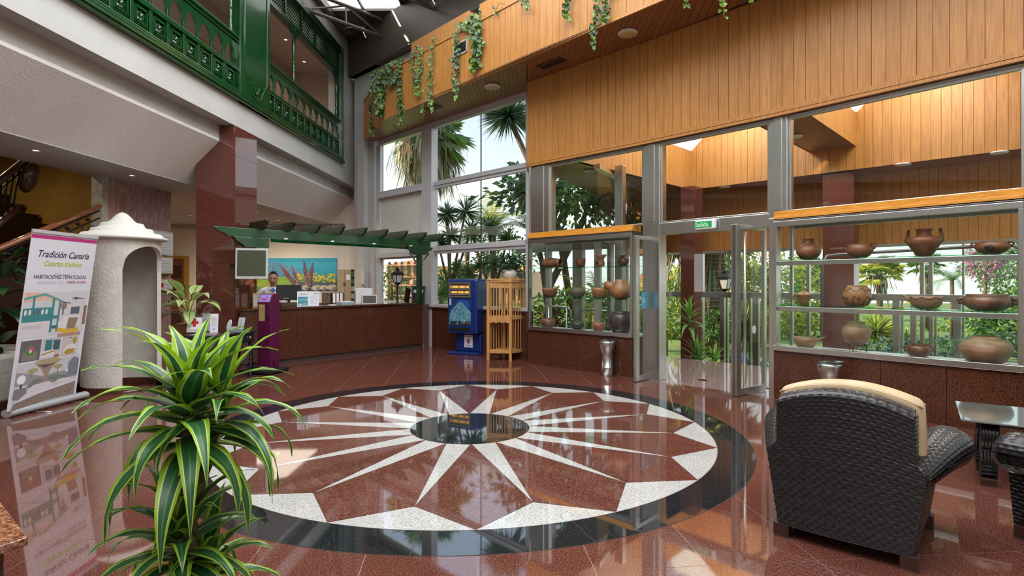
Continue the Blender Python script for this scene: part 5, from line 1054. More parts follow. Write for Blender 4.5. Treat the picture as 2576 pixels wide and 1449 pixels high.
text(t, 'Teide National Park', .03, (.06, -.348, .70), X_, Z_, flat((.5, .45, .4)), sx=.8)
MB().box(-.30, .25, -.35, -.338, .52, .60).build('delivery_tray', MT['black'], t, bevel=.01); MB().box(-.02, .20, -.166, -.16, .14, .42).build('warning_label', MT['paper'], t)
prints(t, 'no_smoking_mark', (-.02, -.1662, .14), X_, Z_, [((.5, .04, .03), blob(.11, .14, .05, .06, 16)), ((.72, .72, .72), blob(.11, .14, .038, .047, 16)), ((.1, .03, .03), rc(.09, .10, .13, .18)), ((.3, .1, .1), rc(.03, .24, .19, .25)), ((.3, .1, .1), rc(.05, .03, .17, .038)), ((.3, .1, .1), rc(.03, .05, .19, .058))])
# ------------------------------------------------------------------ wooden slatted cabinet
PI_ = MT['pine']; g0 = G(1284, 908)
t = thing('slatted_cabinet', 'pale orange slatted wooden corner cabinet with iron hinges beside the vending machine', 'cabinet', (g0.x, g0.y, 0), math.radians(38))
cw_, cd_ = .56, .50; HC = 1.66
for x, y in ((0, 0), (-cd_*.98, .06), (.12, cw_*.78), (-.42, .52)): pass
# local frame: corner post at the origin, front face along -x', side face along +y'
Fd = Vector((math.cos(math.radians(180-38-8)), math.sin(math.radians(180-38-8)), 0)); Sd = Vector((math.cos(math.radians(12)), math.sin(math.radians(12)), 0))
WF, WS = .46, .50; c0 = Vector((0, 0, 0)); c1 = Fd*WF; c2 = Sd*WS; c3 = c1+c2
def post_(c): return MB().tube([c, c+Vector((0, 0, HC-.05))], .042, 4, smooth=False).build('corner_post', PI_, t)
for c in (c0, c1, c2, c3): post_(c)
def bar(a, b, z0_, z1_, th=.03, nm='rail', o=0): 
    d = (b-a); n = Vector((-d.y, d.x, 0)).normalized()*th/2; return MB().prism([a-n+Vector((0, 0, z0_)), b-n+Vector((0, 0, z0_)), b+n+Vector((0, 0, z0_)), a+n+Vector((0, 0, z0_))], (0, 0, z1_-z0_)).build(nm, PI_, t, bevel=.003)
for a, b in ((c0, c1), (c0, c2), (c1, c3), (c2, c3)):
    bar(a, b, .15, .22); bar(a, b, HC-.17, HC-.05); bar(a, b, .84, .92) if a is not c0 or b is not c1 else None
    for k in range(1, 8 if b is c1 else 6):
        f = k/(8 if b is c1 else 6); p = a.lerp(b, f); d = (b-a).normalized()*.011
        if not (a is c0 and b is c1): bar(p-d, p+d, .22, .84, .014, 'slat')
        bar(p-d, p+d, .92, HC-.17, .014, 'slat')
n = (c1-c0).normalized(); q = Vector((-n.y, n.x, 0))
sc_ = [c0.lerp(c1, 0)+Vector((0, 0, .92)), c0.lerp(c1, 1)+Vector((0, 0, .92))]+[c0.lerp(c1, 1-i/16)+Vector((0, 0, .80-.028*abs(math.sin(math.pi*i/4)))) for i in range(17)]
MB().prism(sc_, q*.03).build('scalloped_apron', PI_, t)
m = MB(); m.prism([(p+(p-(c3*.5)).normalized()*.05)+Vector((0, 0, HC-.05)) for p in (c0, c2, c3, c1)], (0, 0, .04)); m.build('top_board', PI_, t)
m = MB()
for a, b in ((c0, c1), (c0, c2)):
    L_ = (b-a).length; k = int(L_/.06); e = 1.12; A_, B_ = a.lerp(b, -.06), a.lerp(b, 1.06); poly = [A_, B_]+[A_.lerp(B_, 1-i/(k*6))+Vector((0, 0, .02+.018*abs(math.sin(math.pi*i/6)))) for i in range(k*6+1)]
    nn = Vector(((b-a).y, -(b-a).x, 0)).normalized()*(.03 if b is c2 else -.03); m.prism([p+nn+Vector((0, 0, HC-.012)) for p in poly], nn*.4)
m.build('scalloped_crest', PI_, t)
MB().prism([c0+Vector((0, 0, .19)), c2+Vector((0, 0, .19)), c3+Vector((0, 0, .19)), c1+Vector((0, 0, .19))], (0, 0, .02)).build('shelf', PI_, t); MB().prism([c0+Vector((0, 0, .88)), c2+Vector((0, 0, .88)), c3+Vector((0, 0, .88)), c1+Vector((0, 0, .88))], (0, 0, .02)).build('shelf', PI_, t)
for z in (1.48, .96): MB().prism([c0.lerp(c1, .06)-q*.022+Vector((0, 0, z)), c0.lerp(c1, .28)-q*.022+Vector((0, 0, z+.012)), c0.lerp(c1, .06)-q*.022+Vector((0, 0, z+.05))], -q*.006).build('hinge', MT['iron'], t)
MB().box(-.01, .01, -.01, .01, 0, .06).build('keyhole_plate', MT['iron'], t, loc=tuple(c1*.9-q*.03+Vector((0, 0, 1.2))))
# ------------------------------------------------------------------ steel ashtray bins
for i, (u, v, lab) in enumerate(((1531, 943, 'tall brushed steel ashtray bin in front of the left display case'), (2091, 1035, 'brushed steel ashtray bin with a cigarette tray behind the armchair'))):
    p = G(u, v)-Vector((.04, .13 if i else .20, 0)); t = thing('ashtray_bin', lab, 'bin', (p.x, p.y+.1, 0)); s = 1.0
    MB().lathe([(.105, 0), (.105, .14), (.107, .145), (.107, .155), (.100, .16), (.100, .38), (.104, .42), (.125, .48), (.14, .54), (.142, .58), (.135, .60), (.12, .60)], 32).build('body', ST, t)
    MB().lathe([(.135, .60), (.138, .61), (.11, .615), (.10, .60), (.001, .60)], 32).build('lid', MT['dark steel'], t)
    if i: MB().lathe([(.001, .625), (.04, .622), (.055, .632), (.05, .638), (.001, .632)], 16, (.09, -.06, 0)).build('ash_cup', ST, t)
# ------------------------------------------------------------------ entrance doors, exit sign, sticker
def leaf_(name, label, A, B, ht=2.36, stick=False):
    c = (A+B)/2; t = struct(bpy.data.objects.new(name, None)); C.objects.link(t); t.location = (c.x, c.y, 0); t['label'] = label; A = A-c; B = B-c; d = (B-A); n = Vector((-d.y, d.x, 0)).normalized()
    def s(a, b, z0_, z1_, th=.05, o=-.025, nm='stile', mm=ST): return MB().slab(tuple(A.lerp(B, a))[:2], tuple(A.lerp(B, b))[:2], th, z0_, z1_, off=o).build(nm, mm, t, bevel=.004)
    s(0, .12, .01, ht); s(.92, 1, .01, ht); s(.12, .92, .01, .10, nm='rail'); s(.12, .92, ht-.06, ht, nm='rail'); s(.12, .92, .10, ht-.06, .008, -.004, 'pane', GL); return t, s, A, B, n
GA, GB = G(1597, 962), G(1667, 945); t, s, A, B, n = leaf_('door_1', 'open steel framed glass door leaf left of the entrance', GA, GB)
s(.12, .15, .12, ht_ := 2.3, .02, -.01, 'gasket', MT['rubber'])
MB().prism([A.lerp(B, .16)+n*-.03+Vector((0, 0, z)) for z in (1.18, 1.44)]+[A.lerp(B, .40)+n*-.03+Vector((0, 0, z)) for z in (1.44, 1.18)], -n*.003).build('blue_sticker', flat((.10, .38, .52)), t)
dd = (B-A).normalized(); text(t, 'BS', .12, A.lerp(B, .2)-n*.034+Vector((0, 0, 1.27)), dd, Z_, flat((.65, .75, .8)), sx=.7)
for zz, r in ((1.0, .045),): MB().prism([A.lerp(B, .72)-n*.006+dd*(r*.8*math.cos(a))+Vector((0, 0, zz+r*math.sin(a))) for a in [2*math.pi*i/16 for i in range(16)]], -n*.002).build('safety_dot', MT['white'], t)
GA, GB = G(1846, 998), G(1925, 983); t, s, A, B, n = leaf_('door_2', 'open steel framed glass door leaf right of the entrance', GA, GB, 2.42)
s(-.0, .14, .01, 2.42, .09, -.045); dd = (B-A).normalized()
for zz in (.92,): MB().prism([A.lerp(B, .62)-n*.006+dd*(.05*math.cos(a))+Vector((0, 0, zz+.06*math.sin(a))) for a in [2*math.pi*i/16 for i in range(16)]], -n*.002).build('safety_dot', MT['white'], t)
t = struct(bpy.data.objects.new('door_3', None)); C.objects.link(t); t['label'] = 'fixed steel stile beside the right entrance leaf'; p = G(1874, 992); t.location = (p.x, p.y, 0); MB().tube([(0, 0, 0), (0, 0, 2.4)], .022, 10).build('pull_bar', ST, t)
hx0, hx1 = posts[1][1], posts[2][0]; p = onl(1773, hx0, hx1); an = math.atan2(hx1[1]-hx0[1], hx1[0]-hx0[0])
t = thing('exit_sign', 'white and green Salida exit sign on the steel door header', 'sign', (p[0], p[1], zat(577, p[1])-.0), an)
MB().box(-.17, .17, .0, .07, 0, .145).build('housing', MT['white'], t, bevel=.02); MB().box(-.165, .11, -.004, .0, .028, .125).build('green_panel', MT['exit green'], t); text(t, 'Salida', .095, (-.155, -.004, .045), X_, Z_, flat((.55, .70, .55)), bold=.002)
t['label'] = 'white boxed exit sign with green panel reading Salida above the open door'
# ------------------------------------------------------------------ granite plinth at the bottom left
g0 = G(40, 1449) if False else None
t = thing('granite_plinth', 'polished granite ledge corner at the bottom left of the view', 'plinth', (-1.73, 1.99, 0))
e1, e2 = Vector((-.775, .63, 0)), Vector((-.46, -.88, 0)); q4 = lambda k: [e1*.0+Vector((0, 0, k[0]))-(e1+e2)*-k[1], e1*1.6+e2*k[1]+Vector((0, 0, k[0])), e1*1.6+e2*1.2+Vector((0, 0, k[0])), e2*1.2+e1*k[1]+Vector((0, 0, k[0]))]
MB().prism(q4((.66, 0)), (0, 0, .03)).build('slab', granite('ledge granite', [(.3, (.012, .008, .006)), (.45, (.16, .06, .03)), (.58, (.34, .15, .08)), (.72, (.5, .27, .17))], 70, .06, 1.6), t, bevel=.004); MB().prism(q4((0, .06)), (0, 0, .66)).build('body', PED, t)
# ------------------------------------------------------------------ clay pots in the display cases
CL = mat('terracotta', (.22, .072, .032), .38, col2=(.32, .12, .06), nscale=9)
CD = mat('dark clay', (.035, .026, .022), .35, col2=(.07, .05, .04), nscale=8)
CP = mat('pale clay', (.38, .23, .13), .5, col2=(.28, .15, .08), nscale=7, stretch=(1, 1, 5))
CB_ = mat('brown clay', (.13, .055, .03), .3, col2=(.24, .11, .055), nscale=7)
CG = mat('glazed ochre', (.42, .20, .08), .35, col2=(.30, .12, .05), nscale=5)
def onS(u, v, p, q, z, o=.24):   # a foot point inside a case: u fixes the place, z the shelf
    n = off(p, q, o); x, y = onl(u, (p[0]+n[0], p[1]+n[1]), (q[0]+n[0], q[1]+n[1])); return Vector((x, y, z))
def pot(lab, case_, u, z, wpx, hpx, prof, m, name='clay_pot', extra=None, grp=None, o=.24, sy=1.0, tilt=None):
    p, q = (A0, A1) if case_ == 'A' else (C0, C1); c = onS(u, 0, p, q, z, o); W = wpx*c.y/F_/math.hypot(1, 0)*.94; H = hpx*c.y/F_
    t = thing(name, lab, 'pot', c, math.atan2(q[1]-p[1], q[0]-p[0])); pr = [(r*W/2, zz*H) for r, zz in prof]
    k = len(pr); inner = [(max(r-.012, .004), zz) for r, zz in pr[::-1] if zz > .06*H]+[(.001, .06*H)]
    if tilt:
        R = Matrix.Translation((0, 0, W*.0)) ; 
        MB().lathe(pr+inner, 28, M=tilt(W, H)).build('body', m, t)
    else: MB().lathe([(.001, .0)]+pr+inner, 28, sy=sy).build('body', m, t)
    if extra: extra(t, W, H, m)
    return t
olla = [(.42, 0), (.62, .06), (.92, .28), (1.0, .48), (.90, .68), (.60, .84), (.48, .90), (.50, 1.0)]
bowl = [(.45, 0), (.72, .12), (.92, .40), (1.0, .75), (1.0, 1.0)]
neck = [(.42, 0), (.62, .05), (.9, .25), (1.0, .42), (.88, .58), (.55, .76), (.44, .84), (.46, 1.0)]
wide = [(.45, 0), (.75, .12), (.98, .45), (1.0, .6), (.86, .8), (.55, .9), (.52, 1.0)]
squat = [(.4, 0), (.7, .15), (.95, .42), (1.0, .62), (.9, .85), (.78, 1.0)]
def ears(r=.22, z=.72, th=.07):
    def f(t, W, H, m):
        for s in (-1, 1): MB().tube([(s*W*.42, 0, H*(z+.12)), (s*W*.54, 0, H*(z+.08)), (s*W*.58, 0, H*z), (s*W*.54, 0, H*(z-.15)), (s*W*.42, 0, H*(z-.2))], W*th*.5, 7).build('handle', m, t)
    return f
def spout(s=1, ln=.35):
    def f(t, W, H, m): MB().tube([(s*W*.30, 0, H*.45), (s*W*.5, 0, H*.7), (s*W*(.5+ln*.6), 0, H*.98), (s*W*(.5+ln), 0, H*1.08)], [W*.16, W*.13, W*.07, W*.03], 10, flat=.6).build('spout', m, t)
    return f
def spouts2(t, W, H, m):
    for s in (-1, 1): MB().tube([(s*W*.36, 0, H*.52), (s*W*.46, 0, H*.60), (s*W*.46, 0, H*.76), (s*W*.42, 0, H*1.0)], [W*.10, W*.10, W*.05, W*.035], 10).build('spout', m, t)
def lidcup(t, W, H, m):
    MB().lathe([(W*.46, H*.62), (W*.40, H*.68), (W*.2, H*.80), (W*.05, H*.86), (W*.045, H*.95), (W*.07, H*1.0), (.001, H*1.05)], 20).build('lid', m, t)
    MB().tube([(-W*.34, 0, H*.62), (-W*.6, 0, H*.6), (-W*.66, 0, H*.4), (-W*.52, 0, H*.2), (-W*.3, 0, H*.22)], W*.06, 8).build('handle', m, t)
def scal(t, W, H, m):
    ears(z=.75)(t, W, H, m); mb = MB(); n = 48
    for i in range(n):
        a, b = 2*math.pi*i/n, 2*math.pi*(i+1)/n; r = W*.40
        h0, h1 = [H*(.98+.12*abs(math.sin(3*x))) for x in (a, b)]
        mb.add([(r*math.cos(a), r*math.sin(a), H*.85), (r*math.cos(b), r*math.sin(b), H*.85), (r*1.06*math.cos(b), r*1.06*math.sin(b), h1), (r*1.06*math.cos(a), r*1.06*math.sin(a), h0)], [(0, 1, 2, 3)], 0, True)
    mb.build('wavy_rim', m, t)
PT = flat((.16, .05, .03))
def painted(t, W, H, m):
    mb = MB()
    def rr(z):
        for k in range(len(olla2)-1):
            if olla2[k][1] <= z <= olla2[k+1][1]: f = (z-olla2[k][1])/(olla2[k+1][1]-olla2[k][1]); return (olla2[k][0]+(olla2[k+1][0]-olla2[k][0])*f)*W/2+.003
        return W*.3
    P = lambda a, z: (rr(z)*math.cos(a), rr(z)*math.sin(a), z*H)
    for i in range(7):
        a = 2*math.pi*i/7
        mb.tube([P(a+.45*math.sin(0)+x*.9/6, .88-.14*math.sin(math.pi*x/6)) for x in range(7)], .004, 4)
        mb.tube([P(a+.2, .08), P(a+.22, .3), P(a+.26, .46), P(a+.36, .52), P(a+.42, .44)], .004, 4)
        for k in range(-2, 3): mb.tube([P(a+.65, .36), P(a+.65+k*.08, .48-abs(k)*.02)], .004, 4)
        mb.tube([P(a+.65, .08), P(a+.65, .36)], .003, 4); mb.tube([P(a+.05, .08), P(a+.15, .38), P(a+.28, .08)], .005, 4)
    mb.build('painted_pattern', PT, t)
def garland(t, W, H, m):
    spout(-1, .30)(t, W, H, m); mb = MB(); 
    for i in range(8):
        a = 2*math.pi*i/8; mb.tube([(W*.505*math.cos(a+x*.785/5), W*.505*math.sin(a+x*.785/5), H*(.92-.16*math.sin(math.pi*x/5))) for x in range(6)], .005, 4)
    mb.build('painted_garland', PT, t)
def stand3(t, W, H, m):
    for a in (.5, 2.6, 4.7): MB().tube([(W*.33*math.cos(a), W*.33*math.sin(a), 0), (W*.33*math.cos(a), W*.33*math.sin(a), H*.28)], .005, 6).build('stand_leg', MT['iron'], t)
    MB().tube([(W*.33*math.cos(a), W*.33*math.sin(a), H*.26) for a in [2*math.pi*i/20 for i in range(21)]], .005, 6).build('stand_ring', MT['iron'], t)
olla2 = [(.45, 0), (.70, .08), (.95, .33), (1.0, .52), (.93, .75), (.72, .92), (.66, 1.0)]
zt, zm, zb = 1.91, 1.29, .70
pot('smooth terracotta jar with a short neck, leftmost on the top shelf of the right case', 'C', 2034, zt, 62, 52, neck, CL)
pot('wide brown pot with small lugs, second on the top shelf of the right case', 'C', 2163, zt, 64, 36, squat, CL, extra=ears(z=.85, th=.10))
pot('terracotta jar with a broad neck and two side spouts on the top shelf', 'C', 2325, zt, 82, 69, [(.32, 0), (.45, .04), (.9, .45), (1.0, .58), (.88, .68), (.46, .74), (.40, .82), (.44, .96), (.50, 1.0)], CL, extra=spouts2)
pot('shallow reddish bowl with a dark round hole, rightmost on the top shelf', 'C', 2496, zt, 76, 33, squat, CL, extra=lambda t, W, H, m: (ears(z=.8)(t, W, H, m), MB().ell((0, -W*.47, H*.5), (W*.14, W*.03, H*.24), 12).build('dark_hole', MT['black'], t)))
pot('small lidded ochre jug with a loop handle, leftmost on the middle shelf', 'C', 2023, zm, 44, 42, [(.4, 0), (.5, .2), (.75, .45), (.9, .60), (.95, .64)], CG, name='clay_jug', extra=lidcup)
pot('round ochre pot painted with brown flowers on the middle shelf', 'C', 2156, zm, 68, 54, olla2, CG, extra=painted)
pot('pale cream bowl with a spout and painted garland on the middle shelf', 'C', 2330, zm, 74, 33, bowl, CP, name='clay_bowl', extra=garland)
pot('wide dark brown two handled basin, rightmost on the middle shelf', 'C', 2484, zm, 108, 42, [(.45, 0), (.7, .1), (.92, .35), (1, .55), (.92, .75), (.82, .9), (.86, 1.0)], CB_, name='clay_basin', extra=ears(z=.62, th=.09), o=.2)
pot('pale bowl with a long pointed spout, leftmost on the bottom of the right case', 'C', 2026, zb+.005, 55, 29, bowl, CP, name='clay_bowl', extra=spout(1, .38))
pot('large round buff jar on a thin iron stand at the bottom of the right case', 'C', 2154, zb+.005, 70, 78, [(.02, .10), (.3, .22), (.75, .36), (1.0, .62), (.95, .78), (.66, .90), (.58, .93), (.64, 1.0)], CP, name='clay_jar', extra=stand3)
pot('small dark red pot with wavy rim and two ears on the case bottom', 'C', 2310, zb+.005, 58, 33, squat, CB_, extra=scal)
pot('very wide low buff jar, rightmost on the bottom of the right case', 'C', 2479, zb+.005, 116, 70, wide, CP, name='clay_jar', o=.22)
za, zmm = 1.89, 1.31
lay = lambda W, H: Matrix.Translation((-W/2, 0, H*.5)) @ Matrix.Rotation(math.pi/2, 4, 'Y') @ Matrix.Diagonal((H/W, H/W, W/H, 1))
pot('pinkish clay cylinder lying on its side on the top shelf of the left case', 'A', 1389, za, 60, 25, [(.3, 0), (.8, .05), (1.0, .2), (1.0, .5), (.8, .85), (.75, 1.0)], CL, name='clay_cylinder', tilt=lay)
pot('small clay bowl second on the top shelf of the left case', 'A', 1460, za, 28, 22, bowl, CL, name='clay_bowl', o=.4)
pot('clay brazier with a flared top and round hole on the top shelf', 'A', 1511, za, 36, 30, [(.5, 0), (.58, .1), (.6, .35), (.45, .55), (.6, .75), (1, 1)], CL, name='clay_brazier', extra=lambda t, W, H, m: MB().ell((-W*.1, -W*.27, H*.28), (W*.12, W*.04, H*.16), 12).build('dark_hole', MT['black'], t))
pot('round brown pot at the right end of the top shelf of the left case', 'A', 1568, za, 30, 28, olla, CB_, o=.4)
pot('pinkish bowl leftmost on the middle shelf of the left case', 'A', 1383, zmm, 41, 24, bowl, CL, name='clay_bowl')
pot('olive grey bowl second on the middle shelf of the left case', 'A', 1453, zmm, 44, 26, squat, CD if False else mat('olive clay', (.15, .11, .07), .45), name='clay_bowl', o=.38)
pot('ochre brown bowl third on the middle shelf of the left case', 'A', 1509, zmm, 45, 27, bowl, CG, name='clay_bowl')
pot('big mottled ochre gourd shaped jar lying by the case corner', 'A', 1562, zmm, 60, 50, [(.4, 0), (.8, .1), (1, .4), (.9, .65), (.5, .85), (.52, 1.0)], CG, name='clay_jar', o=.18, extra=lambda t, W, H, m: MB().tube([(-W*.25, -.05, H*.55), (-W*.55, -.06, H*.68), (-W*.66, -.06, H*.72)], [W*.24, W*.20, W*.21], 14).build('lying_neck', m, t))
pot('small glossy brown pot leftmost at the bottom of the left case', 'A', 1378, zb+.005, 42, 24, squat, CB_, extra=ears(z=.9, th=.08))
pot('dark oval pot second at the bottom of the left case', 'A', 1452, zb+.005, 38, 25, olla, CD, o=.4)
pot('small terracotta pot third at the bottom of the left case', 'A', 1505, zb+.005, 37, 24, squat, CL)
pot('large black pot at the right bottom corner of the left case', 'A', 1562, zb+.005, 64, 56, [(.4, 0), (.7, .08), (.97, .45), (1, .65), (.9, .85), (.75, .93), (.82, 1)], CD, o=.16)
for i, (u, z) in enumerate(((2230, zt), (2222, zm))):
    c = onS(u, 0, C0, C1, z, .1); t = thing('name_card', ['thin grey card lying between the lugged pot and spouted jar', 'thin yellow card lying beside the painted pot'][i], 'card', c, math.atan2(C1[1]-C0[1], C1[0]-C0[0])); MB().prism([(-.085, 0, 0), (.085, 0, 0), (.085, .03, .012), (-.085, .03, .012)], (0, 0, .003)).build('card', flat([(.3, .25, .25), (.4, .3, .12)][i]), t)
# ------------------------------------------------------------------ rattan armchairs
RT = mat('black rattan', (.005, .004, .005), .38, spec=.35, col2=(.014, .011, .012), nscale=60, coat=.25, coord='O')
def weave(s, tt, r=.024, c=.052, amp=.0085):
    """height of the woven relief: rope rows of pitch r, each strand of length c, alternate rows shifted"""
    row = math.floor(tt/r); f = tt/r-row; g = s/c+(.5 if row % 2 else 0); g -= math.floor(g)
    return amp*(math.sin(math.pi*f)**.8)*(.35+.65*math.sin(math.pi*g)**.6)
def sheet(nu, nv, fn, su, sv, m, name, parent, amp=.0075):
    """parametric woven sheet: fn(a,b)->(point, normal); su,sv surface lengths"""
    vs = []
    for j in range(nv+1):
        for i in range(nu+1):
            a, b = i/nu, j/nv; p, n = fn(a, b); vs.append(p+n*weave(a*su, b*sv, amp=amp))
    fs = [(j*(nu+1)+i, j*(nu+1)+i+1, (j+1)*(nu+1)+i+1, (j+1)*(nu+1)+i) for j in range(nv) for i in range(nu)]
    return MB().add(vs, fs, 0, True).build(name, m, parent)
def armchair(lab, loc, rz, full=True):
    t = thing('rattan_armchair', lab, 'armchair', loc, rz)
    def ztop(x): return .925-.62*x*x
    def wz(z):
        K = ((.07, .345), (.20, .365), (.38, .392), (.50, .408), (.55, .395), (.60, .358), (1.2, .352))
        for (z0_, w0), (z1_, w1) in zip(K, K[1:]):
            if z <= z1_: return w0+(w1-w0)*max(0, z-z0_)/(z1_-z0_)
        return .352
    def back(a, b):          # wraps left side, rear face, right side; rear at y=0, waist narrower
        z = .075; w = .352
        x = (a-.5)*2; zz = z+(ztop(x*w)-z)*b
        wst = wz(zz)
        y = .018*math.cos(x*1.5)*-1
        return Vector((x*wst, y, zz)), Vector((0, -1, 0))
    sheet(150, 170, back, .75, .86, RT, 'back_weave', t)
    # rolled top and side edges of the back
    def side(sg):
        def f(a, b):
            zz = .075+(ztop(.352)-.075)*b; th = math.pi/2*min(1, a*2.0); y = a*.17
            return Vector((sg*(wz(max(zz, .6))-.022+.022*math.sin(min(1, a*3)*math.pi/2)), y-.0, zz)), Vector((sg, -.2*(1-a), 0)).normalized()
        return f
    for sg in (-1, 1): sheet(40, 150, side(sg), .2, .78, RT, 'side_edge', t)
    def top(a, b):
        x = (a-.5)*2*.352; th = math.pi*b; return Vector((x, .075-.085*math.cos(th), ztop(x)-.012+.038*math.sin(th))), Vector((0, -math.cos(th), math.sin(th)))
    sheet(150, 14*2, top, .75, .23, RT, 'top_roll', t)
    MB().prism([(-.35, .02, .08), (.35, .02, .08), (.35, .02, .80), (.2, .02, .86), (0, .02, .89), (-.2, .02, .86), (-.35, .02, .80)], (0, .13, 0)).build('back_core', RT, t)
    for sg in (-1, 1):
        # outer arm panel and rolled arm
        def outer(a, b, sg=sg):
            y = -.005+a*.815; zz = .075+.45*b
            return Vector((sg*(wz(zz)-.004+.035*a), y, zz)), Vector((sg, 0, 0))
        sheet(130, 80, outer, .76, .42, RT, 'arm_panel', t)
        def roll(a, b, sg=sg):
            e = min(1, (1-a)/.10) if a > .9 else (min(1, (a+.005)/.05) if a < .05 else 1); e = math.sqrt(max(.02, 1-(1-e)**2)); r = (.058+.062*min(1, a*1.35)**.8)*e; y = .02+a*.81+(.03 if a > .9 else 0)*(1-e); th = 2*math.pi*b
            cx, cz = sg*(.345+.125*min(1, a*1.2)), .500+.060*math.sin(a*2.2)
            return Vector((cx+sg*r*1.15*math.cos(th), y, cz+r*math.sin(th))), Vector((sg*math.cos(th), 0, math.sin(th)))
        o = sheet(120, 84, roll, .80, .66, RT, 'rolled_arm', t)
        def ifill(a, b, sg=sg): return Vector((sg*(.30+.02*b), .12+a*.68, .30+b*.22)), Vector((-sg, 0, 0))
        sheet(100, 12, ifill, .7, .2, RT, 'inner_arm', t)
        MB().ell((sg*.343, .075, ztop(.352)-.012), (.014, .088, .040), 12).ell((sg*.343, .075, ztop(.352)-.10), (.012, .080, .12), 12).build('top_corner', RT, t)
        MB().box(min(sg*.27, sg*.335), max(sg*.27, sg*.335), .06, .80, .08, .46).build('arm_core', RT, t)
    MB().box(-.36, .36, .05, .80, .08, .30).build('seat_base', RT, t)
    fr = sheet(110, 44, lambda a, b: (Vector(((a-.5)*.74, .805, .08+.24*b)), Vector((0, 1, 0))), .74, .24, RT, 'front_apron', t)
    for x, y in ((-.33, .03), (.33, .03), (-.36, .76), (.36, .76)): MB().box(x-.045, x+.045, y-.04, y+.04, 0, .085).build('leg', MT['dark wood'], t, bevel=.006)
    CU = MT.get('beige leather') or mat('beige leather', (.50, .36, .20), .5, col2=(.56, .42, .25), nscale=5, bump=.1, bscale=30)
    def cush(pts, y0_, y1_, nm, r=.04):
        m = MB(); m.prism([(x, y0_, z) for x, z in pts], (0, y1_-y0_, 0)); o = m.build(nm, CU, t, bevel=0); b = o.modifiers.new('b', 'BEVEL'); b.width = r; b.segments = 5; b.limit_method = 'ANGLE'; b.angle_limit = .9
        for p in o.data.polygons: p.use_smooth = True
        return o
    arc = [(x/20*.385, .998-.56*(x/20*.385)**2) for x in range(20, -21, -2)]
    o = cush([(-.33, .42), (.36, .42), (.40, .62)]+arc+[(-.385, .62)], .13, .30, 'back_cushion', .045); o.rotation_euler = (math.radians(-3), 0, 0)
    m = MB()
    for yy in (.137, .293): m.tube([(x, yy+.004*0, z-.028) for x, z in arc], .006, 5)
    pipe = m.build('piping', CU, o); stuff(pipe)
    cush([(-.30, .30), (.30, .30), (.31, .44), (-.31, .44)], .30, .84, 'seat_cushion', .05)
    return t
c1 = G(1972, 1352); c2 = G(2322, 1440); cm_ = (c1+c2)/2; an = math.atan2(c2.y-c1.y, c2.x-c1.x)
armchair('black rattan armchair seen from behind with a beige leather back cushion', (cm_.x-.035, cm_.y+.02, 0), an-.05)
armchair('second black rattan armchair cut off by the right edge of the view', (3.78, 2.86, 0), math.radians(18))
# glass coffee table
t = thing('coffee_table', 'glass topped coffee table on woven black scroll legs at the right edge', 'table', (4.25, 4.35, 0), math.radians(-36))
MB().box(-.60, .60, -.42, .42, .515, .53).build('glass_top', mat('green table glass', (.10, .13, .12), .02, ior=1.6, coat=1), t, bevel=.005)
for sx, sy in ((-.42, -.22), (.42, -.22), (-.42, .24), (.42, .24)):
    m = MB(); 
    for k in range(5):
        o = (k-2)*.020; pts = [(sx+o, sy-.10, .50), (sx+o, sy-.17, .42), (sx+o, sy-.13, .33), (sx+o, sy-.05, .30), (sx+o, sy-.03, .15), (sx+o, sy-.02, .05)]; m.tube(pts, .018, 6)
    for q in range(14): z = .48-q*.03; m.tube([(sx-.055, sy-.08+(.04 if q > 6 else -.03), z), (sx+.055, sy-.08+(.04 if q > 6 else -.03), z)], .011, 5)
    m.build('leg', RT, t); MB().box(sx-.05, sx+.05, sy-.07, sy+.03, 0, .06).build('foot', MT['dark wood'], t, bevel=.006)
m = MB(); m.box(-.44, .44, -.24, .26, .46, .51); m.build('woven_frame', RT, t, bevel=.01)
# ------------------------------------------------------------------ ceiling spots: lamps in view, then added fill spots
def spot(lab, x, y, z, e=18, col=(1, .80, .55), glow=True, sz=2.2):
    t = thing('ceiling_spot', lab, 'lamp', (x, y, z)); MB().lathe([(.055, 0), (.06, -.012), (.045, -.014), (.040, .0)], 20).build('rim', MT['white'], t); MB().lathe([(.042, -.004), (.001, -.004)], 16).build('bulb', MT['lamp glow'], t)
    light('spot_light', 'SPOT', (x, y, z-.03), e, col, spot_size=sz, spot_blend=.8, shadow_soft_size=.05)
for i, (u, v, lab) in enumerate(((90, 377, 'lit round spotlight in the low white ceiling at the far left'), (332, 440, 'lit round spotlight in the low ceiling before the pink wall'))):
    D = F_*1.85/(V0-v); p = at(u, v, D); spot(lab, p.x, p.y, 3.449, 9)
sp = [(-6.6, 12.6), (-7.6, 13.6), (-6.7, 14.6), (-8.6, 12.6), (-8.8, 15.2), (-6.9, 16.4), (-7.9, 16.2), (-9.9, 15.4)]
lb = ['added reception ceiling spot above the left half of the counter', 'added reception ceiling spot second row by the hall', 'added reception ceiling spot over the receptionist', 'added hall ceiling spot behind the column', 'added hall ceiling spot before the rear wall', 'added ceiling spot nearest the landscape painting', 'added ceiling spot left of the painting', 'added ceiling spot near the brown hall door']
for (x, y), l in zip(sp, lb): spot(l, x, y, 3.449, 60, (1, .84, .62), sz=2.6)  # spots added to brighten the reception and hall
p = at(719, 99, F_*6.6/612); spot('warm lit spotlight in the corridor ceiling behind the balcony', p.x, p.y, 8.199, 30, (1, .7, .4))
spot('added faint spotlight further along the corridor ceiling', -6.2, 16.6, 8.199, 14, (1, .72, .45)); spot('added corridor spotlight behind the left part of the balcony', -6.5, 9.0, 8.199, 60, (1, .75, .5))  # further corridor spots, added as fill
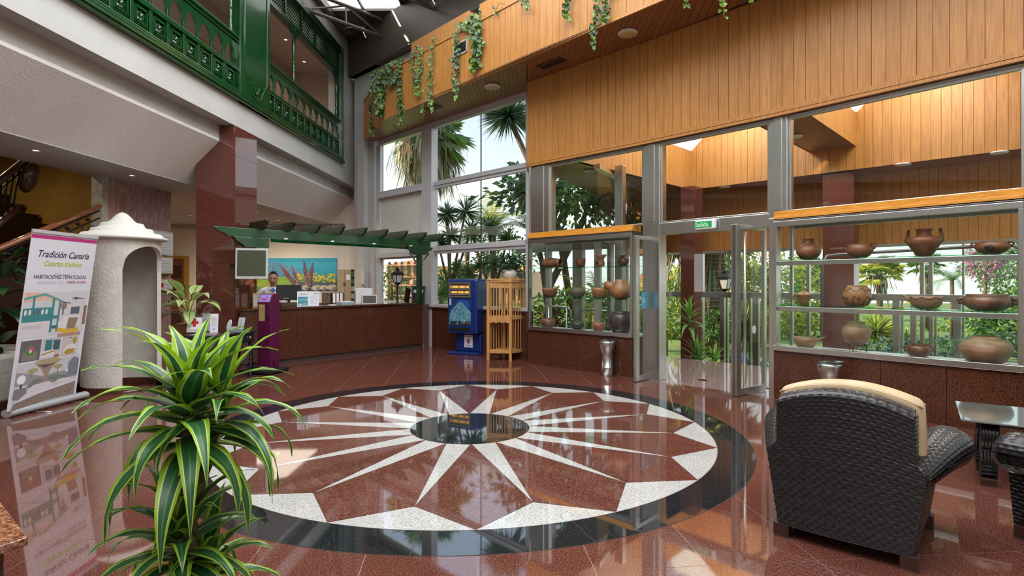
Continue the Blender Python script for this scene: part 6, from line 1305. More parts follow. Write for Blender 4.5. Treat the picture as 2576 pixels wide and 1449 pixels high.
t = thing('alarm_box', 'small red fire alarm box on the corridor wall', 'alarm', (-6.86, 15.6, 6.9), math.pi/2); MB().box(-.12, .12, -.06, 0, 0, .24).build('box', flat((.35, .02, .02)), t, bevel=.01); MB().box(-.08, .08, -.065, -.06, .05, .19).build('window', flat((.5, .3, .1)), t)
t = thing('corridor_doorway', 'ochre door frame in the corridor behind the balcony arches', 'door', (-6.98, 12.8, 4.96), math.pi/2-.03); MB().box(-.55, .55, -.04, .02, 0, 2.1).build('frame', MT['gold wall'], t); MB().box(-.42, .42, -.05, -.04, 0, 2.0).build('leaf', flat((.3, .12, .04)), t)
spot('added spotlight over the dark stairs in front of the ochre wall', -9.0, 8.4, 4.719, 150, (1, .82, .55), sz=2.9)  # lamp added to brighten the ochre stair wall
light('reception_fill', 'AREA', (-7.4, 14.4, 3.40), 90, (1, .88, .72), shape='RECTANGLE', size=3.2, size_y=4.5)  # area light added under the reception ceiling as fill, with no lamp there
# ------------------------------------------------------------------ plants
LIME = leafmat('lime leaf edge', (.30, .50, .012), (.22, .42, .015), .38, transl=.3)
CREAM = leafmat('cream leaf line', (.55, .66, .22), (.46, .58, .16), .4)
DKG = leafmat('dark leaf centre', (.022, .10, .028), (.035, .14, .04), .35)
MDG = leafmat('mid leaf stripe', (.07, .20, .06), (.05, .16, .05), .35)
YGR = leafmat('yellow leaf centre', (.42, .52, .16), (.52, .60, .26), .4)
EDG = leafmat('dark leaf rim', (.02, .075, .03), (.03, .10, .035), .35)
IVY = leafmat('ivy leaf', (.016, .050, .008), (.050, .105, .014), .35, transl=.1)
IVL = leafmat('young ivy leaf', (.09, .19, .02), (.15, .27, .03), .35, transl=.15)
BARK = mat('bark', (.12, .08, .055), .9, col2=(.22, .16, .11), nscale=20, bump=.6)
def blade(base, az, el, L, W, droop, cols, name, parent, n=10, fold=.25, twist=0, mats=None, ov=.42, pw=1.0, wave=0):
    """one leaf: curved blade with lengthwise colour columns; cols = list of (x0,x1,mat index)"""
    p = Vector(base); e = el; pts = []; st = L/n
    for i in range(n+1):
        s = i/n; d = Vector((math.cos(az)*math.cos(e), math.sin(az)*math.cos(e), math.sin(e))); pts.append((p.copy(), d)); p = p+d*st; e -= droop/n*(.35+1.3*s); e = max(e, -1.5)
    xs = sorted(set([c[0] for c in cols]+[c[1] for c in cols])); vs = []; k = len(xs)
    for i, (q, d) in enumerate(pts):
        s = i/n; w = W*.5*(max(.0, math.sin(math.pi*min(1, s**ov*1.0)))**pw if s < 1 else 0)
        if s < .06: w = W*.18
        w = max(w, .0008); sd = Vector((-math.sin(az+twist*s), math.cos(az+twist*s), 0)); nn = sd.cross(d)*-1
        for x in xs: vs.append(q+sd*(x*w)-nn*(-abs(x)*w*fold)*1.0+nn*(wave*W*math.sin(s*17+x*2)*abs(x)))
    fs = []; mi = []
    for i in range(n):
        for j in range(k-1):
            fs.append((i*k+j, i*k+j+1, (i+1)*k+j+1, (i+1)*k+j)); xm = (xs[j]+xs[j+1])/2; mi.append([c[2] for c in cols if c[0] <= xm <= c[1]][0])
    m = MB()
    b = len(m.v); m.v += [tuple(v) for v in vs]
    for f, q in zip(fs, mi): m.f.append(list(f)); m.m.append(q); m.sm.append(True)
    return m.build(name, mats, parent)
DC = [(-1, -.72, 0), (-.72, -.60, 1), (-.60, -.10, 2), (-.10, .10, 3), (.10, .60, 2), (.60, .72, 1), (.72, 1, 0)]
DCy = [(-1, -.45, 0), (-.45, -.34, 1), (-.34, .34, 2), (.34, .45, 1), (.45, 1, 0)]
def dracaena_crown(t, c, n, L, W, seed, young=.2, cm=(LIME, CREAM, DKG, MDG), spread=1.0, nseg=10):
    rnd = random.Random(seed)
    for i in range(n):
        f = i/n; az = i*2.39996+rnd.uniform(-.25, .25); h = f*.26*L/.45
        el = (-.25+1.65*f**1.1)+rnd.uniform(-.12, .12); ln = L*(1.08-.35*f)*rnd.uniform(.82, 1.12); dr = (2.0-1.15*f)*rnd.uniform(.8, 1.15)
        cols = DCy if f > 1-young else DC
        blade(c+Vector((math.cos(az)*.012, math.sin(az)*.012, h)), az, el, ln, W*rnd.uniform(.85, 1.15), dr*spread, cols, 'leaf', t, n=nseg, mats=list(cm), twist=rnd.uniform(-.25, .25), wave=.04)
dx_, dy_ = (474-1288)/F_*2.12, 2.12
t = thing('dracaena_plant', 'tall potted dracaena with lime striped drooping leaves in the foreground', 'plant', (dx_, dy_, 0))
MB().lathe([(.13, 0), (.15, .05), (.18, .30), (.19, .33), (.17, .33), (.16, .30), (.001, .29)], 28).build('pot', mat('grey pot', (.10, .10, .11), .5), t)
MB().tube([(0, 0, .28), (.01, .0, .6), (-.005, .01, .85), (.0, 0, 1.1)], [.03, .026, .024, .018], 12).build('trunk', BARK, t)
MB().tube([(.02, 0, .28), (-.03, -.02, .45), (-.02, -.02, .66)], [.022, .02, .016], 10).build('trunk', BARK, t); MB().tube([(.01, 0, .75), (.05, .05, .9), (.07, .06, 1.02)], [.02, .018, .014], 10).build('branch', BARK, t)
m = MB()
for i in range(34): z = .35+i*.022; m.tube([(.028*math.cos(a)+.003, .028*math.sin(a), z) for a in [2*math.pi*q/10 for q in range(11)]], .0016, 4)
stuff(m.build('leaf_scars', flat((.2, .15, .09)), t))
dracaena_crown(t, Vector((0, 0, .955)), 44, .45, .092, 3, .25, spread=1.35)
dracaena_crown(t, Vector((.085, .07, .99)), 20, .40, .08, 8, .3, spread=1.3)
dracaena_crown(t, Vector((-.02, -.02, .50)), 36, .37, .082, 5, .18, spread=1.35)
dracaena_crown(t, Vector((.05, .04, .38)), 22, .34, .075, 6, .12, spread=1.3)
# second dracaena in the porch
p = vp(-1.0, 3.3, -.9) if False else None
for i, (u, v, b) in enumerate(((1745, 905, 3.25),)):
    x, y = onl(u, v2(-4, b), v2(12, b)); t = thing('dracaena_plant', 'potted dracaena with two green crowns in the porch beside the dark column', 'plant', (x, y, -.84))
    MB().lathe([(.16, 0), (.2, .3), (.21, .34), (.001, .3)], 20).build('pot', CL, t); MB().tube([(0, 0, .3), (.02, 0, .9), (-.1, 0, 1.6)], [.03, .025, .02], 8).build('trunk', BARK, t)
    cm = (leafmat('sunny leaf', (.16, .36, .03), (.24, .44, .05)), CREAM, leafmat('green leaf', (.05, .20, .04), (.08, .26, .05)), MDG)
    dracaena_crown(t, Vector((-.1, 0, 1.45)), 30, .62, .08, 11, .4, cm, nseg=6); dracaena_crown(t, Vector((.05, -.1, .55)), 36, .70, .09, 12, .2, cm, nseg=6); dracaena_crown(t, Vector((.5, .15, .45)), 26, .6, .08, 13, .2, cm, nseg=6)
# dieffenbachia behind the console table
t = thing('dieffenbachia_plant', 'dieffenbachia with broad yellow veined leaves between booth and column', 'plant', (-5.42, 9.35, 0))
MB().box(-.16, .16, -.16, .16, .0, .92).build('pot', mat('orange planter', (.20, .07, .03), .5), t, bevel=.02)
BC = [(-1, -.80, 1), (-.80, -.06, 0), (-.06, .06, 1), (.06, .80, 0), (.80, 1, 1)]
specs = [(200, .9, .55, .24), (-35, .75, .62, .22), (-75, .5, .50, .24), (150, .4, .55, .24), (100, 1.1, .5, .25), (-10, .35, .55, .2), (215, .2, .5, .24), (-120, .3, .5, .24), (-95, .9, .48, .24), (180, -.1, .48, .22), (-60, -.2, .45, .22), (-150, -.25, .5, .22), (60, .4, .5, .2), (-100, 1.25, .55, .24), (-140, .75, .55, .25)]
for i, (a, el, L, W) in enumerate(specs):
    az = math.radians(a); h = 1.0+.20*(el+.3); st_ = Vector((math.cos(az)*.16, math.sin(az)*.16, h+.10))
    MB().tube([(0, 0, .9), (st_.x*.4, st_.y*.4, h-.02), tuple(st_)], [.014, .010, .006], 6).build('stalk', YGR, t)
    lf = blade(st_, az, el*.8, L*.88, W, 1.7, BC, 'leaf', t, n=10, mats=[YGR, EDG], ov=.72, fold=.18)
    m = MB(); 
    for q in lf.data.polygons: pass
# veins are the narrow dark columns; add side veins as thin ridges
# dark foliage at the far left, over the planter wall
def leafcloud(name, parent, C0_, R, n, size, mats, seed=1, squash=1.0, shell=.55, narrow=.5):
    rnd = random.Random(seed); m = MB()
    for i in range(n):
        while True:
            v = Vector((rnd.uniform(-1, 1), rnd.uniform(-1, 1), rnd.uniform(-1, 1)))
            if v.length < 1: break
        v = v.normalized()*(shell+(1-shell)*rnd.random()); wob = 1+.22*math.sin(v.x*5+seed)+.18*math.sin(v.z*7+v.y*4+seed*2)
        p = Vector(C0_)+Vector((v.x*R[0], v.y*R[1], v.z*R[2]))*wob
        d = (v+Vector((rnd.uniform(-.9, .9), rnd.uniform(-.9, .9), rnd.uniform(-1.2, .5)))).normalized(); s = Vector((rnd.uniform(-1, 1), rnd.uniform(-1, 1), rnd.uniform(-.3, .3))).cross(d).normalized(); L = size*rnd.uniform(.6, 1.3); w = L*narrow
        nn = d.cross(s)*L*.12; m.add([p, p+d*L*.45+s*w*.5-nn, p+d*L, p+d*L*.45-s*w*.5-nn], [(0, 1, 2), (0, 2, 3)], rnd.randrange(len(mats)))
    return stuff(m.build(name, mats, parent))
t = thing('monstera_plant', 'mass of dark glossy leaves rising over the low white wall at the left edge', 'plant', (-7.25, 7.7, .66))
DL = leafmat('dark glossy leaf', (.008, .030, .010), (.03, .085, .022), .22, transl=.1)
for i in range(70):
    rnd = random.Random(i); az = rnd.uniform(-2.6, .9); h = rnd.uniform(.02, 1.35); r = rnd.uniform(.0, .75)
    blade(Vector((math.cos(az)*r, -.2+math.sin(az)*r*.7, h)), az, rnd.uniform(-.2, .9), rnd.uniform(.28, .45), rnd.uniform(.14, .22), 1.4, [(-1, 0, 0), (0, 1, 0)], 'leaf', t, n=5, mats=[DL], ov=.75)
blade(Vector((.30, -.55, 1.30)), 2.2, .8, .3, .12, .8, [(-1, 0, 0), (0, 1, 0)], 'pale_leaf', t, n=5, mats=[YGR], ov=.75)
MB().tube([(0, 0, 0), (.05, -.1, .7), (.1, -.2, 1.3)], .015, 6).build('stem', BARK, t)
# potted plant on the slatted cabinet
pc_ = Vector((g0.x, g0.y, 0)) if g0 else None; gc = G(1284, 908)
t = thing('potted_plant', 'small bushy plant in a pale painted pot on the slatted cabinet', 'plant', (gc.x-.02, gc.y+.42, 1.655))
MB().lathe([(.08, 0), (.12, .03), (.16, .10), (.155, .17), (.13, .20), (.14, .215), (.12, .215), (.001, .18)], 24).build('pot', mat('pale painted pot', (.60, .55, .52), .4, col2=(.25, .22, .25), nscale=18, ncontrast=.7, nmid=.62), t)
MB().tube([(0, 0, .15), (.02, 0, .4)], .01, 6).build('stem', BARK, t); leafcloud('foliage', t, (0, 0, .38), (.22, .22, .19), 420, .07, [DL, EDG], 4)
# trailing vines on the planter ledge
def vine(u, v0, v1, dens, lab, q=0, spread=.10, young=.2, sz=.075):
    x, y = (onl(u, E2, E4) if u < 1667 else onl(u, E4, E5)) if u > 968 else onl(u, E1, E2); n = off(E2, E5, -.07) if u > 968 else off(E1, E2, -.07); x += n[0]; y += n[1]
    z1, z0_ = min(zat(v0, y), 6.78), zat(v1, y); t = thing('trailing_vine', lab, 'vine', (x, y, z1), 0, 'vines trailing over the wood fascia'); rnd = random.Random(int(u)); L = z1-z0_
    dd = Vector((E5[0]-E2[0], E5[1]-E2[1], 0)).normalized(); pts = []; N_ = 14
    for i in range(N_+1): s = i/N_; pts.append(dd*(.05*math.sin(s*5+u)+spread*.4*(rnd.random()-.5))+Vector((0, 0, -L*s)))
    pts = [Vector((-n[0]*3.5, -n[1]*3.5, .04)), Vector((-n[0]*1.2, -n[1]*1.2, .04))]+pts[0:]
    MB().tube(pts, .005, 5).build('stem', BARK if dens > 60 else IVL, t)
    m = MB(); cnt = int(dens*L*1.2)
    for i in range(cnt):
        s = rnd.random()**.9; c = pts[2].lerp(pts[-1], 0)*0+pts[2+min(N_, int(s*N_))]; w = spread*(1.0-.55*s)
        c = c+dd*rnd.gauss(0, w*.55)+Vector((n[0], n[1], 0))*rnd.uniform(-.2, 1.1)+Vector((0, 0, rnd.uniform(-.06, .06)))
        d = (Vector((rnd.uniform(-.7, .7), rnd.uniform(-.7, .2), -1))).normalized(); sd = d.cross(Vector((rnd.uniform(-.4, .4), 1, rnd.uniform(-.3, .3)))).normalized(); k = sz*rnd.uniform(.45, 1.1); nn = sd.cross(d)*k*.15
        m.add([c, c+sd*k*.42+d*k*.12, c+sd*k*.36+d*k*.5, c+d*k*1.05, c-sd*k*.36+d*k*.5, c-sd*k*.42+d*k*.12, c+d*k*.4+nn], [(0, 1, 6), (1, 2, 6), (2, 3, 6), (3, 4, 6), (4, 5, 6), (5, 0, 6)], 1 if rnd.random() < young+.5*(s > .85) else 0, True)
    stuff(m.build('foliage', [IVY, IVL], t))
vine(945, 195, 345, 60, 'leafy vine hanging lowest at the short angled end of the fascia', spread=.10, young=.3)
vine(966, 155, 290, 170, 'dense ivy clump spilling over the angled corner of the fascia', spread=.30, sz=.11)
vine(990, 125, 215, 170, 'dense ivy heap on the ledge corner', spread=.28, sz=.11)
vine(1015, 110, 320, 120, 'long full vine right of the ledge corner, reaching below the fascia', spread=.10)
vine(1047, 120, 225, 40, 'thin vine with a small clump, left of the bushy hanging tuft', spread=.08)
vine(1062, 120, 240, 110, 'bushy light green tuft hanging mid fascia', spread=.12, young=.5)
vine(1075, 190, 300, 14, 'nearly bare stem hanging below the light green tuft', spread=.05, young=.7)
vine(1095, 100, 285, 45, 'thin long vine halfway between tuft and white vent', spread=.08, young=.35)
vine(1158, 30, 255, 85, 'long vine crossing the white wall vent', spread=.12, young=.2)
vine(1205, 0, 175, 230, 'thickest dark vine curtain right of the white wall vent', spread=.20, sz=.10)
vine(1178, 15, 70, 190, 'leafy clump at the top left of the thickest vine', spread=.22, sz=.10)
vine(1258, 0, 35, 30, 'tiny single vine tip right of the thickest curtain', spread=.05)
vine(1335, -30, 30, 70, 'short leafy vine tip at the top edge of the view', spread=.10)
vine(1440, -60, 52, 110, 'thin grey green vine below the top edge', spread=.07)
vine(1508, -80, 128, 60, 'long vine hanging past the soffit beside the round lamp', spread=.08, young=.3)
vine(1540, -90, 60, 90, 'wavy vine just right of the longest soffit vine', spread=.10, young=.3)
vine(1740, -160, 8, 60, 'vine tip showing at the top edge above the wood wall', spread=.08, young=.5)
vine(1830, -190, 52, 50, 'pale curling vine tip hanging at top over the wood wall', spread=.10, young=.9)
vine(1895, -200, 12, 40, 'smallest pale vine tip right of the curling one', spread=.06, young=.8)
# ------------------------------------------------------------------ garden and street
GR = leafmat('grass', (.10, .24, .03), (.18, .32, .05), .8)
gd = struct(MB().prism([(-60, 16.5, -1.0), (-60, 70, -1.0), (70, 70, -1.0), (70, -10, -1.0), (11.5, -10, -1.0), (9.6, 3.2, -1.0), (6.5, 13.5, -1.0), (.5, 12.1, -1.0), (-4, 16.5, -1.0)], (0, 0, -.1)).build('ground_garden', mat('garden soil', (.16, .17, .07), .95, col2=(.12, .25, .05), nscale=.9, bump=.3, bscale=5)))
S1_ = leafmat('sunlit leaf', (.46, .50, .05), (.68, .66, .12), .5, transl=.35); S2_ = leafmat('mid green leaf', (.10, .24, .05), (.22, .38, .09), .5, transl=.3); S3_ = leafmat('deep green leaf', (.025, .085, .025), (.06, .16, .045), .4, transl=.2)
S4_ = leafmat('silver green frond', (.30, .40, .26), (.18, .30, .18), .5, transl=.2); DRY = leafmat('dry frond', (.30, .21, .10), (.22, .14, .07), .8, transl=.15); TW = leafmat('teal yucca leaf', (.12, .23, .16), (.24, .36, .25), .45, transl=.15)
def spikes(name, parent, c, R, n, w, mats, seed, lo=-.7, droop=.3):
    """ball of stiff narrow leaves"""
    rnd = random.Random(seed); m = MB(); c = Vector(c)
    for i in range(n):
        z = rnd.uniform(lo, 1); a = rnd.uniform(0, 2*math.pi); r = math.sqrt(max(0, 1-z*z)); d = Vector((r*math.cos(a), r*math.sin(a), z)); s = d.cross(Vector((rnd.uniform(-1, 1), rnd.uniform(-1, 1), 1))).normalized(); L = R*rnd.uniform(.75, 1.05)
        m.add([c+d*R*.06-s*w*.3, c+d*R*.06+s*w*.3, c+d*L*.5+s*w*.5+Vector((0, 0, -droop*L*.08)), c+d*L+Vector((0, 0, -droop*L*.3)), c+d*L*.5-s*w*.5+Vector((0, 0, -droop*L*.08))], [(0, 1, 2, 3), (0, 3, 4)], rnd.randrange(len(mats)))
    return stuff(m.build(name, mats, parent))
def X(u, Y): return (u-1288)/F_*Y
def yucca(lab, u, v, Y, R, n=150, w=.05, mats=(TW, S3_), trunk=None, extra=()):
    z = zat(v, Y); t = thing('yucca_tree', lab, 'tree', (X(u, Y), Y, -1.0), 0, 'yuccas and spiky trees in the garden'); z += 1
    tr = trunk or [(0, 0), (.1, 0), (0, 0)]
    MB().tube([(tr[0][0], tr[0][1], 0), (tr[1][0], tr[1][1], z*.55), (0, 0, z)], [.12, .10, .08] if trunk else [.055, .045, .04], 9).build('trunk', BARK, t)
    spikes('foliage', t, (0, 0, z), R, n, w, list(mats), int(u))
    for k, (dx, dz, r) in enumerate(extra): MB().tube([(tr[1][0]*.9, tr[1][1], z*.5), (dx, 0, z+dz)], [.04, .03], 7).build('branch', BARK, t); spikes('foliage', t, (dx, .1*k, z+dz), r, int(n*.7), w, list(mats), int(u)+k+1)
    return t
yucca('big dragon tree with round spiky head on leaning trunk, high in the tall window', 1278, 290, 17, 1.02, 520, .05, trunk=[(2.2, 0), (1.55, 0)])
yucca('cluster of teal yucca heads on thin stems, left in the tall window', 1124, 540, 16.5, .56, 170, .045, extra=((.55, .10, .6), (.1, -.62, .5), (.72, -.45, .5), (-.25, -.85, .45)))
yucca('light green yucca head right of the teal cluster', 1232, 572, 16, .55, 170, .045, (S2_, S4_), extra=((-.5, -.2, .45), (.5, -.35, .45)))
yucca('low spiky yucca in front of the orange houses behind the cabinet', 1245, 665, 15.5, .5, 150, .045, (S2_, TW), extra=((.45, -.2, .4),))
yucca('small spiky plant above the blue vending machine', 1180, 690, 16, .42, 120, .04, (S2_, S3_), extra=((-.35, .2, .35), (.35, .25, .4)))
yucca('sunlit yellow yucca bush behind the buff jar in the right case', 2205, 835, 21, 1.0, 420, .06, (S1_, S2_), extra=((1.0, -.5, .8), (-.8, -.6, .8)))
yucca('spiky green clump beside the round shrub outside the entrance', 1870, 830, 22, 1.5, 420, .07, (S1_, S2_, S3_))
def frond(m, c, az, el, L, w, droop, mi, rnd, leaflets=26, hang=.25):
    p = Vector(c); e = el; n = leaflets; up = Vector((0, 0, 1))
    for i in range(n):
        d = Vector((math.cos(az)*math.cos(e), math.sin(az)*math.cos(e), math.sin(e))); q = p+d*L/n; sd = Vector((-math.sin(az), math.cos(az), 0)); s = i/n; ll = w*math.sin(math.pi*(.12+.86*s))**.6
        r = L*.006; m.add([p+sd*r, p-sd*r, q-sd*r*.8, q+sd*r*.8], [(0, 1, 2, 3)], mi)
        for k in (-1, 1):
            t_ = (sd*k+d*.8+Vector((0, 0, -hang+rnd.uniform(-.15, .15)))).normalized()*ll; m.add([p, p+d*L/n*.55, p+t_], [(0, 1, 2)], mi)
        p = q; e -= droop/n
def palm(lab, u, v, Y, L, n, mats, w=.45, el=(.1, 1.2), trunk_r=.16, grp='palms in the garden', droop=1.5, base=-1.0, tr=None, leaflets=24, name='palm_tree'):
    z = zat(v, Y)-base; t = thing(name, lab, 'tree', (X(u, Y), Y, base), 0, grp); rnd = random.Random(int(u+v))
    if trunk_r: MB().tube([(tr or 0, 0, 0), (0, 0, z)], [trunk_r*1.2, trunk_r], 12).build('trunk', BARK, t)
    m = MB()
    for i in range(n): frond(m, (0, 0, z), i*2.4+rnd.uniform(-.3, .3), rnd.uniform(*el), L*rnd.uniform(.8, 1.1), w, droop*rnd.uniform(.7, 1.2), rnd.randrange(len(mats)), rnd, leaflets)
    stuff(m.build('foliage', list(mats), t)); return t
palm('feathery palm with upright bright fronds in the middle of the tall window', 1240, 575, 17.5, 1.7, 16, (S2_, S1_, S4_), .5, (.5, 1.4), .1)
palm('drooping silver palm frond near the steel post in the tall window', 1330, 575, 15, 1.7, 12, (S4_, S2_), .4, (.2, 1.0), .08)
palm('dark feather palm left of the bright fronds', 1175, 620, 19, 1.5, 10, (S4_, S2_), .4, (.3, 1.3), .08)
palm('low feather palm beside the blue machine by the street', 1110, 745, 16, 1.3, 16, (S2_, S3_), .35, (.3, 1.2), .06)
palm('bright fern like palm behind the bowls in the left case', 1500, 770, 16, 1.9, 20, (S1_, S2_), .45, (.3, 1.3), .12)
palm('young palm with leaves against the sea haze in the right case', 2395, 705, 26, 1.6, 14, (S2_, S4_), .4, (.2, 1.2), .08)
# large cycad fronds inside the porch at right
x, y = onl(2600, v2(-4, 3.9), v2(12, 3.9))
t = thing('cycad_plant', 'big dark feather leaved plant in the porch at the right edge', 'plant', (x, y, -.89)); rnd = random.Random(3); m = MB()
for az, el, L in ((2.7, .75, 2.1), (3.0, .35, 2.0), (2.4, 1.1, 2.0), (3.3, .9, 1.9), (2.0, .6, 1.8), (3.6, .4, 1.8), (1.2, .9, 1.8), (.3, .8, 1.8), (4.5, .7, 1.8), (2.9, .05, 1.8)): frond(m, (0, 0, 1.15), az, el, L, .34, 1.5, 0, rnd, 30, .1)
stuff(m.build('foliage', [S3_], t)); MB().lathe([(.25, 0), (.32, .5), (.34, .6), (.001, .55)], 24).build('pot', CL, t); MB().tube([(0, 0, .5), (0, 0, 1.2)], .1, 10).build('trunk', BARK, t)
def fan(m, c, az, el, R, n, mi, rnd, droop=.2):
    d = Vector((math.cos(az)*math.cos(el), math.sin(az)*math.cos(el), math.sin(el))); sd = Vector((-math.sin(az), math.cos(az), 0)); c = Vector(c); h = c+d*R*.9
    m.tube([c, h], R*.012, 4, mi, cap=False)
    for i in range(n):
        a = -1.7+3.4*i/(n-1); q = (d*math.cos(a)+sd*math.sin(a)); tip = h+q*R*rnd.uniform(.85, 1.05)+Vector((0, 0, -droop*R*rnd.uniform(.5, 1.3))); a2 = a+1.7/(n-1); q2 = d*math.cos(a2)+sd*math.sin(a2); a3 = a-1.7/(n-1); q3 = d*math.cos(a3)+sd*math.sin(a3)
        m.add([h, h+q3*R*.5+Vector((0, 0, -droop*R*.12)), tip, h+q2*R*.5+Vector((0, 0, -droop*R*.12))], [(0, 1, 2), (0, 2, 3)], mi)
def fanpalm(lab, u, v, Y, R, n, skirt, trunk_r=.28, seed=2, mats=(S4_, S2_, DRY)):
    z = zat(v, Y)+1; t = thing('fan_palm', lab, 'tree', (X(u, Y), Y, -1.0), 0, 'fan palms in the garden'); rnd = random.Random(seed); m = MB()
    MB().tube([(0, 0, 0), (0, 0, z)], [trunk_r*1.15, trunk_r], 14).build('trunk', BARK, t)
    for i in range(n): fan(m, (0, 0, z), i*2.4, rnd.uniform(-.5, 1.3), R*rnd.uniform(.5, .62), 22, rnd.randrange(2), rnd, .35)
    stuff(m.build('foliage', list(mats), t)); m = MB()
    for i in range(skirt):
        a = rnd.uniform(0, 6.28); r = trunk_r+rnd.uniform(0, R*.75)*rnd.random()**.6; p = Vector((math.cos(a)*r, math.sin(a)*r, z-rnd.uniform(0, R*.6)+.3)); L = R*rnd.uniform(.5, 1.25)*(.6 if r > R*.5 else 1); d = Vector((math.cos(a)*.18+rnd.uniform(-.12, .12), math.sin(a)*.18+rnd.uniform(-.12, .12), -1)).normalized(); s = Vector((-math.sin(a), math.cos(a), 0)); w = rnd.uniform(.03, .09)
        m.add([p-s*w*.3, p+s*w*.3, p+d*L*.6+s*w*.6, p+d*L, p+d*L*.6-s*w*.6], [(0, 1, 2, 3), (0, 3, 4)], rnd.choice([0, 0, 0, 1]))
    if skirt: stuff(m.build('dead_fronds', [DRY, S4_], t))
    return t
fanpalm('tall fan palm with a shaggy brown skirt behind the window mullion', 1073, 345, 24, 2.0, 46, 1000)
fanpalm('bright fan palm on the skyline seen through the right case', 2213, 690, 34, 1.45, 30, 50, .16, 5, (S1_, S2_, S4_))
fanpalm('fan palm top behind the spouted jar in the right case', 2330, 668, 30, .95, 22, 20, .1, 6, (S2_, S4_, DRY))
t = fanpalm('thick ringed palm trunk with yellow fronds outside the entrance', 1776, 605, 20, 2.2, 30, 60, .62, 9, (S1_, DRY, S2_)); m = MB()
for i in range(26): z = .4+i*.17; m.tube([(.70*math.cos(a), .70*math.sin(a), z+.05*math.sin(a+i)) for a in [2*math.pi*q/16 for q in range(17)]], .012, 4)
stuff(m.build('rope_rings', flat((.5, .42, .32)), t))
def tree(lab, u, v, Y, R, n, size, mats, trunk=None, name='leafy_tree', cat='tree', base=-1.0, narrow=.5, shell=.45, grp=None, r=.1):
    z = zat(v, Y)-base; t = thing(name, lab, cat, (X(u, Y), Y, base), 0, grp)
    if trunk is not None:
        for tr in trunk: MB().tube([(a, b_, c_*z) for a, b_, c_ in tr], [r*(1-.55*i/(len(tr)-1)) for i in range(len(tr))], 8).build('trunk', BARK, t)
    leafcloud('foliage', t, (0, 0, z), R, n, size, list(mats), int(u), shell=shell, narrow=narrow); return t
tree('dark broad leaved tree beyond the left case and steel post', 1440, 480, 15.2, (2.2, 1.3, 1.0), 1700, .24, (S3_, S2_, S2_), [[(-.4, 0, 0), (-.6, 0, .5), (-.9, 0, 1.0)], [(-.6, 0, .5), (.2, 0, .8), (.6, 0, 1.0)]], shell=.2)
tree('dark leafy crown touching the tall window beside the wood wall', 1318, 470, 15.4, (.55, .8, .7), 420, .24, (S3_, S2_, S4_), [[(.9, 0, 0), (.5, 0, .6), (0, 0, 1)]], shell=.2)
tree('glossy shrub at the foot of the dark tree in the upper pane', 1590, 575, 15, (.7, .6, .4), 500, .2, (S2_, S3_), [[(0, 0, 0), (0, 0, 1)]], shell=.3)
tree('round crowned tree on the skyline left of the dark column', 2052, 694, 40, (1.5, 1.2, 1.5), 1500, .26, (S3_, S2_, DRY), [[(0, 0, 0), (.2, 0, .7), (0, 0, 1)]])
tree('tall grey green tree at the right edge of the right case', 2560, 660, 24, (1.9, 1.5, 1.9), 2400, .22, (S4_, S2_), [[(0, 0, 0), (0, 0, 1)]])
PK = leafmat('pink blossom', (.60, .12, .42), (.70, .25, .5), .5)
tree('pink flowering bougainvillea behind the handled basin', 2470, 660, 22, (1.0, .7, .7), 900, .14, (PK, S2_, S4_, PK), [[(0, 0, 0), (.2, 0, 1)]], name='bougainvillea')
BF = leafmat('pale blue blossom', (.42, .48, .75), (.60, .64, .80), .5)
tree('bush of pale blue flowers low in the right case', 2330, 890, 18, (2.0, .8, .6), 2600, .12, (BF, S2_, S3_, S2_), name='flower_bush', cat='bush')
tree('round clipped dark shrub outside the entrance', 1803, 815, 19, (.62, .62, .65), 1100, .12, (S3_, S2_), [[(0, 0, 0), (0, 0, 1)]], name='clipped_shrub', cat='bush')
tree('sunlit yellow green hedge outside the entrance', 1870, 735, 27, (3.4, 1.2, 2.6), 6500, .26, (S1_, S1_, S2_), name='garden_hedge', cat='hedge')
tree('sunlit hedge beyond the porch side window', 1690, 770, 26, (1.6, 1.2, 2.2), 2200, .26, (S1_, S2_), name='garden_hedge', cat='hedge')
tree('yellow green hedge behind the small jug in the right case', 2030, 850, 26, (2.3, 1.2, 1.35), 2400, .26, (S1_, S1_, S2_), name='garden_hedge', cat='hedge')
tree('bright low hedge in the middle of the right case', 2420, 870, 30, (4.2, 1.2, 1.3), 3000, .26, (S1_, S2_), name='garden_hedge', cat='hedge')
tree('green shrubs at the right end of the right case', 2540, 820, 20, (1.6, 1.2, 1.2), 1800, .2, (S2_, S3_), name='garden_shrub', cat='bush')
tree('low sunlit shrubs seen through the left case', 1420, 790, 17, (1.4, .8, .9), 1600, .18, (S1_, S2_, S2_), name='garden_shrub', cat='bush')
tree('green shrubs right in the left case', 1560, 800, 18, (1.4, .8, 1.0), 1500, .18, (S2_, S1_, S3_), name='garden_shrub', cat='bush')
tree('open twiggy shrub before the orange houses in the left pane', 985, 715, 19, (.55, .4, .75), 420, .13, (S2_, S3_, DRY), [[(0, 0, 0), (0, 0, 1)]], name='garden_shrub', cat='bush')
tree('leafy shrub right of the mullion above the street car', 1130, 715, 19, (.8, .5, .7), 900, .15, (S2_, S3_), [[(0, 0, 0), (0, 0, 1)]], name='garden_shrub', cat='bush')
tree('thin leafy trees behind the vending machine', 1265, 640, 18.5, (1.5, .6, .9), 800, .15, (S2_, S3_, S4_), [[(0, 0, 0), (.2, 0, .6), (0, 0, 1)], [(.8, 0, 0), (.7, 0, 1)], [(-.7, 0, 0), (-.5, 0, 1)]], name='garden_tree', r=.06)
tree('red leaved low shrub behind the handrail in the left case', 1400, 800, 15, (.7, .5, .35), 500, .1, (leafmat('red leaf', (.22, .02, .04), (.3, .05, .06)), S3_), name='garden_shrub', cat='bush')
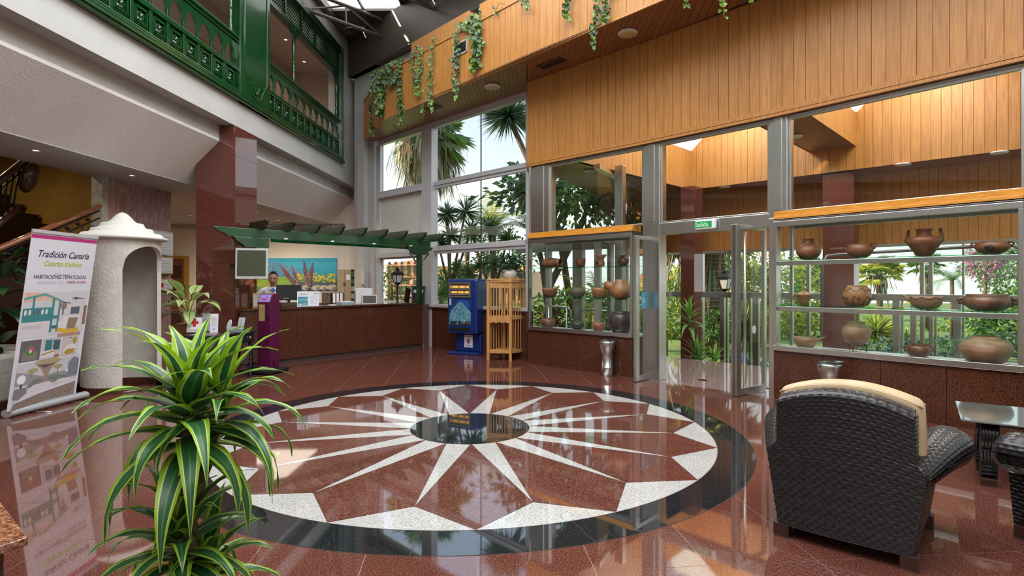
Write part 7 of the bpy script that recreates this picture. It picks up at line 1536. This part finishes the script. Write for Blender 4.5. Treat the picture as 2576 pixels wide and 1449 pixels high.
# street lanterns
def lantern(lab, u, vt, Y, s=1.0):
    zt_ = zat(vt, Y); t = thing('street_lantern', lab, 'lamp', (X(u, Y), Y, -1.0), 0, 'street lanterns outside'); h = zt_+1-.62*s
    MB().tube([(0, 0, 0), (0, 0, .5), (0, 0, h)], [.06, .035, .03], 8).build('pole', MT['iron'], t)
    MB().lathe([(.11*s, h+.05), (.19*s, h+.34*s)], 4, smooth=False).build('glass', mat('lantern glass' + str(u), (.75, .78, .82), .3), t)
    MB().lathe([(.03, h-.02), (.12*s, h+.04), (.12*s, h+.06)], 4, smooth=False).lathe([(.23*s, h+.34*s), (.24*s, h+.37*s), (.15*s, h+.46*s), (.06*s, h+.50*s), (.07*s, h+.55*s), (.02*s, h+.62*s)], 4, smooth=False).build('cap', MT['iron'], t)
    m = MB()
    for k in range(4): a = k*math.pi/2; m.tube([(.115*s*math.cos(a), .115*s*math.sin(a), h+.05), (.2*s*math.cos(a), .2*s*math.sin(a), h+.35*s)], .012, 4)
    m.build('cage', MT['iron'], t)
lantern('black street lantern before the orange houses in the low left pane', 1000, 672, 15.5, .78); lantern('black and white street lantern outside the entrance door', 1824, 676, 16.5, 1.05)
# houses on the hill
def house(lab, u0, u1, vtop, Y, depth, wcol, rcol, floors, cols, base=-1.2, roofh=.8, arches=False):
    x0, x1 = X(u0, Y), X(u1, Y); zt_ = zat(vtop, Y); c = ((x0+x1)/2, Y, base); t = thing('house', lab, 'building', c, -.55); w = (x1-x0)/2; H = zt_-base-roofh
    MB().box(-w, w, 0, depth, 0, H).build('wall', flat(wcol), t)
    MB().prism([(-w-.3, -.4, H), (w+.3, -.4, H), (w*.8, depth*.5, H+roofh), (-w*.8, depth*.5, H+roofh)], (0, .2, .1)).build('roof', rcol, t); fh = min(2.8, H/floors)
    for f in range(floors):
        z = H-(f+1)*fh+.5
        if z < 0: continue
        for k in range(cols):
            x = -w+(k+.5)*2*w/cols; ww = w/cols*.5
            o = MB().box(x-ww, x+ww, -.03, 0, z, z+1.4).build('window', flat((.06, .05, .045), .2), t)
            if arches: MB().prism([(x+ww*math.cos(a), -.03, z+1.4+ww*math.sin(a)) for a in [math.pi*q/8 for q in range(9)]], (0, .03, 0)).build('arch', flat((.06, .05, .045), .2), t)
        MB().box(-w, w, -.5, .0, z-.35, z-.25).build('balcony', flat(tuple(min(1, a*1.15) for a in wcol)), t)
TR_ = mat('roof tiles', (.50, .15, .05), .8, col2=(.62, .24, .09), nscale=4, stretch=(6, 1, 1), bump=.4, bscale=9)
house('orange walled house with arches behind the lantern in the left pane', 958, 1066, 652, 70, 8, (.55, .30, .09), TR_, 3, 5, arches=True)
house('smaller cream house stepping down below the orange one', 990, 1062, 700, 58, 6, (.60, .45, .25), TR_, 2, 3)
house('long terracotta roofed house left behind the vending machine', 1092, 1200, 672, 66, 8, (.55, .36, .18), TR_, 2, 5)
house('pinkish roofed house right behind the slatted cabinet', 1195, 1330, 668, 74, 8, (.52, .33, .2), TR_, 2, 6)
house('white house with a red tiled roof seen beside the blue door sticker', 1560, 1672, 690, 34, 6, (.68, .68, .70), TR_, 1, 2)
house('distant house with a turquoise wall in the right case', 1990, 2012, 706, 60, 3, (.03, .32, .30), flat((.6, .3, .2)), 1, 1, roofh=.25)
house('tiny orange tower block on the skyline behind the garland bowl', 2280, 2292, 742, 80, 4, (.6, .42, .18), flat((.5, .3, .15)), 2, 2, base=-8)
# parked cars
def car(lab, u, v, Y, rz, col):
    t = thing('car', lab, 'car', (X(u, Y), Y, zat(v, Y)-1.42), rz); P = mat('car paint ' + str(u), col, .2, coat=1)
    MB().prism([(-2.1, -.8, .3), (-2.05, -.8, .75), (-1.3, -.8, .9), (1.25, -.8, .95), (2.0, -.8, .8), (2.1, -.8, .3)], (0, 1.6, 0)).build('body', P, t, bevel=.08)
    MB().prism([(-1.3, -.68, .88), (-.75, -.6, 1.38), (.75, -.6, 1.42), (1.35, -.68, .9)], (0, 1.3, 0)).build('cabin', flat((.03, .035, .04), .1), t, bevel=.08)
    MB().prism([(-.8, -.6, 1.38), (-.7, -.6, 1.43), (.7, -.6, 1.46), (.85, -.6, 1.36)], (0, 1.2, 0)).build('roof', P, t, bevel=.03)
    for x in (-1.3, 1.3):
        for y in (-.8, .62): MB().tube([(x, y, .32), (x, y+.2, .32)], .32, 20).build('wheel', MT['rubber'], t)
car('white car parked on the street below the left window pane', 1003, 757, 19, .1, (.62, .64, .66)); car('silver white car roof right of the window mullion', 1125, 761, 18, .1, (.60, .62, .68))
# steel handrails outside
for lab, pts in (('steel handrail with a rounded end behind the left case', ((1380, 770), (1425, 772), (1436, 782), (1436, 840))), ('second steel handrail sloping down behind the left case', ((1465, 778), (1538, 783), (1600, 862)))):
    P = [at(u, v, 11.6) for u, v in pts]; t = thing('handrail', lab, 'railing', (P[0].x, P[0].y, -.95)); MB().tube([p-t.location for p in P], .022, 8).build('rail', ST, t)
    for p in (P[0], P[1]): MB().tube([p-t.location, Vector((p.x, p.y, -.95))-t.location], .018, 6).build('post', ST, t)
    MB().tube([P[0]-t.location+Vector((0, 0, -.45)), P[1]-t.location+Vector((0, 0, -.45))], .012, 6).build('lower_rail', ST, t)
pA, pB = at(2110, 640, 10.2), at(2540, 615, 8.6); t = thing('roof_ladder_rail', 'curved grey pipe rail behind the pots on the top shelf', 'railing', pA)
v_ = pB-pA; MB().tube([Vector((-.28, .05, -1.6)), Vector((-.28, .05, -.2)), Vector((-.2, .03, -.03)), Vector((0, 0, 0)), v_*.5, v_, v_+Vector((.25, 0, -.1)), v_+Vector((.3, 0, -1.4))], .028, 8).build('pipe', MT['roof steel'], t)
w_ = v_*.53; MB().tube([w_, w_+Vector((0, 0, -.1)), w_+v_*.05+Vector((0, 0, -.17)), w_+v_*.27+Vector((0, 0, -.17)), w_+v_*.31+Vector((0, 0, -.08)), w_+v_*.31], .012, 6).build('loop', MT['roof steel'], t)
# people on the terrace
def sitter(lab, u, vh, Y, col, hair, facing, base):
    z = zat(vh, Y)-1.30; t = thing('person', lab, 'person', (X(u, Y), Y, z), facing)
    skin('shirt', [((0, 0, .48), (.17, .13)), ((0, -.03, .70), (.16, .12)), ((0, -.05, .90), (.17, .10)), ((0, -.05, 1.02), (.06, .06)), ((-.19, -.05, .92), .06), ((-.25, -.18, .70), .048), ((-.18, -.38, .66), .038), ((.19, -.05, .92), .06), ((.25, -.18, .70), .048), ((.18, -.38, .66), .038)], [(0, 1), (1, 2), (2, 3), (2, 4), (4, 5), (5, 6), (2, 7), (7, 8), (8, 9)], col, t)
    skin('trousers', [((0, 0, .46), (.17, .13)), ((-.1, -.20, .50), .085), ((-.11, -.46, .50), .065), ((-.11, -.48, .08), .05), ((.1, -.20, .50), .085), ((.11, -.46, .50), .065), ((.11, -.48, .08), .05)], [(0, 1), (1, 2), (2, 3), (0, 4), (4, 5), (5, 6)], TR, t)
    for s in (-1, 1): hand(t, (s*.18, -.38, .66), (-s*.3, -1, 0), .95, side=s); MB().ell((s*.11, -.54, .05), (.045, .12, .045), 8).build('shoe', MT['black'], t)
    head(t, (0, -.08, 1.07), .98, 0, math.radians(12), hair=hair)
    b = thing('terrace_bench', lab.split(' sitting')[0].replace('person', 'bench') + ' place', 'bench', (X(u, Y), Y, z), facing); b['label'] = 'plain bench carrying the ' + lab.split(' sitting')[0]
    MB().box(-.5, .5, -.22, .28, .34, .40).build('seat', MT['dark wood'], b)
    for x in (-.42, .42): MB().box(x-.03, x+.03, -.18, .24, 0, .34).build('leg', MT['iron'], b)
GH = mat('fair hair', (.25, .14, .06), .6)
sitter('fair haired person sitting on the terrace seen through the left door leaf', 1641, 868, 17, mat('grey knit', (.42, .40, .40), .9), GH, -.9, -1)
sitter('person in a light blue shirt sitting outside behind the right door leaf', 1858, 862, 15.5, mat('blue shirt', (.30, .40, .68), .8), mat('grey hair', (.3, .3, .3), .7), 2.6, -1)
sitter('person in a blue top sitting at the far right of the door opening', 1905, 875, 17, mat('blue top', (.20, .26, .55), .8), GH, 2.2, -1)
